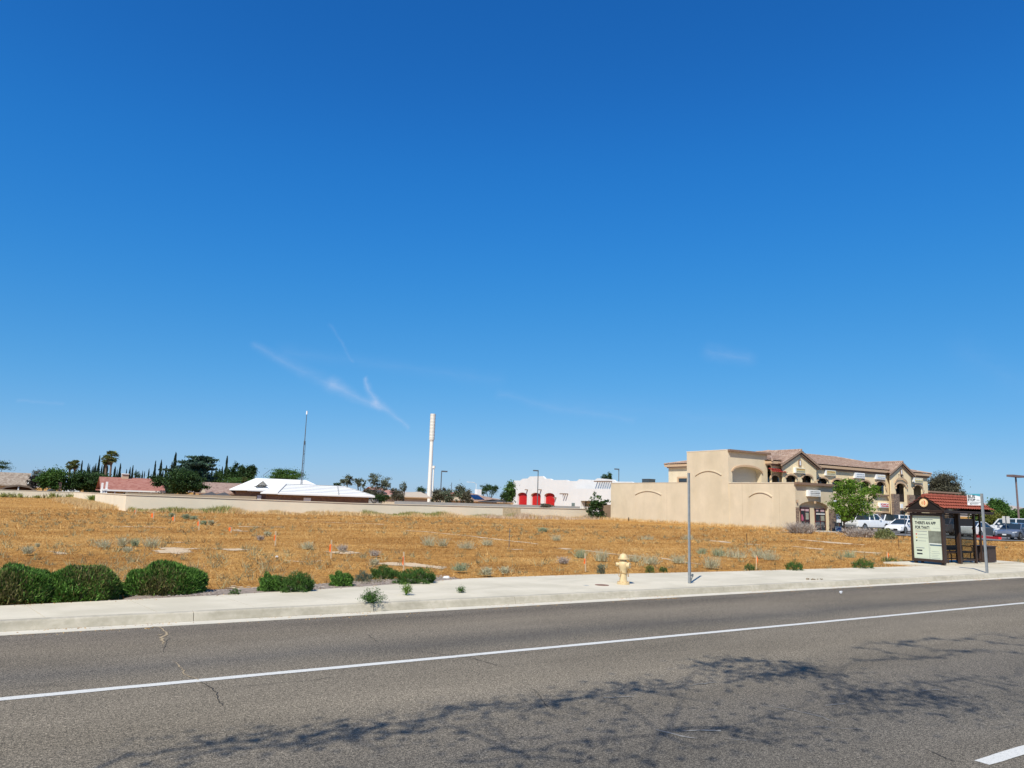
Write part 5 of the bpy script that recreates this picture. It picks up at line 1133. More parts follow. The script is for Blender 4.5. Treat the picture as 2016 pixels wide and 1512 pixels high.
MB().box(100.1, 122, 100, pts[-1][0]-.35, 4.4, 4.6).build('roof', mat('pale roofing', (.6, .58, .55), .9), t)
lo = [(1250, 964), (1205, 963), (1129, 962), (1124, 967), (1108, 967.5)]
lp = [(atX(x, y, 96.5).y, atX(x, y, 96.5).z) for x, y in lo]
ph = [(atX(1164, 995, 96.5).y, -.7), (atX(1143, 995, 96.5).y, -.7), (atX(1143, 995, 96.5).y, atX(1143, 986, 96.5).z), (atX(1164, 995, 96.5).y, atX(1164, 986, 96.5).z)]
MB().holed([(lp[0][0], -.8)]+lp+[(lp[-1][0], -.8)], [ph], mXf(96.5), 1.2).box(96.52, 99.98, lp[-1][0]-.2, lp[-1][0], -.8, lp[-1][1]-.1).box(96.6, 99.98, lp[0][0], lp[-1][0]-.25, 3.0, 3.1).build('entrance_block', WHITEST, t)
MB().box(98.0, 98.1, ph[0][0]-.2, ph[1][0]+.2, -.7, 3).build('porch_back_wall', mat('tan porch wall', (.42, .33, .22), .9), t)
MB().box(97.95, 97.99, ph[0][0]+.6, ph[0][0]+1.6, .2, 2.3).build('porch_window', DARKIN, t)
a = atX(1125, 990, 96.4); b2 = atX(1131, 997, 96.4); MB().box(96.44, 96.498, b2.y, a.y, b2.z, a.z).build('window', mat('grey green window', (.16, .2, .19), .4), t)
def viga(px, y, X):
    p = atX(px, y, X); MB().box(X-1.0, X-.003, p.y-.12, p.y+.12, p.z-.1, p.z+.12).build('roof_beam', mat('weathered beam', (.25, .17, .12), .9), t)
for px in (1177, 1182, 1186.5, 1191, 1195.5, 1200, 1204.5): viga(px, 948, 100)
for px in (1109.5, 1113.5, 1118): viga(px, 972.5, 96.5)
for px, y in ((1039, 964.5), (1066, 964.5), (1095, 980)):
    p = atX(px, y, 100); MB().box(99.3, 99.99, p.y-.12, p.y+.3, p.z-.08, p.z+.12).build('scupper', mat('weathered beam', (.25, .17, .12), .9), t)
p = atX(1073, 939, 103); MB().box(102.5, 104, p.y-1, p.y+1, 6, 7.6).build('roof_vent', DKMETAL, t)
a, b2 = atX(1112, 994, 90), atX(1166, 994, 90); t = thing('pipe_railing', 'pale pipe railing in front of the white station entrance', 'railing', (90, (a.y+b2.y)/2, -.7)); mb = MB()
for z in (.9, 1.35): mb.tube([(90, b2.y, z), (90, a.y, z)], .035, 6)
y = b2.y
while y <= a.y: mb.tube([(90, y, -.7), (90, y, 1.35)], .035, 6); y += 1.5
mb.build('rails', WHITEP, t)

# ================================================================== HOUSES BEYOND THE WALL
RED_SH = tilemat('red brown shingle', [(.26, .10, .075), (.32, .135, .10), (.36, .17, .13), (.29, .12, .09)], 3)
TAN_SH = tilemat('tan mottled shingle', [(.20, .15, .11), (.29, .23, .175), (.35, .29, .23), (.25, .195, .145)], 3.2)
BRN_SH = tilemat('rosy brown shingle', [(.22, .14, .11), (.29, .20, .155), (.34, .24, .19), (.26, .17, .135)], 3.2)
WHT_RF = mat('white roof coating', (.74, .73, .70), .8, .04); RIBM = mat('grey roof ribs', (.36, .36, .35), .8)
BRICKB = brickmat('brown slump block', (.27, .165, .11), (.20, .12, .08), (.10, .07, .055), .45, .2)
CREAM = mat('cream house wall', (.55, .46, .34), .9, .08, 1)
def house(name, label, Y, xa, xb, yr, ye, roofm, wallm, hipL=0, hipR=0, depth=9, posts=0, oh=.6, waves=False, wins=(), fas=None, zb=-.8, cat='house', group=None, xr=None):
    """gabled or hipped house, eave facing the street on plane Y; xa, xb = eave ends seen, yr / ye = ridge and eave heights seen at xr"""
    xr = xr or (xa+xb)/2
    e0, e1 = atY(xa, ye, Y), atY(xb, ye, Y); ze = atY(xr, ye, Y).z; ym = Y+depth/2; zr = atY(xr, yr, ym).z; x0, x1 = e0.x, e1.x
    t = thing(name, label, cat, ((x0+x1)/2, Y, zb), group)
    A, B, C, D = (x0, Y, ze), (x1, Y, ze), (x1, Y+depth, ze), (x0, Y+depth, ze); R0, R1 = (x0+hipL, ym, zr), (x1-hipR, ym, zr)
    r = MB()
    for P, th in ((0, 0),):
        r.add([A, B, R1, R0], [(0, 1, 2, 3)]); r.add([C, D, R0, R1], [(0, 1, 2, 3)])
    if hipL: r.add([D, A, R0], [(0, 1, 2)])
    if hipR: r.add([B, C, R1], [(0, 1, 2)])
    lo_ = [(p[0], p[1], p[2]-.16) for p in (A, B, C, D)]; r.add([A, B, C, D]+lo_, [(0, 4, 5, 1), (1, 5, 6, 2), (2, 6, 7, 3), (3, 7, 4, 0), (4, 7, 6, 5)])
    rf = r.build('roof', roofm, t)
    f = MB().box(x0-.02, x1+.02, Y-.03, Y-.003, ze-.2, ze-.0)
    if not hipL: pass
    if not hipR: pass
    f.build('fascia', fas or (WHITEP if 'posted' in label else roofm), t)
    wy = Y+(oh if not posts else 2.2); w = MB().box(x0+oh, x1-oh, wy, Y+depth-oh, zb, ze-.17)
    if not hipL: w.prism([(Y+.5, ze-.165), (Y+depth-.5, ze-.165), (ym, zr-.15)], mXf(x0+oh), 0, .1)
    if not hipR: w.prism([(Y+.5, ze-.165), (Y+depth-.5, ze-.165), (ym, zr-.15)], mXf(x1-oh), -.1, 0)
    w.build('wall', wallm, t)
    for i in range(posts):
        x = x0+.3+(x1-x0-.6)*i/(posts-1); MB().box(x-.08, x+.08, Y+.15, Y+.31, zb, ze-.162).build('porch_post', WHITEP, t)
    for (wa_, wb_, za_, zb_) in wins:
        X0, X1 = atY(wa_, ye, wy).x, atY(wb_, ye, wy).x; o = MB().box(X0, X1, wy-.03, wy-.003, za_, zb_).build('window', GLS, t); MB().box(X0-.08, X1+.08, wy-.05, wy-.032, zb_, zb_+.08).box(X0-.08, X0, wy-.05, wy-.032, za_, zb_).box(X1, X1+.08, wy-.05, wy-.032, za_, zb_).build('frame', WHITEP, o)
    return t, (x0, x1, ze, zr, ym)
house('house', 'tan shingled house at the left edge behind the far wall', 178, -70, 58, 929, 954, TAN_SH, CREAM, depth=10, wins=((10, 30, .3, 1.2),))
h_, q = house('house', 'long low house with red brown roof and white posted porch', 112, 197, 326, 941, 965.3, RED_SH, CREAM, depth=10, posts=6, wins=((244, 258, .2, 1.5), (282, 292, .2, 1.4), (306, 312, .3, 1.4)))
a = atY(253, 940, 117); MB().box(atY(239.5, 940, 117).x, atY(252.5, 940, 117).x, 116.5, 117.5, 3.0, atY(246, 934, 117).z).build('chimney', mat('tan chimney', (.5, .37, .25), .9), h_)
MB().box(atY(238.8, 940, 117).x, atY(253.2, 940, 117).x, 116.35, 117.65, atY(246, 934, 117).z+.002, atY(246, 932.5, 117).z).build('chimney_cap', WHITEP, h_)
t = thing('pergola_frame', 'white pergola posts at the left end of the red brown roofed house', 'pergola', (atY(208, 965, 108).x, 108, -.8))
for px, yt in ((202, 950.5), (211, 948.5), (206, 965)): p = atY(px, yt, 108); MB().box(p.x-.12, p.x+.12, 107.9, 108.1, -.8, p.z).build('post', WHITEP, t)
p = atY(202, 964, 108); q2 = atY(212, 964, 108); MB().box(p.x-.1, q2.x+.1, 107.8, 107.88, p.z-.1, p.z+.1).build('beam', WHITEP, t)
house('house', 'rosy brown shingled house left of the white roofed block building', 116, 405, 503, 951, 971.5, BRN_SH, CREAM, depth=10, hipR=.5, wins=((472, 484, .6, 1.4), (455, 462, .9, 1.6)))
def smallroof(name, label, px0, px1, pxa, ya, yb, Y, m, zb=-.8, dp=4, cat='gazebo', group=None, lift=.0, postm=None):
    a, b2, c = atY(px0, yb, Y), atY(px1, yb, Y), atY(pxa, ya, Y+dp/2); t = thing(name, label, cat, (c.x, Y+dp/2, zb), group)
    x0, x1, ze = a.x, b2.x, (a.z+b2.z)/2
    MB().add([(x0, Y, ze), (x1, Y, ze), (x1, Y+dp, ze), (x0, Y+dp, ze), (c.x, Y+dp/2, c.z)], [(0, 1, 4), (1, 2, 4), (2, 3, 4), (3, 0, 4), (3, 2, 1, 0)]).build('roof', m, t)
    for x in (x0+.15, x1-.15):
        for y in (Y+.15, Y+dp-.15): MB().box(x-.06, x+.06, y-.06, y+.06, zb, ze).build('post', postm or DKMETAL, t)
    return t
GREYRF = mat('grey metal roof', (.33, .33, .33), .6, .08); DKRF = mat('dark shingle roof', (.075, .07, .068), .85, .2)
smallroof('gazebo', 'pale grey pyramid gazebo roof below the dark dense tree', 118, 161, 140, 960, 968, 172, mat('pale grey canvas', (.45, .45, .43), .8))
smallroof('gazebo', 'dark pyramid gazebo roof, left of two below the rosy brown roof', 403, 431, 417, 968, 975.5, 100, DKRF); smallroof('gazebo', 'dark pyramid gazebo roof, right of two below the rosy brown roof', 430, 456, 442.5, 969, 976, 100, DKRF)
# arched patio cover at the far left
a, b2 = atY(0, 962, 166), atY(71, 965, 166); t = thing('patio_cover', 'dark arched patio cover at the left edge above the far wall', 'patio cover', ((a.x+b2.x)/2, 166, -.8))
pts = [(0, 963.5), (12, 957), (37, 954), (58, 957.5), (70, 965)]; up_ = [(atY(x, y, 166).x, atY(x, y, 166).z) for x, y in pts]
MB().prism(up_+[(x, z-.3) for x, z in up_[::-1]], mYf(166), 0, 5).build('roof', mat('brown patio roof', (.17, .125, .095), .9), t)
MB().prism([(up_[0][0]+.5, -.8), (up_[-1][0]-.8, -.8)]+[(x, z-.31) for x, z in up_[::-1]], mYf(168), 0, .2).build('back_wall', mat('dark red boards', (.09, .045, .035), .9), t)
for x in (up_[0][0]+.6, up_[2][0], up_[-1][0]-1): MB().box(x-.1, x+.1, 166.2, 166.4, -.8, up_[0][1]-.2 if x != up_[2][0] else up_[2][1]-.31).build('post', WHITEP, t)
p = atY(61, 948, 176); t = thing('satellite_dish', 'white satellite dish at the end of the tan shingled roof', 'satellite dish', (p.x, 176, p.z-1.6))
MB().add([(p.x+.55*cos(q)*.8-.1, 176+.2*sin(q), p.z+.45*sin(q)+.35*cos(q)) for q in np.linspace(0, 2*pi, 15)[:-1]]+[(p.x+.1, 176.15, p.z)], [(i, (i+1) % 14, 14) for i in range(14)]).build('dish', WHITEP, t); MB().tube([(p.x, 176.15, p.z), (p.x-.3, 176.3, p.z-1.6)], .05, 6).build('mast', DKMETAL, t)
a, b2 = atY(92, 966, 165), atY(111, 966, 165); zt = atY(100, 962.3, 165).z; t = thing('camper_top', 'white rounded camper roof peeking above the far wall', 'camper', ((a.x+b2.x)/2, 166, -.8))
MB().prism([(a.x, -.5), (b2.x, -.5), (b2.x, zt-.25), (b2.x-.3, zt), (a.x+.4, zt), (a.x, zt-.3)], mYf(165), 0, 4).build('body', WHITEP, t); MB().box(a.x+.35, b2.x-.25, 164.95, 164.998, zt-.75, zt-.3).build('window', GLS, t)
a, b2 = atY(115, 962, 164), atY(122, 951, 164); t = thing('brick_chimney', 'pinkish brick stack between green tree and dark dense tree', 'chimney', (a.x, 164, -.8)); MB().box(a.x, b2.x, 164, 165, -.8, b2.z).build('stack', mat('pinkish brick', (.42, .26, .20), .9, .12), t); MB().box(a.x-.15, b2.x+.15, 163.9, 165.1, b2.z+.002, b2.z+.15).build('cap', mat('pinkish brick', (.42, .26, .20)), t)
# white roofed block building
t, q = house('block_building', 'brown slump block building with white ridged roof behind the wall', 96, 547, 738, 956.5, 973.5, WHT_RF, BRICKB, hipL=2.2, hipR=2.8, depth=9, cat='building', xr=640, fas=WHITEP)
x0, x1, ze, zr, ym = q
rb = MB(); nr = 6
for i in range(1, nr):
    w = i/nr; a_ = Vector((x0+2.2*w, 96+(ym-96)*w, ze+(zr-ze)*w+.03)); c_ = Vector((x1-2.8*w, 96+(ym-96)*w, ze+(zr-ze)*w+.03)); rb.tube([a_, c_], .035, 4)
rb.tube([(x0, 96, ze+.03), (x0+2.2, ym, zr+.03)], .08, 5).tube([(x0+8, 96, ze+.03), (x0+9.3, ym, zr+.03)], .07, 5).tube([(x1, 96, ze+.03), (x1-2.8, ym, zr+.03)], .07, 5).tube([(x0+2.2, ym, zr+.03), (x1-2.8, ym, zr+.03)], .07, 5)
rb.build('roof_ribs', RIBM, t)
a, b2 = atY(598, 980, 96.5), atY(612, 985, 96.5); MB().box(a.x, b2.x, 96.5, 96.59, .2, a.z).build('white_door', WHITEP, t)
t, q = house('block_building', 'taller white roofed left wing of the slump block building', 106, 487, 655, 943.5, 966, WHT_RF, BRICKB, hipL=2.4, hipR=2.2, depth=12, cat='building', xr=560, fas=WHITEP)
x0, x1, ze, zr, ym = q
p = atY(516, 948, 107); pe = atY(508, 955.5, 106.6); pf = atY(524, 955.5, 106.6)
MB().add([(pe.x, 106.8, pe.z), (pf.x, 106.8, pf.z), (p.x, 106.8, p.z)], [(0, 1, 2)]).build('dormer_gable', mat('pale tan board', (.6, .55, .45), .9), t)
MB().add([(pe.x-.3, 106.5, pe.z-.1), (p.x, 106.5, p.z+.1), (p.x, 110.5, p.z+.1), (pe.x-.3, 109, pe.z-.1), (pf.x+.3, 106.5, pf.z-.1), (pf.x+.3, 109, pf.z-.1)], [(0, 1, 2, 3), (1, 4, 5, 2)]).build('dormer_roof', WHT_RF, t)
a, b2 = atY(507, 975, 106.5), atY(514, 982, 106.5); MB().box(a.x, b2.x, 106.5, 106.59, .2, a.z).build('white_door', WHITEP, t)
# radio mast on it
p0 = atY(591.5, 952, 104); p1 = atY(599, 868, 104); p2 = atY(603.3, 816, 104)
t = thing('radio_mast', 'thin guyed radio mast with white tip rising from the white roofed block building', 'antenna', tuple(p0))
xx = p0.x+.15
mb = MB()
for k in range(3): q = 2*pi*k/3; mb.tube([(xx+.16*cos(q), 104+.16*sin(q), p0.z-1), (xx+.12*cos(q), 104+.12*sin(q), p1.z)], .035, 5)
z = p0.z-1; k = 0
while z < p1.z-.5: q, q2 = 2*pi*k/3, 2*pi*(k+1)/3; mb.tube([(xx+.15*cos(q), 104+.15*sin(q), z), (xx+.15*cos(q2), 104+.15*sin(q2), z+.45)], .018, 4); z += .45; k += 1
mb.build('lattice', DKMETAL, t); MB().tube([(xx, 104, p1.z-.5), (xx, 104, p2.z)], [.07, .045], 6).build('upper_rod', DKMETAL, t); MB().tube([(xx, 104, p2.z), (xx, 104, p2.z+.5)], [.10, .09], 8).build('tip', WHITEP, t)
p0 = atY(517.5, 944, 112); p2 = atY(519, 929, 112); tag(MB().tube([(p0.x, 112, 3), (p0.x, 112, p0.z), (p0.x+.1, 112, p2.z-.4), (p0.x+.9, 112, p2.z+.3)], .035, 5).build('whip_antenna', DKMETAL, loc=tuple(p0)), 'small bent whip antenna at the left peak of the white roof', 'antenna')
# houses to the right of it
house('house', 'distant salmon roofed house behind thin dark trees left of the tower', 170, 745, 816, 960.5, 976, tilemat('salmon tile', [(.36, .17, .13), (.41, .22, .175), (.33, .155, .12)], 2), CREAM, hipR=7, depth=14)
house('shed', 'dark little gabled shed right of the white roofed block building', 110, 733, 762, 964.5, 970, DKRF, mat('grey board wall', (.30, .29, .27), .9), depth=5, cat='shed', wins=())
house('house', 'cream house with shallow tan roof directly left of the white tower', 128, 784, 850, 968, 978.5, mat('tan rolled roof', (.46, .38, .29), .9, .1), CREAM, hipL=6, depth=10, wins=((812, 817, .3, 1.2),), fas=TRIMTAN)
t, q = house('house', 'brown roofed house with solar panels and white chimney left of the fire station', 158, 924, 1003, 969.5, 987, BRN_SH, CREAM, hipR=9, depth=14, fas=TRIMTAN)
x0, x1, ze, zr, ym = q; fy = lambda w: 158+(ym-158)*w; fz = lambda w: ze+(zr-ze)*w+.12
sp = MB(); xa, xb = atY(930, 980, 160).x, atY(950, 980, 160).x
for i in range(4): u_ = xa+(xb-xa)*i/4; sp.add([(u_, fy(.12), fz(.12)), (u_+(xb-xa)/4-.08, fy(.12), fz(.12)), (u_+(xb-xa)/4-.08, fy(.62), fz(.62)), (u_, fy(.62), fz(.62))], [(0, 1, 2, 3)])
sp.build('solar_panels', glass('solar glass', (.012, .02, .06), .15), t)
MB().box(atY(937, 970, 165).x, atY(945.5, 970, 165).x, 164.4, 165.6, 3, atY(941, 963.5, 165).z).build('chimney', WHITEP, t)
house('house', 'low dark roof touching the left side of the fire station', 135, 978, 1012, 984, 989, DKRF, CREAM, hipL=3, hipR=3, depth=8, fas=TRIMTAN)
house('house', 'pinkish roofed house glimpsed behind trees between tower and chimney', 175, 885, 925, 968.5, 978, RED_SH, CREAM, hipL=5, depth=12)

# ================================================================== TOWER, LAMPS, POLES
def vert(px, yt, yb, Y): p = atY(px, yb, Y); return p.x, p.z, atY(px, yt, Y).z
TW = mat('off white tower paint', (.74, .72, .66), .6, .04)
TY = 168.7; p = atY(845.5, 960, TY); ztop = atY(852, 815, TY).z; zn = atY(849, 868, TY).z; tx = p.x
t = thing('cell_tower', 'tall white slim tower with a wider louvred top section', 'tower', (tx, TY, -.8))
MB().tube([(tx, TY, -.8), (tx, TY, zn)], [.56, .44], 20).build('shaft', TW, t, True)
hd = MB().tube([(tx, TY, zn+.25), (tx, TY, ztop)], .66, 24).tube([(tx, TY, zn-.15), (tx, TY, zn+.25)], .5, 16).build('head', TW, t, True)
lv = MB(); nb_ = 8; hh = (ztop-zn-.25)/nb_; LV = mat('grey louvre', (.56, .54, .48), .8)
for j in range(nb_):
    for k in range(10):
        q = 2*pi*k/10
        if j >= 0:
            z0, z1 = zn+.25+hh*j+.12, zn+.25+hh*(j+1)-.10
            a_, b_3 = q-.2, q+.2; lv.add([(tx+.675*cos(a_), TY+.675*sin(a_), z0), (tx+.675*cos(b_3), TY+.675*sin(b_3), z0), (tx+.675*cos(b_3), TY+.675*sin(b_3), z1), (tx+.675*cos(a_), TY+.675*sin(a_), z1)], [(0, 1, 2, 3)])
lv.build('louvres', LV, hd)
x_, zb_, zt_ = vert(852, 917, 960, 160); t = thing('white_pole', 'shorter white pole with a small head just right of the tower', 'pole', (x_, 160, -.8))
MB().tube([(x_, 160, -.8), (x_, 160, zt_-.6)], .17, 12).build('shaft', TW, t); MB().tube([(x_, 160, zt_-.6), (x_, 160, zt_)], .36, 12).build('head', TW, t)
def lamp(px, yt, Y, side, label, h=.13, m=DKMETAL, arm=1.4):
    x, zb, zt = vert(px, yt, 970, Y); t = thing('parking_lamp', label, 'street lamp', (x, Y, -.8), 'dark shoebox parking lot lamps'); k = Y/150
    MB().tube([(x, Y, -.8), (x, Y, zt)], [h*k, h*.8*k], 8).build('pole', m, t); MB().box(min(x, x+side*arm*k), max(x, x+side*arm*k), Y-.2*k, Y+.2*k, zt+.002, zt+.3*k).build('lamp_head', m, t); return t
lamp(867.5, 929, 150, 1, 'dark lamp right of the white tower, head pointing right'); lamp(1058.5, 928, 130, -1, 'dark lamp in front of the middle red door, head pointing left'); lamp(1218, 925, 118, -1, 'dark lamp over the left end of the beige wall, head pointing left')
x_, zb_, zt_ = vert(937, 950, 970, 200); t = thing('street_lamp', 'thin white street lamp behind the house with solar panels', 'street lamp', (x_, 200, -.8))
MB().tube([(x_, 200, -.8), (x_, 200, zt_-.4), (x_-.8, 200, zt_), (x_-2.6, 200, zt_+.05)], .06, 6).build('pole', WHITEP, t); MB().box(x_-3.3, x_-2.4, 199.9, 200.1, zt_-.02, zt_+.14).build('lamp_head', WHITEP, t)
x_, zb_, zt_ = vert(888.5, 950, 970, 220); tag(MB().tube([(x_, 220, -.8), (x_, 220, zt_)], .09, 6).build('utility_pole', BROWNM, loc=(x_, 220, -.8)), 'thin brown pole above the trees right of the tower', 'pole')
BRL = mat('brown lamp paint', (.17, .115, .105), .6)
lp_ = G(2010, 1045); Yl = 37.0; x_, zb_, zt_ = vert(2003.5, 940, 990, Yl); t = thing('twin_lamp', 'brown T shaped twin parking lamp at the right edge', 'street lamp', (x_, Yl, 0))
MB().tube([(x_, Yl, 0), (x_, Yl, zt_)], [.10, .08], 8).build('pole', BRL, t)
for s in (-1, 1): MB().box(min(x_+s*.05, x_+s*1.25), max(x_+s*.05, x_+s*1.25), Yl-.3, Yl+.3, zt_+.0, zt_+.22).build('lamp_head', BRL, t)
# small signs in the parking lot
p = G(1983, 1062); t = thing('parking_sign', 'back of two white sign plates on a thin pole before the black and white car', 'sign', (p.x, p.y, 0)); ztp = atX(1980, 1016, p.x).z
MB().tube([(p.x, p.y, 0), (p.x, p.y, ztp)], .03, 6).build('pole', DKMETAL, t)
for y0_ in (.04, -.30): MB().box(p.x+.035, p.x+.05, p.y+y0_, p.y+y0_+.26, ztp-.62, ztp-.02).build('sign_plate', mat('weathered sign back', (.55, .53, .5), .6), t)
p = G(1782.5, 1053); ztp = atX(1781, 1011, p.x).z; tag(MB().tube([(p.x, p.y, 0), (p.x, p.y, ztp)], .035, 6).build('thin_pole', DKMETAL, loc=tuple(p)), 'thin dark pole in front of the white sedan', 'pole')
p = G(1665, 1046); a, b2 = G(1642.5, 1046.5), G(1660.5, 1047); t = thing('banner_sign', 'low white banner with a blue stripe at the foot of the young tree', 'banner', tuple(a)); yb_ = (a.y+b2.y)/2; MB().box(a.x, b2.x, yb_, yb_+.05, .08, .5).build('banner', SIGNW, t); MB().box(a.x+.05, b2.x-.05, yb_-.006, yb_-.002, .2, .36).build('blue_stripe', mat('blue stripe', (.05, .13, .38), .6), t)
for x in (a.x+.2, b2.x-.2): MB().box(x-.03, x+.03, yb_+.06, yb_+.1, -.05, .45).build('stake', LATH, t)
RK = mat('red kerb paint', (.62, .03, .035), .7, .1, 4)
a, b2 = G(1918, 1058), G(1966, 1062); dv = (b2-a).normalized(); nv = Vector((-dv.y, dv.x, 0)); nv = nv if nv.x > 0 else -nv
tag(MB().add([tuple(v) for v in (a, b2, b2+nv*.25, a+nv*.25, a+Vector((0, 0, .2)), b2+Vector((0, 0, .2)), b2+nv*.25+Vector((0, 0, .2)), a+nv*.25+Vector((0, 0, .2)))], [(0, 1, 5, 4), (1, 2, 6, 5), (2, 3, 7, 6), (3, 0, 4, 7), (4, 5, 6, 7)]).build('red_kerb', RK), kind='structure')

# ================================================================== TREES
def palm(label, px, yc, wpx, Y, trunks=1, seed=1, r0_=.3):
    rng = np.random.default_rng(seed); c = atY(px, yc, Y); R = (atY(px+wpx/2, yc, Y)-atY(px-wpx/2, yc, Y)).length/2
    t = thing('palm_tree', label, 'palm tree', (c.x, Y, -.8), 'fan palms beyond the wall'); V = []; D = []
    for i in range(78):
        el_ = rng.uniform(-1.15, 1.25); q = rng.uniform(0, 2*pi); d = Vector((cos(q)*cos(el_), sin(q)*cos(el_), sin(el_))); L = R*.68*rng.uniform(.8, 1.15)
        hub = c+d*L; side = d.cross(Vector((0, 0, 1))).normalized(); upv = side.cross(d).normalized()
        (V if el_ > -.9 else D).append([c, c+d*.1*R+side*.03, hub, hub-side*.03])
        for k in range(11):
            a_ = -1.25+2.5*k/10; dd = (d*cos(a_)+side*sin(a_)).normalized(); tip = hub+dd*R*.6*rng.uniform(.85, 1.1)+Vector((0, 0, -.12*R)); pw = upv.cross(dd)*.07*R+upv*.02
            (V if el_ > -.9 else D).append([hub, hub+dd*R*.3+pw, tip, hub+dd*R*.3-pw])
    npmesh('fronds', np.array([[tuple(v) for v in f] for f in V]), 4, L_PALM, t)
    for i in range(120):
        q = rng.uniform(0, 2*pi); z = c.z-rng.uniform(0, 1.1)*R; r = rng.uniform(.1, .36)*R*(1-.5*(c.z-z)/R); a_ = Vector((c.x+cos(q)*r, c.y+sin(q)*r, z)); D.append([a_, a_+Vector((.12*R, 0, -.1*R)), a_+Vector((0, 0, -.5*R)), a_+Vector((-.12*R, 0, -.1*R))])
    npmesh('dead_fronds', np.array([[tuple(v) for v in f] for f in D]), 4, L_DRYP, t)
    MB().tube([(c.x, Y, -.8), (c.x+.15, Y, c.z*.5), (c.x, Y, c.z)], [r0_*1.0, r0_*.75, r0_*.7], 10).build('trunk', mat('palm bark', (.17, .125, .09), .95, .3, 3), t); return t
palm('tallest fan palm with a full crown above the dense dark tree', 220, 899, 27, 200, seed=2); palm('fan palm with lower crown leaning against the tallest palm', 210, 905, 21, 203, seed=3)
palm('short fan palm, left of two crowns above the green tree', 138, 916, 17, 190, seed=4); palm('short fan palm with upright fronds, right of two crowns above the green tree', 148, 914, 19, 192, seed=5)
# cypresses: three prototypes, copied
def cyp_proto(seed):
    rng = np.random.default_rng(seed); n = 900; t = thing('cypress_tree', 'x', 'cypress', (0, 0, 0), 'row of narrow cypresses on the skyline')
    z = rng.random(n)**.8; prof = .075*np.minimum(1, (z*6)**.6)*(1-z**2.2)*(1+.25*np.sin(z*21+seed)); q = rng.random(n)*2*pi; r = prof*(.6+.45*rng.random(n))
    P = np.stack([r*np.cos(q), r*np.sin(q), .04+.94*z], 1); d = np.stack([np.cos(q)*.25, np.sin(q)*.25, np.ones(n)], 1)
    V = cards(P, .075, rng, .3, d); npmesh('crown', V, 4, L_CYP, t)
    zt = np.linspace(.9, 1.0, 12); P2 = np.stack([.004*np.cos(zt*60), .004*np.sin(zt*60), zt], 1); MB().tube([(0, 0, 0), (0, 0, .95)], [.014, .004], 6).build('trunk', BARK, t); return t
protos = [cyp_proto(s) for s in (1, 2, 3)]
cyl = [(162, 909, 1.0), (174, 914, .9), (177, 916, .8), (182, 921, .8), (185, 918, .9), (189, 914, 1), (196.5, 899, 1.1), (201, 917, .9), (207, 909, 1.2), (212, 918, 1.1), (227, 920, 1.2), (231, 926, .8), (237.5, 914, 1.2), (249.5, 925, .8), (256.5, 921, 1), (262, 918, 1), (268, 926, .8), (281, 928, .8), (285, 929, .7), (293.5, 924, .9), (297.5, 934, .7), (306.5, 909, 1.1), (310, 934, .9), (318, 907, 1.3), (321, 928, 1.2), (328, 918, 1.2), (331, 927, .9), (339, 911, 1.3), (346.5, 893, 1.9), (418, 920, .9), (426, 922, 1.0), (432, 924, 1.1), (438, 920, 1.3), (447.5, 900, 1.5)]
where = ['above the dense dark tree', 'above the red brown roof', 'over the big dark tree', 'behind the spreading cedar']
used_ = [False]*3
for i, (px, yt, w) in enumerate(cyl):
    Y = 225+7*((i*37) % 5); k = i % 3; p = atY(px, yt, Y); H = (p.z+.8)*1.02
    o = protos[k] if not used_[k] else copy_tree(protos[k]); used_[k] = True
    o.location = (p.x, Y, -.8); wf = .48*w*(14/max(9, H)); o.scale = (H*wf, H*wf, H); o.rotation_euler.z = i*1.7
    seg = 'between the palms and the far left' if px < 205 else 'just right of the tall palms' if px < 240 else 'above the red brown roof' if px < 335 else 'beside the spreading cedar' if px < 380 else 'right of the spreading cedar'
    ordn = ['first', 'second', 'third', 'fourth', 'fifth', 'sixth', 'seventh', 'eighth', 'ninth', 'tenth', 'eleventh', 'twelfth', 'thirteenth', 'fourteenth', 'fifteenth', 'sixteenth', 'seventeenth']
    same = [j for j, c in enumerate(cyl) if (c[0] < 205, 205 <= c[0] < 240, 240 <= c[0] < 335, 335 <= c[0] < 380, c[0] >= 380) == (px < 205, 205 <= px < 240, 240 <= px < 335, 335 <= px < 380, px >= 380)]
    o['label'] = 'narrow dark cypress, %s from left of those %s' % (ordn[same.index(i)], seg)
bigtree('tree', 'dark green tree crown cut off by the left edge above the tan roof', -8, 904, 52, 200, L_DARK, 928, 1200, seed=11, shape='flat')
bigtree('tree', 'dark purple brown leaved small tree at the far end of the tan roof', 71, 935, 22, 172, leafmat('purple brown leaves', [(.015, .014, .012), (.035, .03, .025), (.06, .05, .04)]), 964, 900, seed=12)
bigtree('tree', 'brownish reddish leaved tree left of the green tree', 88, 924, 32, 176, L_OLIVE, 950, 1000, seed=13)
bigtree('tree', 'light green bushy tree left of the dense dark tree', 108, 924, 48, 165, L_MID, 965, 2600, seed=14)
bigtree('tree', 'dense dark green rounded tree below the palms', 161, 924, 96, 167, L_DARK, 968, 5200, seed=15, shape='flat', clumps=90, cs=.2)
bigtree('tree', 'small bushy tree behind the ridge of the red brown roof', 271, 929, 13, 190, L_DARK, 945, 400, seed=16)
bigtree('tree', 'dense dark green rounded tree right of the red brown roof', 359, 925, 84, 108, L_DARK, 970, 5600, seed=17, clumps=90, cs=.2)
bigtree('cedar_tree', 'wide spreading blue green cedar with layered flat branches', 388, 897, 82, 128, L_CEDAR, 965, 5200, seed=18, shape='tiers', clumps=120, cs=.22)
bigtree('tree', 'dark green shrubby tree right of the cedar', 428, 928, 38, 150, L_DARK, 965, 1500, seed=19)
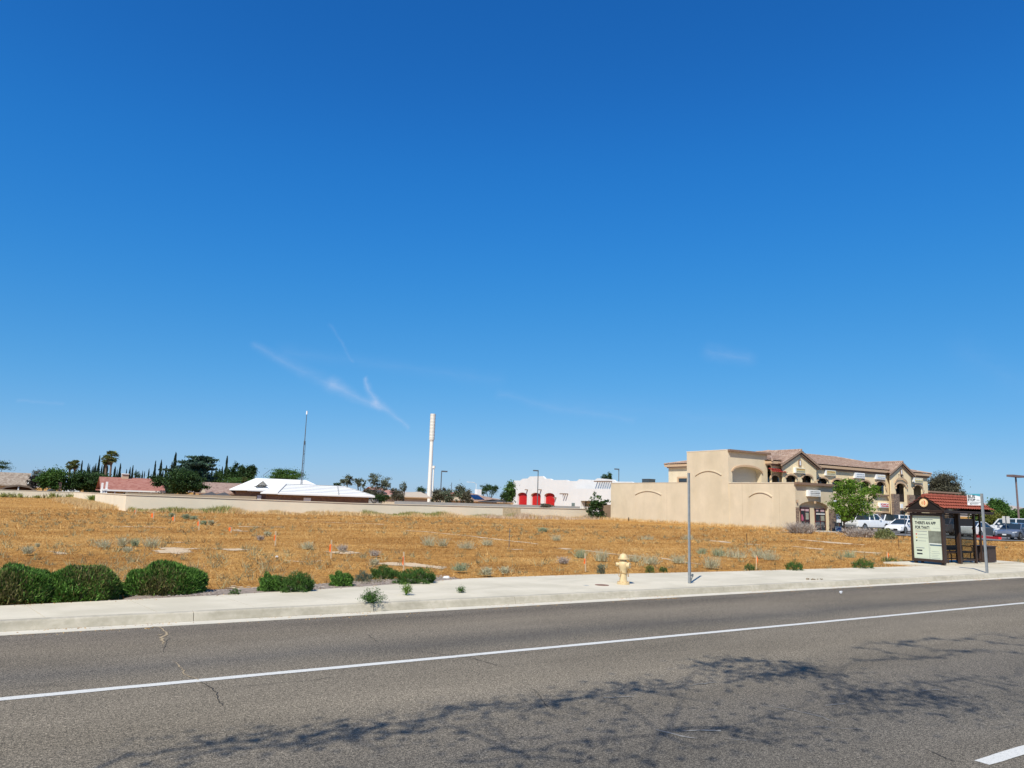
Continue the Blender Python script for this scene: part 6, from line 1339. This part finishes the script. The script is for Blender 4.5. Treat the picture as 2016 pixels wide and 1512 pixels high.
bigtree('tree', 'tall dark tree with open crown, left of two above the rosy brown roof', 463, 914, 34, 150, L_DARK, 952, 1800, seed=20, clumps=30); bigtree('tree', 'dark tree with open crown, right of two above the rosy brown roof', 489, 917, 32, 155, L_DARK, 955, 1700, seed=21, clumps=30)
bigtree('tree', 'low green hedge like tree below the two open crowned trees', 470, 938, 60, 140, L_MID, 960, 1500, seed=22, shape='flat')
palm('small orange fronded palm among the dark trees above the rosy brown roof', 481, 944, 11, 138, seed=7, r0_=.2)
bigtree('tree', 'green tree rising behind the white roof beside the mast', 563, 922, 66, 135, L_MID, 950, 3000, seed=23, clumps=70)
bigtree('tree', 'tiny dark shrub at the end of the white ridge', 664, 950, 12, 130, L_DARK, 960, 300, seed=24)
for i, (px, yt, w, yb, l) in enumerate([(685, 935, 28, 958, 'sparse grey green tree, leftmost of three behind the white roof'), (708, 941, 20, 958, 'sparse grey green tree, middle of three behind the white roof'), (748, 931, 46, 962, 'widest sparse grey green tree right of the white roof')]):
    bigtree('sparse_tree', l, px, yt, w, 150, L_GREY, yb, 900+500*(i == 2), seed=30+i, clumps=46, cs=.2, leaf=.26, group='sparse grey green trees')
for i, (px, yt, w, yb, Y, lm, l, n) in enumerate([(738, 955, 26, 985, 105, L_OLIVE, 'brownish shrub hiding the little dark shed', 700), (752, 972, 30, 988, 102, L_DARK, 'low dark bush right of the white roofed block building', 700), (783, 962, 30, 988, 118, L_OLIVE, 'olive brown tree before the salmon roof', 900), (795, 947, 15, 968, 119, L_GREY, 'thin topped grey tree above the olive brown tree', 350), (830, 958, 22, 975, 175, L_DARK, 'dark green tree left behind the tower', 700), (848, 955, 16, 985, 180, L_GREY, 'small grey tree right behind the tower', 400),
    (866, 957, 28, 989, 140, L_OLIVE, 'dark olive tree around the lamp right of the tower', 1100), (885, 964, 24, 990, 136, L_GREY, 'grey green tree right of the lamp', 900), (896, 966, 16, 985, 190, L_DARK, 'small dark tree between grey green trees', 350), (908, 956, 22, 991, 134, L_GREY, 'tallest grey green tree left of the solar panels', 900), (921, 962, 20, 991, 132, L_OLIVE, 'olive tree touching the solar panelled house', 700),
    (964, 953, 30, 974, 210, L_DARK, 'round dark tree above the brown roof left of the fire station', 1300), (951, 964, 14, 974, 205, L_DARK, 'small dark tree left of the round one', 300), (1001, 950, 28, 990, 150, L_MID, 'light green tree hidden behind the left corner of the fire station', 1300), (995, 968, 18, 988, 128, L_DARK, 'small dark round tree before the light green one', 500),
    (1190, 932, 14, 950, 200, L_DARK, 'dark tree top, left of two over the fire station roof', 400), (1201, 931, 13, 952, 200, L_DARK, 'dark tree top, right of two over the fire station roof', 400), (1074, 991, 26, 1000, 95, L_OLIVE, 'low brown bush before the red doors', 400)]):
    bigtree('tree', l, px, yt, w, Y, lm, yb, n, seed=40+i, clumps=28)
# dark shrub climbing where the wall ends
def seentree(name, label, base, blobs, lm, n, leaf, h, tr, seed, **k):
    """blobs given as (lateral, along view, z, rl, rd, rz)"""
    R3 = Vector((cos(YAW+.3), -sin(YAW+.3), 0)); D3 = Vector((sin(YAW+.3), cos(YAW+.3), 0)); bl = []
    for l, d, z, a_, b_3, c_ in blobs: o = R3*l+D3*d; bl.append((o.x, o.y, z, a_, b_3, c_))
    return tree(name, label, base, h, bl, lm, n, leaf, tr, None, seed, **k)
b_ = G(1180, 1024); seentree('climbing_shrub', 'dark green shrub with a tall sprig at the gap between two walls', (61.0, 76.2, -.05), [(0, 0, 1.1, .95, .8, 1.1), (-.1, 0, 2.0, .75, .6, .55), (1.2, .1, 2.3, .6, .5, .35), (.4, 0, .5, .9, .7, .5)], L_DARK, 2600, .26, 2.2, .08, 70, clumps=60, cat='shrub')
seentree('sprig_tree', 'thin light green sapling sprig rising out of the dark climbing shrub', (61.3, 76.6, -.05), [(0, 0, 3.2, .35, .3, .5), (.4, 0, 2.9, .5, .3, .3), (-.4, 0, 2.8, .3, .3, .3)], L_MID, 260, .2, 3.3, .04, 71, clumps=14, cat='sapling', limbs=4)
# young tree in front of the shop
seentree('young_tree', 'bright green young tree planted in front of the shops', (66.2, 44.3, 0), [(.9, 0, 3.3, 1.7, 1.4, 1.4), (-.6, 0, 2.3, 1.0, .9, .8), (.5, 0, 1.8, 1.3, 1.1, .8), (1.9, 0, 2.3, 1.1, .9, .7), (2.4, .2, 3.9, 1.2, .9, .75), (.6, 0, 4.6, 1.3, 1.0, .65), (3.0, .1, 4.2, .6, .5, .5), (-.2, 0, 3.7, 1.0, .8, .8)], L_LIME, 9000, .17, 4.2, .11, 72, clumps=150, cs=.22, limbs=10, fork=.22, shell=.45)
b_ = G(2012, 1071); seentree('roadside_tree', 'leafy green tree leaning in from the right edge', (69.5, 27.5, 0), [(.8, 0, 3.4, 1.7, 1.5, 1.3), (-.6, 0, 2.9, 1.0, .9, .6), (-.9, 0, 3.6, .7, .6, .4), (.6, 0, 2.0, 1.4, 1.2, .9), (1.4, 0, 4.3, 1.2, 1.2, .7), (-.2, 0, 1.6, .8, .7, .5)], L_MID, 6500, .17, 4.6, .12, 73, clumps=110, cs=.22, limbs=9, fork=.25)
# trees and hedge behind the parking lot
for i, (px, yt, w, yb, Y, lm, l, n) in enumerate([(1856, 935, 56, 988, 66, L_OLIVE, 'big olive brown tree rising behind the terracotta annex', 14000), (1880, 962, 26, 1000, 62, L_OLIVE, 'lower drooping part olive tree right of the big one', 1400), (1966, 985, 40, 1030, 52, L_MID, 'round green tree behind the parked cars, right of the bus sign', 2600), (1936, 998, 40, 1040, 50, L_MID, 'green tree behind the bus shelter roof end', 1800), (1955, 1006, 50, 1042, 46, L_YEL, 'yellowish flowering shrubbery behind the black and white car', 2400), (1998, 1000, 40, 1042, 50, L_MID, 'bright green tree at the right behind the grey sedan', 2400), (1904, 975, 16, 990, 75, L_DARK, 'dark far tree tops above the shelter roof', 500)]):
    bigtree('tree', l, px, yt, w, Y, lm, yb, n, seed=80+i, z0=0, clumps=60, shape='round')

# ================================================================== VEHICLES (local: x forward, y left)
TYRE = mat('tyre rubber', (.02, .02, .02), .85); RIM = mat('alloy rim', (.42, .43, .44), .35, .1, metal=.7); LAMPG = glass('headlamp glass', (.5, .52, .55), .1); TAIL = glass('tail lamp', (.35, .015, .015), .2); PLATE = mat('number plate', (.6, .6, .58), .5)
def loft(st_, m, name, root):
    vs = []; fs = []
    for x, w, zb, zs, zt in st_:
        for y, z in ((0, zb), (.86*w, zb), (w, zb+.10), (w*1.01, (zb+zs)/2), (w*.97, zs), (w*.84, zt-.012), (0, zt), (-w*.84, zt-.012), (-w*.97, zs), (-w*1.01, (zb+zs)/2), (-w, zb+.10), (-.86*w, zb)): vs.append((x, y, z))
    k = 12
    for i in range(len(st_)-1):
        for j in range(k): fs.append((i*k+j, i*k+(j+1) % k, (i+1)*k+(j+1) % k, (i+1)*k+j))
    fs += [tuple(range(k-1, -1, -1)), tuple((len(st_)-1)*k+j for j in range(k))]
    return MB().add(vs, fs).build(name, m, root, True)
def cage(pts, root, bodym, wb=.80, wt=.62, roofpts=(1, 2), pill=.035):
    """pts: side outline of the greenhouse (x, z), base front, top front, top rear, base rear (extra points allowed)"""
    vs = [(x, s*(wb if i in (0, len(pts)-1) else wt), z) for s in (1, -1) for i, (x, z) in enumerate(pts)]; n = len(pts)
    fs = [tuple(range(n)), tuple(range(2*n-1, n-1, -1))]+[(i, i+n, i+1+n, i+1) for i in range(n-1)]
    g_ = MB().add(vs, fs).build('windows', CARGL, root)
    a, b2 = pts[roofpts[0]], pts[roofpts[1]]; r = MB(); m_ = 8; vs = []; fs = []
    for i in range(m_+1):
        w = i/m_; x = a[0]+(b2[0]-a[0])*w; z = a[1]+(b2[1]-a[1])*w+.035*sin(pi*w)
        for j, (yy, dz) in enumerate(((wt+.03, -.03), (wt+.0, .012), (wt*.5, .035), (0, .045), (-wt*.5, .035), (-wt, .012), (-wt-.03, -.03))): vs.append((x, yy, z+dz))
        if i: fs += [((i-1)*7+j, i*7+j, i*7+j+1, (i-1)*7+j+1) for j in range(6)]
    r.add(vs, fs).build('roof', bodym, root, True)
    p = MB()
    for s in (1, -1):
        for i in range(len(pts)-1):
            if (i, i+1) == tuple(roofpts): continue
            q0, q1 = pts[i], pts[i+1]; w0 = wb if i == 0 else wt; w1 = wb if i+1 == len(pts)-1 else wt
            p.tube([(q0[0], s*(w0+.01), q0[1]), (q1[0], s*(w1+.01), q1[1])], pill*1.2, 5)
        xm = (a[0]+b2[0])/2; bz = (pts[0][1]+pts[-1][1])/2; p.tube([(xm, s*(wb+.008), bz), (xm, s*(wt+.012), (a[1]+b2[1])/2)], pill, 4)
    p.build('pillars', bodym, root)
def wheel(root, x, y, r=.33):
    s = 1 if y > 0 else -1
    MB().tube([(x, y-s*.14, r), (x, y+s*.012, r)], r+.045, 20).build('wheel_arch', DARKIN, root)
    w = MB().tube([(x, y-s*.1, r), (x, y+s*.035, r)], r, 20).build('wheel', TYRE, root); MB().tube([(x, y+s*.03, r), (x, y+s*.045, r)], r*.66, 12).build('rim', RIM, w)
    sp_ = MB()
    for k in range(5): q = 2*pi*k/5+.3; sp_.tube([(x+cos(q)*r*.28, y+s*.047, r+sin(q)*r*.28), (x+cos(q)*r*.58, y+s*.047, r+sin(q)*r*.58)], .03, 4)
    sp_.build('rim_gaps', DARKIN, w)
def car(name, label, loc, ang, kind, bodym, cat='car', doors=None):
    root = thing(name, label, cat, (0, 0, 0), 'cars parked in front of the shops'); ORG[root.name] = Vector((0, 0, 0))
    if kind == 'sedan':
        loft([(2.33, .62, .30, .52, .56), (2.22, .80, .22, .64, .68), (1.75, .88, .2, .74, .80), (1.0, .90, .2, .86, .93), (-.2, .905, .2, .90, .95), (-1.5, .90, .2, .95, 1.0), (-2.1, .86, .24, .96, 1.04), (-2.3, .78, .32, .90, 1.0), (-2.36, .66, .4, .8, .85)], bodym, 'body', root)
        cage([(1.05, .92), (.28, 1.38), (-.85, 1.41), (-1.85, 1.0)], root, bodym, .80, .60); wx = (1.42, -1.38); L = 2.33; zg = .5; rr = .33
    if kind == 'suv':
        loft([(2.2, .66, .34, .72, .78), (2.08, .84, .28, .86, .92), (1.5, .90, .26, .96, 1.03), (.9, .92, .26, 1.03, 1.09), (-1.6, .92, .26, 1.08, 1.13), (-2.1, .90, .30, 1.08, 1.14), (-2.25, .80, .42, 1.02, 1.06)], bodym, 'body', root)
        cage([(1.0, 1.06), (.35, 1.56), (-1.45, 1.62), (-2.15, 1.12)], root, bodym, .82, .64, pill=.05); wx = (1.35, -1.35); L = 2.2; zg = .65; rr = .36
    if kind == 'van':
        loft([(2.35, .70, .34, .80, .86), (2.2, .90, .28, .95, 1.0), (1.6, .96, .26, 1.05, 1.12), (-2.3, .97, .26, 1.15, 1.2), (-2.5, .92, .35, 1.1, 1.15)], bodym, 'body', root)
        cage([(1.45, 1.08), (.95, 1.74), (-2.3, 1.80), (-2.5, 1.14)], root, bodym, .88, .76, pill=.07); wx = (1.5, -1.55); L = 2.35; zg = .65; rr = .37
    if kind == 'pickup':
        loft([(2.8, .72, .45, .98, 1.04), (2.68, .93, .40, 1.08, 1.13), (1.9, .97, .38, 1.14, 1.2), (1.35, .98, .38, 1.18, 1.22), (-.75, .98, .38, 1.18, 1.22), (-.8, .98, .38, 1.14, 1.18), (-2.75, .97, .40, 1.14, 1.19), (-2.85, .94, .5, 1.12, 1.18)], bodym, 'body', root)
        cage([(1.45, 1.2), (.75, 1.80), (-.55, 1.82), (-.78, 1.2)], root, bodym, .84, .68, pill=.05); wx = (1.85, -1.8); L = 2.8; zg = .8; rr = .42
        MB().box(-2.7, -.85, -.78, .78, 1.19, 1.195).build('bed_liner', DARKIN, root)
    tr_x = {'sedan': -2.36, 'suv': -2.25, 'van': -2.5, 'pickup': -2.85}[kind]
    for x in wx:
        for s in (1, -1): wheel(root, x, s*(.90 if kind in ('sedan', 'suv') else .965), rr)
    MB().box(L-.10, L+.012, -.55, .55, zg-.22, zg-.02).build('grille', DARKIN, root)
    for s in (1, -1):
        MB().tube([(L-.06, s*.60, zg+.10), (L-.34, s*.84, zg+.17)], [.07, .05], 8).build('headlight', LAMPG, root)
        MB().tube([(tr_x+.03, s*.62, zg+.30), (tr_x+.22, s*.86, zg+.33)], [.07, .06], 8).build('tail_light', TAIL, root)
        MB().box(.78, .95, s*.92 if s > 0 else -1.08, 1.08 if s > 0 else s*.92, .98 if kind == 'sedan' else 1.2, 1.10 if kind == 'sedan' else 1.36).build('door_mirror', bodym, root)
    MB().box(L+.013, L+.02, -.16, .16, zg-.12, zg-.01).build('number_plate', PLATE, root); MB().box(tr_x-.02, tr_x-.005, -.16, .16, zg+.0, zg+.12).build('number_plate', PLATE, root)
    if doors:
        for s in (1, -1): MB().add([(-1.0, s*.935, .26), (.95, s*.935, .26), (.95, s*.92, .90), (-1.0, s*.92, .92)], [(0, 1, 2, 3)]).build('black_doors', doors, root)
    if kind == 'pickup': MB().box(tr_x-.03, tr_x-.006, -.80, .80, .80, 1.14).build('tailgate', bodym, root); MB().box(tr_x-.08, tr_x-.032, -.75, .75, .55, .70).build('rear_bumper', RIM, root)
    root.location = loc; root.rotation_euler = (0, 0, ang); return root
WHP = paint('white car paint', (.80, .80, .80)); GRYP = paint('grey car paint', (.09, .095, .115)); SILP = paint('steel blue car paint', (.11, .13, .17)); BLKP = paint('black car paint', (.015, .015, .018)); WH2 = paint('off white car paint', (.72, .72, .71))
car('pickup_truck', 'white crew cab pickup truck behind the young tree, tail towards the left', (74.9, 47.4, 0), radians(-2), 'pickup', WHP, 'pickup truck')
car('parked_car', 'white sedan with dark grille facing left in front of the shops', (74.3, 43.1, 0), pi+radians(4), 'sedan', WHP)
car('parked_van', 'white van behind the white sedan', (82.0, 47.4, 0), radians(0), 'van', WH2, 'van')
car('parked_car', 'dark grey crossover seen through the bus shelter, tail towards the left', (75.9, 39.1, 0), radians(0), 'suv', GRYP)
car('parked_car', 'white car with black doors behind the red kerb', (74.7, 36.2, 0), radians(0), 'sedan', WH2, doors=BLKP)
car('parked_car', 'steel blue sedan facing the street, right of the black and white car', (73.6, 32.5, 0), pi+radians(3), 'sedan', SILP)
car('parked_car', 'dark sedan cut off by the right edge', (74.6, 29.7, 0), pi, 'sedan', BLKP)
car('parked_car', 'white car roof just visible behind the black and white car', (84.5, 37.5, 0), radians(90), 'van', WH2)

# ================================================================== TREE OVERHEAD, OUTSIDE THE FRAME
# its branches throw the broken shade that lies on the road
tan_ = math.tan(SUN_EL)
def lift(px, py, h):
    g = G(px, py, -.15); k = (h+.15)/tan_; return Vector((g.x-SHD.x*k, g.y-SHD.y*k, h))
shade = [ # outline points on the road, height, twig spread, leaves per metre
 ([(250, 1487), (330, 1476), (450, 1462), (560, 1452), (640, 1441)], 7.0, .16, 120), ([(430, 1462), (520, 1446), (560, 1443)], 7.0, .05, 70), ([(360, 1493), (520, 1475), (650, 1460), (700, 1440)], 7.2, .12, 130), ([(640, 1441), (700, 1447), (740, 1432), (770, 1420)], 7.0, .14, 160),
 ([(690, 1448), (760, 1430), (860, 1413), (900, 1402)], 7.4, .14, 150), ([(800, 1440), (870, 1436), (930, 1425)], 7.2, .12, 90), ([(870, 1396), (960, 1388), (1060, 1386), (1120, 1379), (1200, 1366), (1290, 1352), (1350, 1345)], 7.6, .10, 170), ([(1030, 1402), (1100, 1384), (1180, 1372), (1250, 1360)], 7.4, .16, 150), ([(1190, 1344), (1260, 1350), (1330, 1358)], 7.4, .08, 80),
 ([(1390, 1308), (1450, 1301), (1520, 1301), (1560, 1310), (1600, 1320), (1635, 1337)], 7.8, .12, 420), ([(1400, 1312), (1440, 1326), (1500, 1331), (1560, 1325)], 7.8, .12, 260), ([(1430, 1345), (1500, 1330), (1590, 1322)], 7.6, .12, 200),
 ([(1660, 1378), (1700, 1366), (1760, 1356), (1820, 1366), (1880, 1384), (1940, 1396)], 7.6, .16, 460), ([(1700, 1382), (1760, 1384), (1830, 1396)], 7.4, .15, 300), ([(1640, 1410), (1700, 1402), (1740, 1400)], 7.2, .18, 110), ([(1300, 1440), (1400, 1428), (1500, 1425), (1620, 1430)], 6.8, .3, 150), ([(1000, 1480), (1100, 1462), (1240, 1450), (1330, 1430)], 6.6, .28, 150), ([(1450, 1450), (1540, 1458), (1600, 1455)], 6.6, .2, 120), ([(900, 1500), (1000, 1490), (1130, 1492)], 6.6, .25, 110),
 ([(1690, 1300), (1770, 1300), (1850, 1294), (1920, 1280), (2000, 1284)], 9.4, .04, 70), ([(1740, 1266), (1800, 1272), (1880, 1281), (1930, 1281)], 9.4, .05, 90), ([(1770, 1268), (1840, 1258), (1900, 1258), (1990, 1268), (2050, 1276)], 9.6, .04, 80), ([(1690, 1276), (1760, 1284), (1830, 1296)], 9.2, .03, 50), ([(1960, 1250), (2040, 1262), (2100, 1268)], 9.6, .12, 160), ([(1800, 1345), (1900, 1338), (2000, 1330)], 8.5, .25, 45), ([(1840, 1330), (1960, 1350), (2060, 1352)], 8.6, .25, 45)]
OT = thing('street_tree', 'tall sparse tree overhead outside the frame whose branches shade the road', 'tree', (-9.0, -5.5, -.15))
ALLQ = []; trunk_top = Vector((-8.2, -4.6, 4.2)); tb = MB().tube([(-9.0, -5.5, -.3), (-8.8, -5.2, 2), trunk_top], [.32, .26, .22], 10); LV_ = []
for pts, h, sp_, dn in shade:
    Q = [lift(x, y, h) for x, y in pts]
    q = [Q[0]]
    for a, b2 in zip(Q[:-1], Q[1:]):
        m_ = max(2, int((b2-a).length/.25))
        for i in range(1, m_+1): q.append(a.lerp(b2, i/m_)+Vector(RNG.normal(size=3))*.05)
    tb.tube(q, [.015*(1-.6*i/len(q)) for i in range(len(q))], 5)
    if not ALLQ: tb.tube([trunk_top, trunk_top.lerp(Q[0], .5)+Vector((-1.5, .3, .6)), Q[0]], [.05, .03, .02], 6)
    else:
        e_ = min(ALLQ, key=lambda v: (v-Q[0]).length); tb.tube([e_, e_.lerp(Q[0], .5)+Vector((.1, .1, .15)), Q[0]], [.012, .010, .008], 5)
    ALLQ += q
    L_ = sum((b2-a).length for a, b2 in zip(Q[:-1], Q[1:])); n = int(L_*dn*.58); ii = RNG.integers(0, len(q), n)
    P = np.array([tuple(v) for v in q])[ii]+RNG.normal(size=(n, 3))*np.array([sp_*2.0, sp_*1.5, sp_]); LV_.append(P)
    for k in range(int(L_*2.4)):
        a = q[RNG.integers(0, len(q))]; d = Vector(RNG.normal(size=3)); d.z *= .3; tb.tube([a, a+d*sp_*2.2], [.016, .006], 4)
tb.build('trunk', BARK, OT)
LVP = np.concatenate(LV_); npmesh('crown', cards(LVP, .085, RNG, .6), 4, L_MID, OT)
nv_ = sum(1 for p in LVP[::7] if inview(p)); print('overhead leaves in view:', nv_)

# ------------------------------------------------------------------ dirt and straw blown onto the kerb, gutter and walk edge
n = 9000; x = RNG.uniform(-4, 45, n); k = RNG.integers(0, 3, n)
bx_ = np.interp(x, [q[0] for q in back], [q[1] for q in back])
y = np.where(k == 0, 12.98-np.abs(RNG.normal(size=n))*.08, np.where(k == 1, bx_-np.abs(RNG.normal(size=n))*.10+.02, 12.74-np.abs(RNG.normal(size=n))*.10))
z = np.where(k == 0, -.134, np.where(k == 1, .004, -.147)); keep = (np.sin(x*1.7)+np.sin(x*4.1+k)+RNG.normal(size=n)*.8) > .5
P = np.stack([x, y, z], 1)[keep]; d = RNG.normal(size=P.shape); d[:, 2] = 0
tag(npmesh('kerbside_debris', cards(P, .028, RNG, .35, d), 4, GRASSM), 'bits of dry grass and dirt lying along the kerb and sidewalk edges', 'debris', kind='stuff')
# thin ragged mulch of straw over the planter strip
n = 5000; x = RNG.uniform(1, 9, n); y = np.interp(x, [1, 3.2, 5.8, 7.6, 9], [14.8, 15.05, 15.5, 16.0, 16.5])+RNG.uniform(0, .9, n); P = np.stack([x, y, np.full(n, .0)], 1)[(np.sin(x*3)+np.sin(y*9+x)+RNG.normal(size=n)*.6) > .3]; d = RNG.normal(size=P.shape); d[:, 2] *= .15
tag(npmesh('planter_mulch', cards(P, .05, RNG, .2, d), 4, DRYB), 'grey and straw mulch scattered over the planter strip', 'mulch', kind='stuff')
